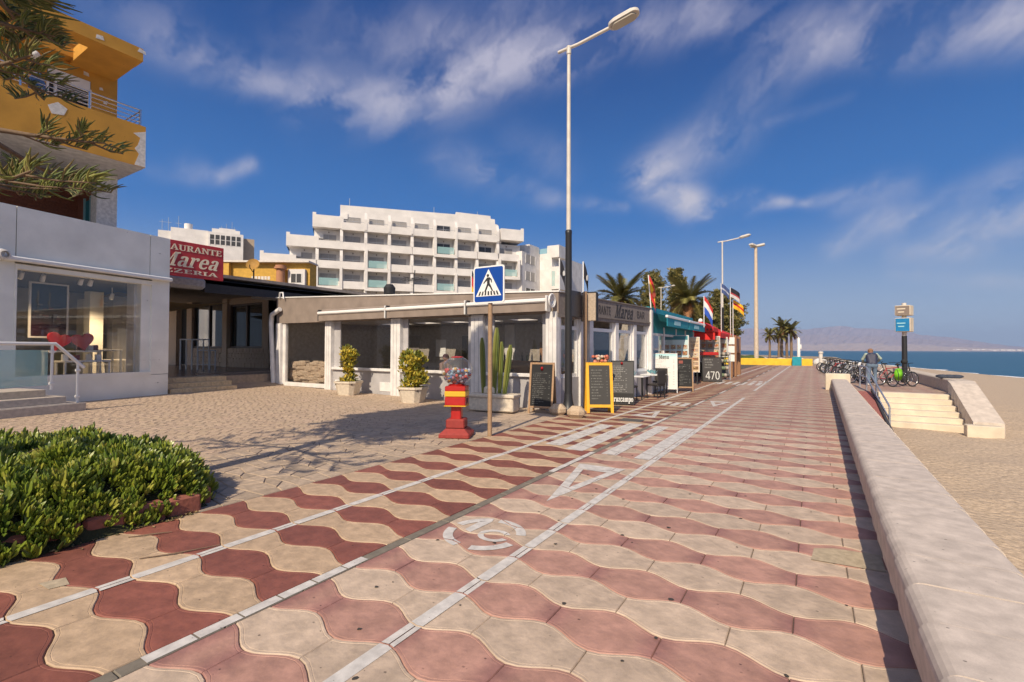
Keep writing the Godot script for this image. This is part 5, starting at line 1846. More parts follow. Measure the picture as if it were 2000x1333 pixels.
# ---- the big white hotel
func build_hotel() -> void:
	var th := deg_to_rad(52.0)
	var h := thing("hotel", "big white stepped hotel with rows of balconies behind the restaurants", "hotel", Vector3(-62.8, 0, -45.5), th)
	var g := Geo.new()
	var D := -14.0
	# solid floors behind the balconies, stepping in at the top
	var floors := [[0.0, 10.9, -4.0, 33.0], [10.9, 13.9, -4.0, 33.0], [13.9, 16.9, -4.0, 33.0], [16.9, 19.9, -0.6, 33.0], [19.9, 22.4, 3.1, 29.4]]
	for q in floors: g.span(Vector3(q[2], q[0], D), Vector3(q[3], q[1], -1.5))
	obj("wall", g, M.white_plaster, h)
	# sloping top storey wall and parapet
	g = Geo.new()
	var roof := PackedVector2Array([Vector2(3.1, 20.0), Vector2(3.1, 23.95), Vector2(21.4, 24.3), Vector2(21.45, 24.7), Vector2(27.5, 24.62), Vector2(27.55, 24.15), Vector2(28.3, 24.1), Vector2(28.35, 23.3), Vector2(28.9, 23.2), Vector2(29.0, 22.5), Vector2(29.5, 22.4), Vector2(29.5, 20.0)])
	g.prism(roof, -1.9, -1.45)
	obj("top_wall", g, M.white_plaster, h)
	# steps on the left: solid parapets with a post
	for q in [[-7.8, -3.0, 13.9, 15.5], [-4.36, 0.1, 16.82, 18.5], [-0.8, 3.6, 19.95, 21.8]]:
		g = Geo.new()
		g.span(Vector3(q[0], q[2], -1.2), Vector3(q[1], q[3], -0.1)); g.span(Vector3(q[0], q[3], -0.4), Vector3(q[0] + 0.5, q[3] + 0.32, -0.1))
		g.span(Vector3(q[0], q[2], -10.0), Vector3(q[0] + 0.2, q[3], -1.2)); g.span(Vector3(q[0], q[2], -10.0), Vector3(q[1], q[2] + 0.3, -1.2))
		obj("step_parapet", g, M.white_plaster, h)
		g = Geo.new()
		g.prism(PackedVector2Array([Vector2(q[1] - 1.6, q[3] - 0.02), Vector2(q[1] + 0.6, q[3] - 0.02), Vector2(q[1] + 0.6, q[3] + 0.9), Vector2(q[1] - 0.1, q[3] + 0.75), Vector2(q[1] - 0.7, q[3] + 0.3)]), -5, -1.3)
		obj("curved_wall", g, M.white_plaster, h)
	g = Geo.new()
	g.span(Vector3(29.0, 20.38, -1.2), Vector3(33.16, 22.3, -0.05)); g.span(Vector3(32.7, 22.3, -0.4), Vector3(33.16, 22.6, -0.05)); g.span(Vector3(29.5, 20.38, -9), Vector3(33.1, 20.6, -1.2)); g.span(Vector3(32.9, 20.38, -9), Vector3(33.1, 22.3, -1.2))
	obj("step_parapet", g, M.white_plaster, h)
	# windows and balconies, bay by bay
	var xs := [-1.9, 1.53, 5.08, 8.65, 12.2, 15.82, 19.4, 23.0, 26.66, 30.45]
	var wg := Geo.new()
	wg.span(Vector3(-1.12, 0, -0.05), Vector3(1.12, 2.1, 0.02))
	var wm := wg.mesh()
	var fg := Geo.new()
	for x in [-1.14, -0.03, 1.08]: fg.span(Vector3(x, 0, 0.02), Vector3(x + 0.06, 2.1, 0.06))
	fg.span(Vector3(-1.14, 2.08, 0.021), Vector3(1.14, 2.14, 0.059))
	var fm := fg.mesh()
	var lg := Geo.new()
	lg.bev(Vector3(0, 2.55, 0.1), Vector3(0.14, 0.22, 0.14), 0.02)
	var lm := lg.mesh()
	var gl := Geo.new()
	gl.box(Vector3(0, 0.6, 0), Vector3(2.75, 1.1, 0.03))
	var glm := gl.mesh()
	var curtain := mat("hotel_window", Color(0.34, 0.32, 0.30), 0.3, "streak", 0.5)
	var opened := mat("hotel_window_dark", Color(0.04, 0.04, 0.045), 0.25)
	var glassy := {"1 1": 1, "3 1": 1, "3 2": 1, "6 1": 1, "6 3": 1, "9 2": 1}
	for f in 5:
		var fy := 7.9 + f * 3.0
		for k in xs.size():
			var x: float = xs[k]
			if f == 1 and k < 1: continue
			if f == 3 and k < 1: continue
			if f == 4 and (k < 2 or k > 8): continue
			if f == 0 and k < 1: continue
			var zw := -1.47 if f < 4 else -1.43
			var w := mi("window", wm, opened if rng.randf() < 0.12 else curtain, h, at(Vector3(x - 0.1, fy + 0.12, zw)))
			mi("frame", fm, M.grey_panel, w)
			if f < 4: mi("wall_light", lm, M.taupe, h, at(Vector3(x - 0.05, fy + 0.05, zw)))
			# divider to the right of the bay
			var xd := x + 1.78
			var key := "%d %d" % [k, f]
			if k < 9:
				g = Geo.new()
				if f < 4: g.prism(PackedVector2Array([Vector2(-1.5, 0), Vector2(0, 0), Vector2(0, 0.9), Vector2(-0.25, 1.95), Vector2(-1.5, 1.95)]), -0.22, 0.22)
				else: g.prism(PackedVector2Array([Vector2(-0.6, -0.9), Vector2(0.05, -0.9), Vector2(0.05, 0.75), Vector2(-0.5, 1.9), Vector2(-0.6, 1.9)]), -0.2, 0.2)
				obj("divider", g, M.white_plaster, h, Transform3D(Basis(Vector3.UP, -PI / 2), Vector3(xd, fy + 1.0 if f < 4 else fy + 1.0, 0.02)))
			g = Geo.new()
			if glassy.has(key):
				g.span(Vector3(-1.95, -0.2, -1.5), Vector3(1.6, 0.12, 0.02)); g.span(Vector3(-1.95, 0.12, -1.5), Vector3(-1.5, 3.2, 0.12)); g.span(Vector3(1.55, 0.12, -1.5), Vector3(1.95, 3.2, 0.12)); g.span(Vector3(-1.95, -0.25, 0.02), Vector3(1.95, 0.25, 0.1))
				var bl := obj("balcony_frame", g, M.white_plaster, h, at(Vector3(x, fy - 0.05, 0.06)))
				mi("glass_rail", glm, M.rail_glass, bl, at(Vector3(0.02, 0.3, 0.03)))
			else:
				g.span(Vector3(-1.78, -0.1, -0.2), Vector3(1.78, 1.05, 0.0)); g.span(Vector3(-1.78, -0.1, -1.5), Vector3(1.78, 0.1, -0.2))
				var bl2 := obj("balcony", g, M.white_plaster, h, at(Vector3(x, fy, 0.0)))
				if f == 4 or rng.randf() < 0.4:
					var rg := Geo.new()
					rg.tube([Vector3(-1.5, 1.3, -0.1), Vector3(1.5, 1.3, -0.1)], 0.03, 5)
					for q in 3: rg.tube([Vector3(-1.5 + q * 1.5, 1.05, -0.1), Vector3(-1.5 + q * 1.5, 1.3, -0.1)], 0.02, 5)
					obj("hand_rail", rg, M.galvanised, bl2)
	# wing turned to the sea at the right end
	var inv := h.transform.affine_inverse()
	var c0 := h.transform * Vector3(33.1, 0, -0.6)
	g = Geo.new()
	g.x = inv
	g.span(Vector3(c0.x - 14, 0, c0.z - 6.4), Vector3(c0.x, 18.8, c0.z + 0.1)); g.span(Vector3(c0.x - 14, 18.8, c0.z - 6.2), Vector3(c0.x - 0.02, 20.5, c0.z - 2.6))
	obj("sea_wing", g, M.white_plaster, h)
	for f in 4:
		g = Geo.new()
		g.x = inv
		g.span(Vector3(c0.x - 0.2, 7.9 + f * 3, c0.z - 4.6), Vector3(c0.x + 0.03, 9.5 + f * 3, c0.z - 1.0))
		var w2 := obj("window", g, opened if f == 1 else curtain, h)
		for q in 3:
			g = Geo.new()
			g.x = inv
			g.span(Vector3(c0.x + 0.02, 7.9 + f * 3, c0.z - 4.6 + q * 1.7), Vector3(c0.x + 0.08, 9.5 + f * 3, c0.z - 4.45 + q * 1.7))
			obj("frame", g, M.white_metal, w2)
	g = Geo.new()
	g.x = inv
	g.span(Vector3(c0.x - 8, 0, c0.z - 20.0), Vector3(c0.x + 2.5, 19.3, c0.z - 6.41))
	g.span(Vector3(c0.x + 1.5, 19.3, c0.z - 9), Vector3(c0.x + 2.45, 20.7, c0.z - 6.42))
	obj("rear_wing", g, M.white_plaster, h)
	g = Geo.new()
	g.x = inv
	g.span(Vector3(c0.x - 0.2, 19.3, c0.z - 6.56), Vector3(c0.x + 1.5, 20.3, c0.z - 6.5))
	obj("glass_rail", g, M.rail_glass, h)
	for q in [[18.4, 20.6], [12.6, 16.7]]:
		g = Geo.new()
		g.x = inv
		g.span(Vector3(c0.x + 2.5, q[0], c0.z - 9.5), Vector3(c0.x + 4.1, q[1], c0.z - 6.1))
		var tb := obj("balcony_tower", g, M.white_plaster, h)
		g = Geo.new()
		g.x = inv
		g.span(Vector3(c0.x + 2.6, q[0] + 0.6, c0.z - 6.12), Vector3(c0.x + 3.3, q[1] - 0.8, c0.z - 6.07))
		if q[0] < 15: obj("window", g, M.rail_glass, tb)
	for k in 3:
		g = Geo.new()
		g.tube([Vector3([4.5, 18.0, 25.6][k], 24, -3), Vector3([4.5, 18.0, 25.6][k], 25.6, -3)], 0.05, 5)
		obj("mast", g, M.galvanised, h)
# ---- street furniture, signs, boards, pots, flags
func lathe_at(pr: Array, k := 16, smooth := true) -> Geo:
	var g := Geo.new()
	g.lathe(pr, k, Vector3.ZERO, smooth)
	return g

func make_lamp(label: String) -> Node3D:
	var l := thing("street_lamp", label, "street lamp", Vector3.ZERO, 0.0, "street lamps along the promenade")
	obj("base_flange", lathe_at([Vector2(0.24, 0.0), Vector2(0.22, 0.05), Vector2(0.15, 0.16), Vector2(0.11, 0.34), Vector2(0.10, 0.5)], 14), M.black_metal, l)
	obj("lower_pole", lathe_at([Vector2(0.095, 0.45), Vector2(0.08, 4.5), Vector2(0.085, 4.52), Vector2(0.085, 4.6), Vector2(0.055, 4.62)], 14), M.black_metal, l)
	obj("upper_pole", lathe_at([Vector2(0.058, 4.6), Vector2(0.045, 9.1), Vector2(0.06, 9.1), Vector2(0.06, 9.3), Vector2(0.0, 9.32)], 12), M.lamp_grey, l)
	var g := Geo.new()
	g.tube([Vector3(0, 9.26, 0), Vector3(0.25, 9.27, 0), Vector3(1.12, 9.4, 0)], 0.04, 8)
	obj("arm", g, M.lamp_grey, l)
	g = Geo.new()
	g.tube([Vector3(0, 9.26, 0), Vector3(-0.3, 9.24, 0)], 0.04, 8)
	obj("short_arm", g, M.lamp_grey, l)
	g = Geo.new()
	var tl := Basis(Vector3(0, 0, 1), 0.2)
	g.x = Transform3D(tl, Vector3(1.44, 9.45, 0))
	var pr := []
	for i in 20:
		var a := TAU * i / 20
		pr.append(Vector2((0.22 if cos(a) > 0 else -0.22) + cos(a) * 0.16, sin(a) * 0.16))
	var cap := Geo.new()
	cap.x = Transform3D(tl * Basis(Vector3.RIGHT, -PI / 2), Vector3(1.44, 9.45, 0))
	cap.prism(PackedVector2Array(pr), 0.0, 0.07)
	var pr2 := PackedVector2Array()
	for p in pr: pr2.append(p * 0.8)
	cap.prism(pr2, 0.07, 0.11)
	var hd := obj("lamp_head", cap, M.lamp_grey, l)
	var gl := Geo.new()
	gl.x = Transform3D(tl * Basis(Vector3.RIGHT, -PI / 2), Vector3(1.44, 9.45, 0))
	gl.prism(pr2, -0.05, -0.002)
	obj("lamp_glass", gl, mat("lamp_glass", Color(0.42, 0.38, 0.31), 0.3), hd)
	return l

func frame_board(called: String, label: String, at_: Vector3, turn: float, w: float, h: float, frame: Material, print_mat: Material, legs := true, bar := 0.05, lean := 0.17, cat := "menu board") -> Node3D:
	var b := thing(called, label, cat, at_, turn)
	for s in [1.0, -1.0]:
		var xf := Transform3D(Basis(Vector3.RIGHT, -lean * s) , Vector3(0, 0, lean * h * s * 0.98))
		if s < 0: xf = Transform3D(Basis(Vector3.UP, PI) * Basis(Vector3.RIGHT, -lean), Vector3(0, 0, -lean * h * 0.98))
		var y0 := 0.14 if legs else 0.02
		var g := Geo.new()
		for x in [-w / 2 + bar / 2, w / 2 - bar / 2]: g.bev(Vector3(x, h / 2, 0), Vector3(bar, h, 0.03), 0.004)
		g.bev(Vector3(0, h - bar / 2, 0), Vector3(w - bar * 2, bar, 0.028), 0.004)
		g.bev(Vector3(0, y0 + bar / 2, 0), Vector3(w - bar * 2, bar, 0.028), 0.004)
		obj("frame", g, frame, b, xf)
		g = Geo.new()
		g.box(Vector3(0, (y0 + h) / 2, -0.002), Vector3(w - bar * 2, h - y0 - bar * 2, 0.012))
		obj("board", g, M.chalkboard, b, xf)
		if s > 0:
			g = face(w - bar * 2, h - y0 - bar * 2)
			g.x = Transform3D()
			var f := obj("writing", g, print_mat, b)
			f.transform = xf * Transform3D(Basis(), Vector3(0, y0 + bar, 0.0065))
	return b

func flag_geo(w: float, h: float, bands: Array, vertical_bands: bool, droop: float, sd: int) -> Geo:
	var g := Geo.new()
	g.colored = true
	var n := 12
	var m := 12
	var r := RandomNumberGenerator.new()
	r.seed = sd
	var ph := r.randf() * 6.0
	var pt := func(i: int, j: int) -> Vector3:
		var u := float(i) / n
		var v := float(j) / m
		var fold := 1.0 - 0.45 * droop * u
		return Vector3(u * w * fold * (0.75 if droop > 0.5 else 1.0), v * h * (1.0 - 0.25 * u * droop) - droop * u * h * 0.8 - 0.25 * droop * h * u * (1.0 - v), sin(u * 7.0 + ph + v * 1.5) * 0.09 * w * u)
	for i in n:
		for j in m:
			var k := float(i) / n if vertical_bands else float(j) / m
			for b in bands:
				if k >= b[0]: g.c = b[1]
			g.quad(pt.call(i, j), pt.call(i + 1, j), pt.call(i + 1, j + 1), pt.call(i, j + 1))
	return g
func flag(label: String, at_: Vector3, turn: float, pole_h: float, w: float, h: float, bands: Array, droop: float, sd: int, vert := false, mark := Color(0, 0, 0, 0), lean := 0.0) -> void:
	var f := thing("flag", label, "flag", at_, turn, "flags over the restaurants")
	var g := Geo.new()
	g.tube([Vector3.ZERO, Vector3(lean, pole_h, 0)], 0.02, 6)
	obj("flag_pole", g, M.white_metal, f)
	var cl := obj("cloth", flag_geo(w, h, bands, vert, droop, sd), M.cloth, f, at(Vector3(lean * 0.9 + 0.02, pole_h - h, 0)))
	if mark.a > 0:
		g = Geo.new()
		g.prism(PackedVector2Array([Vector2(0.22, 0.3), Vector2(0.36, 0.26), Vector2(0.46, 0.36), Vector2(0.44, 0.55), Vector2(0.32, 0.62), Vector2(0.2, 0.5)]), -0.06, 0.06)
		g.x = Transform3D()
		var e := obj("emblem", g, mat("emblem%d" % sd, mark, 0.8), cl)
		e.transform = Transform3D(Basis.from_scale(Vector3(w * 0.8, h, 0.6)), Vector3(0.02, -droop * h * 0.42, 0.02))

func build_furniture() -> void:
	var g: Geo
	# ---- lamps
	var l1 := make_lamp("tall street lamp, black below and grey above, beside the yellow chalkboard")
	l1.position = Vector3(-5.2, 0, -11.0)
	l1.rotation.y = 0.0
	dup(l1, Vector3(-5.35, 0, -36.5), 0.05, "tall street lamp with arm, rising behind the red awnings")
	dup(l1, Vector3(-14.5, -0.6, -55), 0.4, "small street lamp in front of the bushy trees")
	for k in 2:
		g = Geo.new()
		g.bev(Vector3(0, 0.12, 0), Vector3(0.42, 0.30, 0.34), 0.11)
		tag(obj("footing_stone", g, M.rock, null, at(Vector3(-5.30 + k * 0.56, 0, -10.62 + 0.16 * k), 0.2)), ["rounded stone block left of the street lamp foot", "rounded stone block right of the lamp foot under the yellow board"][k], "stone", "stones at the lamp foot")
	var mast := thing("light_mast", "thick tapering concrete light mast on the far promenade", "street lamp", Vector3(-5.44, 0, -61.3))
	obj("mast", lathe_at([Vector2(0.26, 0.0), Vector2(0.16, 13.4), Vector2(0.0, 13.42)], 14), mat("mast_concrete", Color(0.58, 0.47, 0.36), 0.8, "stain", 0.4), mast)
	for k in 3:
		g = Geo.new()
		g.bev(Vector3(0.5, 0, 0), Vector3(0.9, 0.25, 0.5), 0.06)
		obj("lamp_head", g, M.lamp_grey, mast, Transform3D(Basis(Vector3.UP, k * 2.1) * Basis(Vector3(0, 0, 1), 0.15), Vector3(0, 13.5, 0)))
	var ml := dup(mast, Vector3(-20, -0.5, -85), 1.0, "small light mast seen above the bushy trees, farther away")
	ml.scale = Vector3(0.9, 0.9, 0.9)
	# ---- pedestrian crossing sign
	var s := thing("crossing_sign", "square blue pedestrian crossing sign on a brown pole", "road sign", Vector3(-5.07, 0, -7.35), 0.0)
	obj("pole", lathe_at([Vector2(0.042, 0.0), Vector2(0.042, 2.5), Vector2(0.036, 3.0), Vector2(0, 3.0)], 12), M.rust_pole, s)
	var rr := func(w: float, h: float, r: float) -> PackedVector2Array:
		var p := PackedVector2Array()
		for q in 4:
			var o: Vector2 = [Vector2(w - r, h - r), Vector2(-w + r, h - r), Vector2(-w + r, -h + r), Vector2(w - r, -h + r)][q]
			for i in 5: p.append(o + Vector2.from_angle(q * PI / 2 + i * PI / 8) * r)
		return p
	var so := Transform3D(Basis(), Vector3(0, 2.8, 0.06))
	g = Geo.new()
	g.prism(rr.call(0.345, 0.345, 0.05), -0.02, 0.0)
	obj("plate", g, M.white_sign, s, so)
	g = Geo.new()
	g.prism(rr.call(0.318, 0.318, 0.035), 0.0005, 0.003)
	obj("blue_field", g, M.blue_sign, s, so)
	g = Geo.new()
	g.prism(PackedVector2Array([Vector2(0, 0.285), Vector2(-0.285, -0.215), Vector2(0.285, -0.215)]), 0.0035, 0.006)
	obj("white_triangle", g, M.white_sign, s, so)
	var fig := obj("walking_figure", (func() -> Geo:
		var q := Geo.new()
		var c := PackedVector2Array()
		for i in 12: c.append(Vector2(-0.012, 0.165) + Vector2.from_angle(TAU * i / 12) * 0.028)
		q.prism(c, 0.0065, 0.008)
		q.prism(PackedVector2Array([Vector2(-0.03, 0.13), Vector2(0.03, 0.13), Vector2(0.075, 0.09), Vector2(0.085, 0.03), Vector2(0.065, 0.028), Vector2(0.055, 0.07), Vector2(0.033, 0.088), Vector2(0.03, 0.02), Vector2(0.07, -0.05), Vector2(0.105, -0.12), Vector2(0.08, -0.13), Vector2(0.04, -0.06), Vector2(0.0, -0.02), Vector2(-0.03, -0.08), Vector2(-0.06, -0.14), Vector2(-0.09, -0.13), Vector2(-0.06, -0.06), Vector2(-0.03, 0.01), Vector2(-0.03, 0.07), Vector2(-0.07, 0.045), Vector2(-0.1, 0.015), Vector2(-0.115, 0.03), Vector2(-0.085, 0.065)]), 0.0065, 0.008)
		return q).call(), M.dark, s, so)
	fig.name = "walking_figure"
	for k in 7:
		g = Geo.new()
		var x := -0.21 + k * 0.07
		g.prism(PackedVector2Array([Vector2(x - 0.017, -0.2), Vector2(x + 0.019, -0.2), Vector2(x * 0.86 + 0.017, -0.125), Vector2(x * 0.86 - 0.015, -0.125)]), 0.0063, 0.0077)
		obj("stripe", g, M.dark, s, so)
	# ---- capsule vending machine
	var v := thing("capsule_machine", "red and yellow capsule toy machine with a round glass globe", "vending machine", Vector3(-5.55, 0.0, -6.98), deg_to_rad(27))
	g = Geo.new()
	g.bev(Vector3(0, 0.045, 0), Vector3(0.56, 0.09, 0.56), 0.02)
	for k in 1:
		var lo := 0.26
		var hi := 0.17
		var p := []
		for q in 4: p.append(Vector2([1, -1, -1, 1][q], [1, 1, -1, -1][q]))
		for q in 4:
			var a: Vector2 = p[q]
			var b: Vector2 = p[(q + 1) % 4]
			g.quad(Vector3(b.x * lo, 0.09, b.y * lo), Vector3(a.x * lo, 0.09, a.y * lo), Vector3(a.x * hi, 0.17, a.y * hi), Vector3(b.x * hi, 0.17, b.y * hi))
	g.bev(Vector3(0, 0.25, 0), Vector3(0.34, 0.17, 0.34), 0.02)
	obj("base", g, M.red_dull, v)
	g = Geo.new()
	g.bev(Vector3(0, 0.44, 0), Vector3(0.19, 0.26, 0.19), 0.02)
	obj("column", g, M.red_gloss, v)
	g = Geo.new()
	g.bev(Vector3(0, 0.575, 0), Vector3(0.40, 0.02, 0.40), 0.006)
	g.bev(Vector3(0, 0.79, 0), Vector3(0.385, 0.1, 0.385), 0.012)
	obj("yellow_band", g, M.yellow_gloss, v)
	g = Geo.new()
	g.bev(Vector3(0, 0.66, 0), Vector3(0.375, 0.155, 0.375), 0.012); g.bev(Vector3(0, 0.885, 0), Vector3(0.375, 0.09, 0.375), 0.012)
	obj("coin_box", g, M.red_gloss, v)
	g = Geo.new()
	g.bev(Vector3(0.19, 0.66, 0.0), Vector3(0.015, 0.1, 0.12), 0.004)
	obj("coin_door", g, M.dark_inside, v)
	g = Geo.new()
	g.lathe([Vector2(0.15, 0.92), Vector2(0.16, 0.95), Vector2(0.12, 0.965)], 20, Vector3.ZERO, false); g.lathe([Vector2(0.11, 1.445), Vector2(0.115, 1.46), Vector2(0.05, 1.475), Vector2(0.0, 1.476)], 20)
	obj("cap", g, M.red_gloss, v)
	g = Geo.new()
	g.ball(Vector3(0, 1.20, 0), Vector3(0.285, 0.272, 0.285), 28, 18)
	obj("globe", g, M.globe, v)
	var cg := Geo.new()
	cg.ball(Vector3.ZERO, Vector3.ONE * 0.032, 8, 6)
	cg.colored = true
	var xf := []
	var cols := []
	for i in 620:
		var p := Vector3(rf(-1, 1), rf(-1, 1), rf(-1, 1)) * 0.25
		if p.length() > 0.243 or p.y > 0.06 - 0.1 * absf(p.x): continue
		xf.append(at(p + Vector3(0, 1.19, 0)))
		cols.append([Color(0.45, 0.04, 0.03), Color(0.08, 0.13, 0.30), Color(0.45, 0.47, 0.5), Color(0.22, 0.20, 0.24), Color(0.35, 0.12, 0.16), Color(0.12, 0.12, 0.2), Color(0.5, 0.3, 0.05), Color(0.2, 0.3, 0.4)][rng.randi() % 8])
	multi("toy_capsules", cg.mesh(), M.paint_box, xf, cols, v)
	# ---- chalkboards and menu boards
	var ink := Color(0.62, 0.62, 0.6)
	var slate := Color(0.13, 0.13, 0.135)
	var im := scribble(160, 340, slate, ink, 17, 5, 0.08, 0.92, 0.2, 0.97)
	var b1 := frame_board("chalkboard", "black chalkboard in a plain wooden frame, left of the street lamp", Vector3(-5.8, 0, -10.74), 0.22, 0.64, 1.29, M.pale_wood, printed("board1", im, 0.85))
	g = Geo.new()
	g.ball(Vector3.ZERO, Vector3(0.035, 0.05, 0.004), 10, 6)
	obj("emblem", g, M.red_matt, b1, Transform3D(Basis(Vector3.RIGHT, -0.17), Vector3(0, 1.12, 0.05)))
	im = scribble(160, 330, Color(0.26, 0.255, 0.25), ink, 11, 8, 0.1, 0.9, 0.1, 0.9)
	frame_board("chalkboard", "chalkboard in a bright yellow wooden frame right of the street lamp", Vector3(-4.66, 0, -11.68), 0.55, 0.68, 1.29, M.yellow_paint, printed("board2", im, 0.85), true, 0.075)
	im = scribble(150, 330, Color(0.27, 0.265, 0.265), Color(0.78, 0.78, 0.76), 15, 12, 0.05, 0.72, 0.1, 0.74)
	im.fill_rect(Rect2i(0, 250, 150, 80), Color(0.03, 0.03, 0.03))
	var b3 := frame_board("menu_board", "black printed menu board behind the yellow chalkboard", Vector3(-4.75, 0, -13.75), 0.32, 0.66, 1.30, M.dark, printed("board3", im, 0.6), false, 0.025)
	lettering("lettering", "cruzcampo", 0.15, M.white_sign, b3, Transform3D(Basis(Vector3.RIGHT, -0.17), Vector3(0.0, 0.17, 0.215)), "Droid Serif", true, 0.6)
	g = Geo.new()
	g.ball(Vector3.ZERO, Vector3(0.035, 0.045, 0.004), 10, 6)
	obj("emblem", g, M.red_matt, b3, Transform3D(Basis(Vector3.RIGHT, -0.17), Vector3(-0.02, 1.2, 0.03)))
	im = scribble(170, 300, Color(0.85, 0.84, 0.82), Color(0.35, 0.35, 0.36), 22, 21, 0.07, 0.93, 0.16, 0.98)
	for y in 44: im.fill_rect(Rect2i(0, y, 170, 1), Color(0.62, 0.82, 0.84).lerp(Color(0.85, 0.84, 0.82), y / 44.0))
	var b4 := frame_board("menu_board", "big white menu board with a pale blue heading by the outside tables", Vector3(-4.78, 0, -18.45), 0.25, 1.0, 1.5, M.white_paint, printed("board4", im, 0.6), true, 0.03)
	lettering("lettering", "Menu", 0.13, M.letter_dark, b4, Transform3D(Basis(Vector3.RIGHT, -0.17), Vector3(0.02, 1.34, 0.045)), "Droid Serif", true, 0.36)
	im = scribble(120, 240, slate, ink, 13, 31, 0.08, 0.9, 0.2, 0.95)
	im.fill_rect(Rect2i(14, 14, 34, 26), Color(0.55, 0.3, 0.27))
	frame_board("chalkboard", "black chalkboard in a brown frame just beyond the white menu board", Vector3(-4.25, 0, -19.5), 0.3, 0.64, 1.32, M.pale_wood, printed("board5", im, 0.8))
	im = scribble(160, 210, Color(0.26, 0.25, 0.25), ink, 4, 41, 0.1, 0.9, 0.05, 0.5)
	var b6 := frame_board("chalkboard", "grey chalkboard with a chalked 470 at the far end of the boards", Vector3(-4.35, 0, -26.1), 0.35, 0.92, 1.26, M.dark, printed("board6", im, 0.85), false, 0.03)
	lettering("lettering", "470", 0.4, mat("chalk", Color(0.6, 0.6, 0.58), 0.9), b6, Transform3D(Basis(Vector3.RIGHT, -0.17), Vector3(0.02, 0.32, 0.17)), "Droid Sans", false, 0.66)
	# upright photo menus
	var ups := [["picture_menu", "teal topped picture menu panel in front of the teal restaurant", Vector3(-4.95, 0.75, -21.2), 0.2, 0.95, 1.45, food_print(180, 270, 4, 4, Color(0.78, 0.86, 0.86), 51, 0.26), Color(0.22, 0.5, 0.55)], ["picture_menu", "cream picture menu panel with two columns of dishes", Vector3(-4.85, 0.6, -23.4), 0.2, 0.8, 1.58, food_print(150, 280, 2, 7, Color(0.86, 0.76, 0.62), 52, 0.06), Color(0.8, 0.74, 0.64)], ["picture_menu", "picture menu panel under the red awning with a pale poster", Vector3(-4.55, 1.0, -26.9), 0.25, 0.9, 1.3, food_print(160, 240, 3, 4, Color(0.5, 0.5, 0.47), 53, 0.05), Color(0.6, 0.58, 0.55)], ["picture_menu", "white picture menu with a blue arched top under the red awning", Vector3(-4.5, 1.25, -29.0), 0.3, 0.95, 1.05, food_print(160, 170, 3, 2, Color(0.72, 0.72, 0.66), 54, 0.3), Color(0.1, 0.4, 0.5)]]
	for q in ups:
		var p := thing(q[0], q[1], "menu panel", q[2], q[3], "picture menus")
		g = Geo.new()
		g.box(Vector3(0, q[5] * 0.5, -0.02), Vector3(q[4] + 0.06, q[5] + 0.06, 0.03))
		obj("panel", g, M.white_paint, p)
		obj("print", face(q[4], q[5]), printed("print%d" % taken["picture_menu"], q[6], 0.5), p, at(Vector3(0, 0, 0.0)))
		g = Geo.new()
		g.box(Vector3(0, q[5] - 0.08, 0.004), Vector3(q[4] * 0.96, 0.16, 0.006))
		if String(q[1]).contains("arched"):
			g = Geo.new()
			g.prism(PackedVector2Array([Vector2(-0.45, q[5] - 0.1), Vector2(0.45, q[5] - 0.1), Vector2(0.3, q[5] + 0.16), Vector2(0, q[5] + 0.27), Vector2(-0.3, q[5] + 0.16)]), -0.02, 0.006)
		obj("heading", g, mat("heading%d" % taken["picture_menu"], q[7].srgb_to_linear(), 0.5), p)
		for x in [-q[4] * 0.4, q[4] * 0.4]:
			g = Geo.new()
			g.box(Vector3(x, -q[2].y * 0.5, -0.02), Vector3(0.05, q[2].y, 0.05))
			obj("leg", g, M.dark, p)
	g = Geo.new()
	g.bev(Vector3(0, 0, 0), Vector3(0.9, 0.16, 0.05), 0.02)
	tag(obj("red_banner", g, M.red_gloss, null, at(Vector3(-4.45, 1.42, -26.0), 0.35)), "small red lozenge banner just above the 470 chalkboard", "banner")
	var rk := thing("postcard_rack", "wire rack of small goods beside the 470 chalkboard", "rack", Vector3(-4.1, 0, -28.2), 0.3)
	for k in 4:
		g = Geo.new()
		g.box(Vector3([-0.3, 0.3, -0.3, 0.3][k], 0.75, [-0.2, -0.2, 0.2, 0.2][k]), Vector3(0.03, 1.5, 0.03))
		obj("upright", g, M.galvanised, rk)
	for k in 4:
		g = Geo.new()
		g.colored = true
		for i in 9:
			g.c = [Color(0.3, 0.28, 0.2), Color(0.15, 0.2, 0.12), Color(0.4, 0.36, 0.3), Color(0.1, 0.1, 0.1)][rng.randi() % 4]
			g.ball(Vector3(rf(-0.25, 0.25), 0.25 + k * 0.38, rf(-0.15, 0.15)), Vector3(0.09, 0.11, 0.09), 7, 5)
		obj("goods", g, M.paint_box, rk)
	# ---- planters
	build_planters()
	# ---- flags
	var yellow := Color(0.75, 0.42, 0.02)
	var red := Color(0.50, 0.03, 0.03)
	var navy := Color(0.02, 0.05, 0.25)
	var blk := Color(0.015, 0.015, 0.02)
	flag("red and yellow flag hanging from the leaning pole by the teal awning", Vector3(-5.0, 3.05, -17.6), 0.5, 1.3, 0.55, 0.75, [[0.0, red], [0.28, yellow], [0.72, red]], 0.95, 3, false, Color(0.3, 0.05, 0.03, 1), -0.1)
	flag("red white and blue striped flag in front of the palm trunk", Vector3(-4.42, 2.7, -24.5), 0.4, 1.5, 0.75, 0.85, [[0.0, Color(0.03, 0.09, 0.42)], [0.34, Color(0.7, 0.68, 0.66)], [0.67, red]], 0.75, 4)
	flag("small black flag with a white mark, left of the lamp post", Vector3(-6.1, 3.15, -12.3), 0.5, 1.05, 0.32, 0.45, [[0.0, blk]], 0.95, 5, false, Color(0.5, 0.5, 0.5, 1))
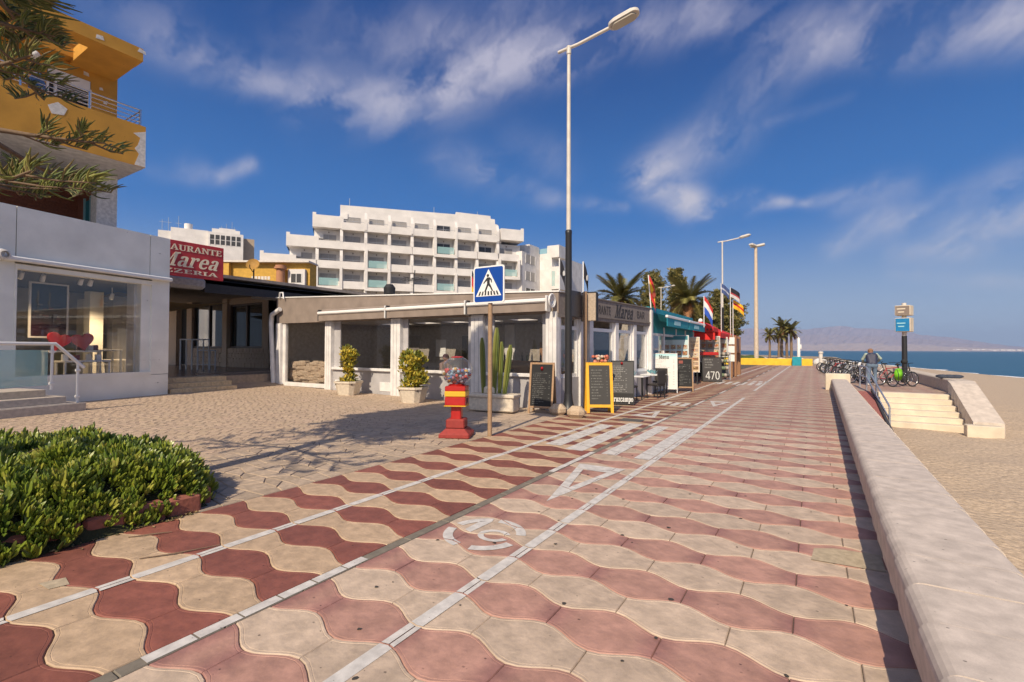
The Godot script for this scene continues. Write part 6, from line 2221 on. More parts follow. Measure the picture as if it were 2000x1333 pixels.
	flag("small black flag with a white mark, right of the lamp post", Vector3(-5.72, 3.15, -13.1), 0.6, 1.05, 0.3, 0.5, [[0.0, blk]], 0.98, 6, false, Color(0.55, 0.55, 0.55, 1))
	flag("black red and yellow flag drooping behind the crossing sign", Vector3(-9.3, 3.2, -12.4), 0.2, 0.95, 0.5, 0.75, [[0.0, yellow], [0.33, red], [0.67, blk]], 0.95, 7)
	flag("blue flag with a pale cross, highest on the far flag poles", Vector3(-4.5, 2.4, -30.2), -0.2, 3.1, 0.85, 0.55, [[0.0, Color(0.05, 0.08, 0.2)], [0.4, Color(0.35, 0.38, 0.45)], [0.55, Color(0.05, 0.08, 0.2)]], 0.75, 8)
	flag("black red and white flag on the nearer right far pole", Vector3(-4.1, 2.4, -30.9), -0.1, 2.9, 1.0, 0.55, [[0.0, Color(0.5, 0.5, 0.5)], [0.3, Color(0.35, 0.05, 0.06)], [0.5, blk]], 0.7, 9)
	flag("yellow flag with a red stripe, lowest on the far right pole", Vector3(-4.0, 2.3, -31.2), -0.2, 2.3, 1.3, 0.5, [[0.0, yellow], [0.4, red], [0.6, yellow]], 0.95, 10)
	g = Geo.new()
	g.tube([Vector3(0, 0, 0), Vector3(0, 0.7, 0), Vector3(0.06, 1.1, 0)], 0.02, 5)
	for k in 6: g.tube([Vector3(-0.45, 0.75 + 0.04 * (k % 2), 0.1 * k - 0.3), Vector3(0.45, 0.75 + 0.04 * (k % 2), 0.1 * k - 0.3)], 0.008, 4)
	g.tube([Vector3(0, 0.8, -0.4), Vector3(0, 0.8, 0.5)], 0.012, 4)
	tag(obj("roof_aerial", g, M.dark_inside, null, at(Vector3(-12.0, 3.3, -12.6))), "thin television aerial on the restaurant roof", "aerial")
	# ---- things at the sea end
	var dp := thing("direction_post", "dark post with a cream sign box above a blue one by the stairs", "signpost", Vector3(3.92, 0, -30.95), 0.0)
	obj("post", lathe_at([Vector2(0.12, 0.0), Vector2(0.11, 2.35), Vector2(0.0, 2.36)], 12), M.black_metal, dp)
	obj("post_top", lathe_at([Vector2(0.1, 2.35), Vector2(0.1, 4.0), Vector2(0.0, 4.02)], 12), M.lamp_grey, dp)
	for q in [[3.62, 0.50, M.letter_cream, "upper_box", M.taupe], [2.9, 0.70, M.cream_paint, "lower_box", mat("sky_blue", Color(0.01, 0.20, 0.44), 0.5, "mottle", 1.0)]]:
		g = Geo.new()
		g.bev(Vector3(0, q[0], 0), Vector3(0.62, q[1], 0.62), 0.02)
		var bx := obj(q[3], g, M.cream_paint, dp, Transform3D(Basis(Vector3.UP, -0.35), Vector3.ZERO))
		g = Geo.new()
		g.box(Vector3(-0.0, q[0], 0.313), Vector3(0.56, q[1] - 0.06, 0.006))
		obj("sign_face", g, q[4], bx)
		g = Geo.new()
		for k in 2: g.box(Vector3(-0.05, q[0] + 0.08 - 0.16 * k, 0.318), Vector3(0.34 - 0.1 * k, 0.05, 0.003))
		obj("arrow_text", g, M.letter_cream if q[0] > 3 else M.teal_pale, bx)
	var yw := thing("yellow_wall", "low bright yellow wall across the end of the promenade", "wall")
	g = Geo.new()
	g.bev(Vector3(-6.5, 0.25, -59.5), Vector3(13.0, 0.95, 0.4), 0.03)
	obj("wall_body", g, M.yellow_wall, yw)
	g = Geo.new()
	g.bev(Vector3(-1.4, 0.45, -58.9), Vector3(0.85, 0.95, 0.6), 0.03)
	tag(obj("blue_bin", g, M.teal), "blue bin standing in front of the yellow wall", "bin")
	var sw := thing("beach_shower", "white shower column behind the yellow wall", "shower", Vector3(-1.3, 0, -62))
	obj("column", lathe_at([Vector2(0.17, 0.0), Vector2(0.15, 2.9), Vector2(0.0, 3.1)], 12), M.white_paint, sw)
	g = Geo.new()
	g.bev(Vector3(0.12, 2.0, 0), Vector3(0.35, 0.5, 0.2), 0.05)
	obj("shower_head", g, M.white_paint, sw)
	g = Geo.new()
	g.lathe([Vector2(0.16, 0), Vector2(0.15, 1.35), Vector2(0.19, 1.36), Vector2(0.19, 1.5), Vector2(0, 1.55)], 12)
	tag(obj("bollard", g, M.lamp_grey, null, at(Vector3(0.6, 0, -49.3))), "stout grey bollard left of the bicycles", "bollard")
	var mound := Geo.new()
	for k in 9: mound.ball(Vector3(-22 + k * 2.0, -0.2, -64 + (k % 3)), Vector3(2.2, rf(0.9, 1.5), 1.6), 12, 6)
	stuff(tag(obj("ground_cover", mound, mat("dune_green", Color(0.07, 0.10, 0.025), 0.9, "sand", 0.8, "n_sand", 1.0)), "dark green ground cover behind the yellow wall", "plants"))
	for k in 5:
		var bt := thing("beach_boat", "upturned pale boat on the sand beyond the yellow wall, %s" % ["leftmost", "second from left", "middle one", "fourth from left", "rightmost"][k], "boat", Vector3(-8.0 + k * 2.2, -0.4, -76 + k * 1.2), rf(0.9, 2.0), "boats on the far sand")
		g = Geo.new()
		g.ball(Vector3(0, 0.5, 0), Vector3(2.0, 0.55, 0.8), 12, 8)
		obj("hull", g, M.white_paint if k != 2 else M.grey_panel, bt)
		g = Geo.new()
		g.box(Vector3(0, 0.3, 0), Vector3(3.6, 0.1, 1.3))
		obj("gunwale", g, M.wood, bt)

func leafy(parent: Node, called: String, leaf: ArrayMesh, n: int, place: Callable, tint: Array) -> void:
	var xf := []
	var cols := []
	for i in n:
		xf.append(place.call(i))
		cols.append(tint[rng.randi() % tint.size()] * rf(0.75, 1.2))
	multi(called, leaf, M.leaf, xf, cols, parent)
func leaf_mesh(w: float, l: float, n: int, spread: float, sd: int) -> ArrayMesh:   # a small spray of leaves
	var g := Geo.new()
	g.colored = true
	var r := RandomNumberGenerator.new()
	r.seed = sd
	for i in n:
		var b := Basis.from_euler(Vector3(r.randf_range(-spread, spread), r.randf() * TAU, r.randf_range(-spread, spread)))
		g.x = Transform3D(b, b * Vector3(0, 0, 0) + Vector3(r.randf_range(-1, 1), r.randf_range(-0.5, 0.5), r.randf_range(-1, 1)) * l * 0.5)
		var m := Vector3(0, l * 0.5, l * 0.08)
		g.tri(Vector3.ZERO, m + Vector3(w * 0.5, 0, 0), Vector3(0, l, 0))
		g.tri(Vector3.ZERO, Vector3(0, l, 0), m - Vector3(w * 0.5, 0, 0))
	return g.mesh()

func make_planter(label: String) -> Node3D:
	var p := thing("planter", label, "planter", Vector3.ZERO, 0.0, "cream planters by the restaurant windows")
	var g := Geo.new()
	var rings := [[0.27, 0.0], [0.28, 0.04], [0.36, 0.40], [0.39, 0.41], [0.39, 0.47], [0.34, 0.47], [0.33, 0.40]]
	var oct := func(r: float, y: float) -> Array:
		var o := []
		for q in 8:
			var sx := 1.0 if q in [0, 1, 6, 7] else -1.0
			var sz := 1.0 if q in [0, 1, 2, 3] else -1.0
			var big := r
			var cut := r * 0.62
			o.append(Vector3(sx * (cut if q in [1, 2, 5, 6] else big), y, sz * (big if q in [1, 2, 5, 6] else cut)))
		return o
	for i in rings.size() - 1:
		var a: Array = oct.call(rings[i][0], rings[i][1])
		var b: Array = oct.call(rings[i + 1][0], rings[i + 1][1])
		for q in 8:
			var q2 := (q + 1) % 8
			g.quad(a[q2], a[q], b[q], b[q2])
	obj("pot", g, M.planter, p)
	g = Geo.new()
	g.box(Vector3(0, 0.37, 0), Vector3(0.6, 0.04, 0.6))
	obj("soil", g, mat("soil", Color(0.06, 0.04, 0.025), 0.95), p)
	return p
func build_planters() -> void:
	var p1 := make_planter("octagonal cream planter with a tall thin yellow green shrub")
	p1.position = Vector3(-12.9, 0.08, -10.55)
	p1.rotation.y = 0.35
	var p2 := dup(p1, Vector3(-9.85, 0.04, -10.35), 0.3, "octagonal cream planter with a broad leafy shrub beside the capsule machine")
	var lf := leaf_mesh(0.075, 0.12, 5, 1.1, 3)
	var tint := [Color(0.30, 0.28, 0.03), Color(0.42, 0.33, 0.035), Color(0.17, 0.19, 0.03), Color(0.50, 0.36, 0.03)]
	for k in 2:
		var par: Node3D = [p1, p2][k]
		var b := thing("potted_shrub", ["tall thin yellow green shrub growing in the left planter", "broad yellow green shrub growing in the right planter"][k], "shrub", par.position + Vector3(0, 0.38, 0), 0.0, "potted shrubs")
		for q in 5:
			var g := Geo.new()
			var a := q * 1.3
			g.tube([Vector3(0, 0, 0), Vector3(cos(a) * 0.06, 0.4, sin(a) * 0.06), Vector3(cos(a) * 0.17, 0.85, sin(a) * 0.15)], [0.016, 0.011, 0.006], 5)
			obj("stem", g, M.bark, b)
		var lobes := [Vector4(0, 0.14, 0, 0.24), Vector4(-0.02, 0.42, 0, 0.15), Vector4(0.02, 0.72, 0.02, 0.24), Vector4(-0.05, 0.98, 0, 0.26), Vector4(0.12, 0.9, 0, 0.17)] if k == 0 else [Vector4(0, 0.16, 0, 0.3), Vector4(0.08, 0.45, 0, 0.3), Vector4(-0.1, 0.7, 0.05, 0.3), Vector4(0.1, 0.85, -0.02, 0.25), Vector4(-0.2, 0.95, 0, 0.17), Vector4(0.3, 0.3, 0, 0.2)]
		leafy(b, "foliage", lf, 230 if k == 0 else 400, func(_i):
			var l: Vector4 = lobes[rng.randi() % lobes.size()]
			var d := Vector3(rng.randfn(), rng.randfn(), rng.randfn()).normalized() * l.w * pow(rng.randf(), 0.4)
			return Transform3D(Basis.from_euler(Vector3(rf(-0.7, 0.7), rf(0, TAU), rf(-0.7, 0.7))), Vector3(l.x, l.y, l.z) + d), tint)
	# the cactus trough
	var t := thing("cactus_trough", "long weathered stone trough in front of the right window", "planter", Vector3(-6.85, 0, -10.1), 0.16)
	var g := Geo.new()
	g.bev(Vector3(0, 0.25, 0), Vector3(1.22, 0.40, 0.42), 0.03)
	obj("trough_body", g, M.planter, t)
	g = Geo.new()
	g.bev(Vector3(0, 0.44, 0), Vector3(1.3, 0.09, 0.5), 0.02)
	obj("rim", g, M.planter, t)
	g = Geo.new()
	g.bev(Vector3(-0.1, 0.56, 0.0), Vector3(0.3, 0.2, 0.22), 0.04)
	tag(obj("inner_pot", g, M.planter, null, t.transform), "small stone pot standing in the cactus trough", "pot")
	for k in 3: t.set_meta("label", "long weathered stone trough holding cacti before the right window")
	var cols := [[Vector3(-0.28, 0.4, 0), 1.5, -0.02, 0.065], [Vector3(0.0, 0.4, 0.02), 1.75, 0.03, 0.075], [Vector3(0.28, 0.4, 0.0), 1.32, 0.06, 0.07], [Vector3(0.12, 0.4, -0.08), 1.4, 0.02, 0.06]]
	for k in 4:
		var q: Array = cols[k]
		g = Geo.new()
		g.colored = true
		var n := 10
		var hgt: float = q[1]
		for i in 8:
			for j in n:
				for side in 2:
					var pts := []
					for e in [[i, j, side], [i, j, side + 1], [i + 1, j, side + 1], [i + 1, j, side]]:
						var v := float(e[0]) / 8.0
						var an: float = (e[1] + e[2] * 0.5) * TAU / n
						var rib := 1.0 if e[2] % 2 == 0 else 0.66
						var rad: float = q[3] * rib * (0.75 + 0.35 * sin(v * 2.6)) * (1.0 if v < 0.92 else 0.5)
						pts.append(Vector3(q[2] * v * 3.0 + cos(an) * rad, v * hgt, -sin(an) * rad))
					g.c = Color(0.24, 0.24, 0.055) if side == 0 else Color(0.12, 0.15, 0.035)
					g.quad(pts[0], pts[1], pts[2], pts[3])
		tag(obj("column_cactus", g, M.leaf, null, t.transform * at(q[0])), ["thin column cactus behind the sign pole, leftmost in the trough", "tallest column cactus in the middle of the trough", "stout column cactus, rightmost in the trough", "shorter column cactus at the back of the trough"][k], "cactus", "cacti in the trough")
# ---- plants
func build_plants() -> void:
	build_ice_plant()
	build_araucaria()
	build_palms()

func build_ice_plant() -> void:
	var poly := PackedVector2Array([Vector2(-5.03, 2.2), Vector2(-5.03, -1.45), Vector2(-5.12, -1.8), Vector2(-5.16, -2.45), Vector2(-5.5, -2.72), Vector2(-6.3, -2.95), Vector2(-7.2, -2.85), Vector2(-8.9, -1.75), Vector2(-10.0, -0.4), Vector2(-10.0, 2.2)])
	var f := FastNoiseLite.new()
	f.seed = 8
	f.frequency = 0.9
	f.fractal_octaves = 3
	var hgt := func(p: Vector2) -> float:
		if not Geometry2D.is_point_in_polygon(p, poly): return 0.0
		var d := 9.0
		for i in poly.size():
			d = minf(d, p.distance_to(Geometry2D.get_closest_point_to_segment(p, poly[i], poly[(i + 1) % poly.size()])))
		return (0.51 + 0.17 * f.get_noise_2d(p.x * 2.2, p.y * 2.2)) * (1.0 - exp(-d / 0.22)) + 0.06 * f.get_noise_2d(p.x * 6, p.y * 6)
	var b := thing("ice_plant", "thick mound of green ice plant spilling over its bed at the left front", "shrub")
	var g := Geo.new()
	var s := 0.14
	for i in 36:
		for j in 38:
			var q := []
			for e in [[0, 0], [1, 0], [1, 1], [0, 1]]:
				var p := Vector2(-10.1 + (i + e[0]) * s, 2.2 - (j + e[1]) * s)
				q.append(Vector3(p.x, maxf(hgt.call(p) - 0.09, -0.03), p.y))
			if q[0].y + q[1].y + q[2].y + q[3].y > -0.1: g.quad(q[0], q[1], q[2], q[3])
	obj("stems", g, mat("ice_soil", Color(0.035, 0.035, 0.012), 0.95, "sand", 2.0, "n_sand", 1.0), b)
	# fleshy three sided leaves in small upright tufts
	var tufts := []
	for v in 3:
		var t := Geo.new()
		t.colored = true
		var r := RandomNumberGenerator.new()
		r.seed = 40 + v
		for k in 8:
			var a := k * 2.4 + r.randf()
			var sp := r.randf_range(0.15, 0.75)
			var base := Basis(Vector3.UP, a) * Basis(Vector3.RIGHT, sp)
			t.x = Transform3D(base, Vector3(cos(a), 0, sin(a)) * 0.012 + Vector3(0, r.randf_range(-0.03, 0.01), 0))
			var l := r.randf_range(0.06, 0.098)
			var w := r.randf_range(0.0075, 0.0105)
			t.c = Color(1, 1, 1) * r.randf_range(0.85, 1.1)
			var ring := []
			for e in [[0.0, 0.7, 0.0], [0.55, 1.1, 0.006], [0.86, 0.75, 0.0]]:
				var rr := []
				for c in 3: rr.append(Vector3(cos(c * TAU / 3) * w * e[1], l * e[0], -sin(c * TAU / 3) * w * e[1] + e[2]))
				ring.append(rr)
			for i in 2:
				for c in 3:
					t.quad(ring[i][c], ring[i][(c + 1) % 3], ring[i + 1][(c + 1) % 3], ring[i + 1][c])
			if r.randf() < 0.25: t.c = Color(1.5, 0.75, 0.7)
			for c in 3: t.tri(ring[2][c], ring[2][(c + 1) % 3], Vector3(0, l, -0.004))
		tufts.append(t.mesh())
	var tint := [Color(0.16, 0.21, 0.025), Color(0.22, 0.26, 0.03), Color(0.11, 0.165, 0.023), Color(0.31, 0.31, 0.05), Color(0.07, 0.11, 0.018)]
	var xfs := [[], [], []]
	var cols := [[], [], []]
	var n := 0
	while n < 8200:
		var p := Vector2(rf(-9.9, -5.0), rf(-3.1, 1.4))
		if p.x < -7.6 and rng.randf() < 0.4: continue
		var h: float = hgt.call(p)
		if h < 0.02:
			if rng.randf() > 0.02: continue
			if p.distance_to(Geometry2D.get_closest_point_to_segment(p, Vector2(-5.1, 1), Vector2(-5.2, -2.3))) > 0.12: continue
		if f.get_noise_2d(p.x * 5.0 + 40, p.y * 5.0) < -0.22 and rng.randf() < 0.85: continue
		n += 1
		var e := 0.07
		var nr := Vector3(hgt.call(p - Vector2(e, 0)) - hgt.call(p + Vector2(e, 0)), 2 * e, hgt.call(p - Vector2(0, e)) - hgt.call(p + Vector2(0, e))).normalized()
		nr = (nr + Vector3.UP * 0.6 + Vector3(rf(-0.3, 0.3), 0, rf(-0.3, 0.3))).normalized()
		var bs := Basis(Quaternion(Vector3.UP, nr)) * Basis(Vector3.UP, rf(0, TAU))
		var k := rng.randi() % 3
		xfs[k].append(Transform3D(bs.scaled(Vector3.ONE * rf(1.05, 1.75)), Vector3(p.x, h - 0.01 + rf(-0.03, 0.035), p.y)))
		cols[k].append(tint[mini(rng.randi() % 5, rng.randi() % 5)] * rf(0.8, 1.2))
	var lm := mat("ice_leaf", Color.WHITE, 0.38)
	lm.vertex_color_use_as_albedo = true
	for k in 3: multi("leaf_tufts", tufts[k], lm, xfs[k], cols[k], b)
	for k in 42:
		g = Geo.new()
		var p := Vector2(rf(-8.0, -5.15), rf(-2.5, -0.3))
		var h: float = hgt.call(p) + 0.05
		g.tube([Vector3(p.x, h - 0.05, p.y), Vector3(p.x + rf(-0.1, 0.1), h + 0.03, p.y + 0.1), Vector3(p.x + rf(-0.15, 0.2), h + 0.01, p.y + rf(0.15, 0.3))], [0.005, 0.004, 0.002], 5)
		obj("dry_stalk", g, mat("straw", Color(0.42, 0.28, 0.14), 0.9), b)
	# reddish kerb stones under it and litter along the tiles
	var kerb := thing("bed_kerb", "row of red cement blocks edging the ice plant bed", "kerb")
	for k in 8:
		g = Geo.new()
		g.bev(Vector3(0, 0.07, 0), Vector3(0.15, 0.20, 0.29), 0.025)
		obj("kerb_block", g, mat("kerb_red", Color(0.30, 0.105, 0.07), 0.9, "stain", 1.5, "n_mid", 0.5), kerb, at(Vector3(-5.22 - (0.0 if k < 6 else 0.24 * (k - 5)), 0, -0.75 - k * 0.31 if k < 6 else -2.56), rf(-0.1, 0.1) if k < 6 else 1.4))
	g = Geo.new()
	g.colored = true
	for i in 420:
		var p := Vector3(-5.12 + absf(rng.randfn(0, 0.05)) - 0.03, 0.004, rf(-2.4, 0.6))
		g.c = [Color(0.30, 0.21, 0.10), Color(0.2, 0.15, 0.07), Color(0.4, 0.27, 0.13), Color(0.12, 0.11, 0.04)][rng.randi() % 4]
		var d := Vector3(rf(-1, 1), 0, rf(-1, 1)).normalized() * rf(0.008, 0.03)
		g.tri(p - d, p + d, p + Vector3(-d.z, rf(0.004, 0.02), d.x) * 0.6)
		g.tri(p + d, p - d, p + Vector3(d.z, rf(0.004, 0.02), -d.x) * 0.6)
	stuff(tag(obj("leaf_litter", g, M.cloth), "dry leaf litter scattered along the tile edge under the ice plant", "leaf litter"))
	g = Geo.new()
	g.bev(Vector3.ZERO, Vector3(0.13, 0.05, 0.07), 0.02)
	tag(obj("dark_can", g, M.dark, null, at(Vector3(-6.5, 0.53, -1.02), 0.5)), "small dark crushed can lying on top of the ice plant", "can")

func build_araucaria() -> void:
	var base := Vector3(-6.4, 0, -1.03)
	var t := thing("norfolk_pine", "tall araucaria pine whose drooping branches enter at the upper left", "tree", base)
	var g := Geo.new()
	g.tube([Vector3(0, -0.1, 0), Vector3(0.03, 2.5, 0.02), Vector3(0.0, 6, 0), Vector3(0, 10.2, 0)], [0.15, 0.12, 0.07, 0.015], 10)
	obj("trunk", g, M.bark, t)
	var rope := []
	for v in 3:
		var r := Geo.new()
		r.colored = true
		var bend: float = [0.35, 0.7, 1.05][v]
		var pts := []
		for i in 5:
			var a := i / 4.0
			pts.append(Vector3(sin(a * bend) * 0.16 * a, 0.25 * a * (1.0 - 0.15 * bend * a), 0.012 * sin(a * 5.0)))
		r.tube(pts, [0.006, 0.0115, 0.0115, 0.009, 0.003], 4, false)
		rope.append(r.mesh())
	var xfs := [[], [], []]
	var cols := [[], [], []]
	var tint := [Color(0.13, 0.16, 0.035), Color(0.19, 0.21, 0.05), Color(0.09, 0.12, 0.028), Color(0.26, 0.26, 0.07), Color(0.19, 0.15, 0.055)]
	var right := Vector3(0.848, 0, -0.53)
	var tiers := []
	for k in 15:
		tiers.append(3.1 + k * 0.5)
	for ti in tiers.size():
		var h: float = tiers[ti]
		var nb := 4 if ti < 4 else (8 if ti < 11 else 6)
		for q in nb:
			var a := q * TAU / nb + ti * 0.7 + rf(-0.2, 0.2)
			var d := Vector3(cos(a), 0, sin(a))
			
			var l := lerpf(1.95, 0.35, pow((h - 3.0) / 7.3, 0.9)) * rf(0.85, 1.1)
			if h < 6.2:   # the house side of the crown is thin: limbs there stay short
				var reach := -0.985
				if h > 3.5 and h < 3.7: reach = -0.80
				if h > 4.5 and h < 4.7: reach = -0.90
				var fw := Vector3(-0.53, 0, -0.848)
				var o0 := base
				for it in 12:
					var tip := o0 + d * (l + 0.16)
					if tip.dot(right) / maxf(tip.dot(fw), 0.5) > reach and tip.dot(fw) > 0.5: l *= 0.9
				if l < 0.5: continue
			var droop := rf(0.14, 0.26)
			var pts := []
			for i in 6:
				var u := i / 5.0
				pts.append(Vector3(0, h + 0.1 * u - droop * l * u * (1.3 - 0.5 * u), 0) + d * l * u)
			var br := Geo.new()
			br.tube(pts, [0.028, 0.024, 0.02, 0.015, 0.011, 0.007], 6)
			var tw := [[pts, 0.3]]
			for k in 5:
				var u := 0.35 + 0.13 * k
				var o: Vector3 = pts[0].lerp(pts[5], u)
				o.y = lerpf(pts[int(u * 5)].y, pts[mini(5, int(u * 5) + 1)].y, fmod(u * 5.0, 1.0))
				var sd := (d.cross(Vector3.UP) * (1 if k % 2 else -1) + d * 0.9).normalized()
				var tl := l * rf(0.2, 0.32)
				var p2 := [o, o + sd * tl * 0.5 + Vector3(0, -0.02, 0), o + sd * tl + Vector3(0, -0.01, 0)]
				br.tube(p2, [0.011, 0.008, 0.005], 5)
				tw.append([p2, 0.1])
			obj("branch", br, M.bark, t)
			for w in tw:
				var pp: Array = w[0]
				var cnt := int((40.0 if w[1] > 0.2 else 22.0) * clampf(l / 1.3, 0.6, 1.3) * (4.0 if h > 4.9 else 0.9))
				for i in cnt:
					var u := lerpf(w[1] + 0.15, 1.0, pow(rng.randf(), 0.6)) * (pp.size() - 1)
					var i0 := mini(int(u), pp.size() - 2)
					var o: Vector3 = pp[i0].lerp(pp[i0 + 1], u - i0)
					var along: Vector3 = (pp[i0 + 1] - pp[i0]).normalized()
					var out := (along * rf(0.3, 1.3) + along.cross(Vector3.UP) * rf(-0.75, 0.75)).normalized()
					var up := (Vector3.UP * rf(0.8, 1.2) + out * rf(0.25, 0.7)).normalized()
					if rng.randf() < 0.06: up = (out - Vector3.UP * 0.6).normalized()
					var x := (out - up * out.dot(up)).normalized()
					var v := rng.randi() % 3
					xfs[v].append(Transform3D(Basis(x, up, x.cross(up)).scaled((Vector3(2.6, 1.6, 2.6) if h > 5.5 else Vector3.ONE * 0.88) * rf(0.6, 0.95)), o))
					cols[v].append(tint[rng.randi() % 5] * rf(0.8, 1.2))
	for v in 3: multi("foliage", rope[v], M.leaf, xfs[v], cols[v], t)

func frond_mesh(l: float, lift: float, droop: float, sd: int) -> ArrayMesh:
	var g := Geo.new()
	g.colored = true
	var r := RandomNumberGenerator.new()
	r.seed = sd
	var pts := []
	for i in 9:
		var u := i / 8.0
		pts.append(Vector3(u * l * (1.0 - 0.16 * droop * u), lift * u * l - droop * l * u * u * 0.75, 0))
	g.c = Color(1.2, 1.1, 0.9)
	g.tube(pts, [0.04, 0.034, 0.028, 0.023, 0.018, 0.014, 0.01, 0.008, 0.004], 4)
	g.c = Color.WHITE
	for k in 46:
		var u := 0.12 + 0.88 * k / 45.0
		var i0 := mini(int(u * 8), 7)
		var o: Vector3 = pts[i0].lerp(pts[i0 + 1], u * 8 - i0)
		var al: Vector3 = (pts[i0 + 1] - pts[i0]).normalized()
		var ll := l * 0.24 * sin(clampf(u * 2.6 + 0.35, 0, PI)) + 0.1
		for s in [-1.0, 1.0]:
			var d := (al * 0.75 + Vector3(0, 0.22 + r.randf_range(-0.15, 0.15), s * 0.85)).normalized()
			var tip := o + d * ll + Vector3(0, -0.16 * ll, 0)
			var w := al * 0.04
			g.c = Color.WHITE * r.randf_range(0.8, 1.2)
			g.tri(o - w, o + w, tip)
			g.tri(o + w, o - w, tip)
	return g.mesh()
func make_palm(label: String, hgt: float, l: float, n: int, sd: int, group := "palms behind the restaurants") -> Node3D:
	var p := thing("palm_tree", label, "palm tree", Vector3.ZERO, 0.0, group)
	var g := Geo.new()
	var pts := []
	var rad := []
	for i in 13:
		var u := i / 12.0
		pts.append(Vector3(0.1 * sin(u * 3.0), hgt * u, 0.05 * u))
		rad.append((0.24 if i % 2 else 0.21) * (1.15 - 0.25 * u))
	g.tube(pts, rad, 9)
	obj("trunk", g, mat("palm_trunk", Color(0.22, 0.15, 0.095), 0.95, "stain", 1.5, "n_mid", 1.0), p)
	g = Geo.new()
	g.ball(Vector3(0.02, hgt + 0.05, 0.05), Vector3(0.38, 0.5, 0.38), 10, 8)
	obj("crown_base", g, mat("palm_fibre", Color(0.30, 0.17, 0.06), 0.95, "stain", 2.0), p)
	var fm := []
	for v in 4: fm.append(frond_mesh(l, [1.15, 0.75, 0.35, 0.0][v], [0.45, 0.65, 0.7, 0.7][v], sd + v))
	for i in n:
		var u := float(i) / n
		var v := mini(3, int(u * 4.0))
		var m := mat("palm_leaf%d" % (i % 3 + (3 if v == 3 and i % 2 else 0)), [Color(0.25, 0.23, 0.065), Color(0.32, 0.28, 0.085), Color(0.19, 0.185, 0.055), Color(0.36, 0.16, 0.06), Color(0.18, 0.14, 0.05), Color(0.2, 0.15, 0.05)][i % 3 + (3 if v == 3 and i % 2 else 0)], 0.6)
		m.vertex_color_use_as_albedo = true
		m.cull_mode = BaseMaterial3D.CULL_DISABLED
		m.backlight_enabled = true
		m.backlight = Color(0.22, 0.2, 0.07)
		mi("frond", fm[v], m, p, Transform3D(Basis(Vector3.UP, i * 2.399 + rf(-0.2, 0.2)) * Basis(Vector3(0, 0, 1), rf(-0.12, 0.12) - (0.25 if u > 0.85 else 0.0)), Vector3(0.02, hgt + 0.15, 0.05)).scaled_local(Vector3.ONE * rf(0.85, 1.1)))
	return p
func bushy_tree(label: String, at_: Vector3, lobes: Array, n: int, tint: Array) -> void:
	var t := thing("bushy_tree", label, "tree", at_, 0.0, "bushy trees behind the restaurants")
	var g := Geo.new()
	var top: Vector4 = lobes[0]
	g.tube([Vector3.ZERO, Vector3(0.1, top.y * 0.5, 0), Vector3(0, top.y, 0)], [0.3, 0.22, 0.1], 8)
	obj("trunk", g, M.bark, t)
	for l in lobes:
		g = Geo.new()
		g.tube([Vector3(0.05, top.y * 0.35, 0), Vector3(l.x * 0.5, l.y * 0.7, l.z * 0.5), Vector3(l.x, l.y, l.z)], [0.12, 0.08, 0.03], 6)
		obj("limb", g, M.bark, t)
	leafy(t, "crown", leaf_mesh(0.13, 0.34, 7, 1.2, 5), n, func(_i):
		var l: Vector4 = lobes[rng.randi() % lobes.size()]
		# clumps inside each lobe, so that light and dark masses and gaps form
		var k := Vector3(sin(rng.randi() % 14 * 2.4), cos(rng.randi() % 14 * 1.7), sin(rng.randi() % 14 * 3.1)) * 0.58
		var d := (k + Vector3(rng.randfn(), rng.randfn(), rng.randfn()) * 0.2) * l.w
		return Transform3D(Basis.from_euler(Vector3(rf(-0.8, 0.8), rf(0, TAU), rf(-0.8, 0.8))).scaled(Vector3.ONE * rf(0.7, 1.2)), Vector3(l.x, l.y, l.z) + d), tint)
func from_view(lat: float, d: float) -> Vector3:   # metres to the right of and ahead along the promenade's oblique axis
	return Vector3(lat * 0.848 - d * 0.53, 0, -(lat * 0.53 + d * 0.848))
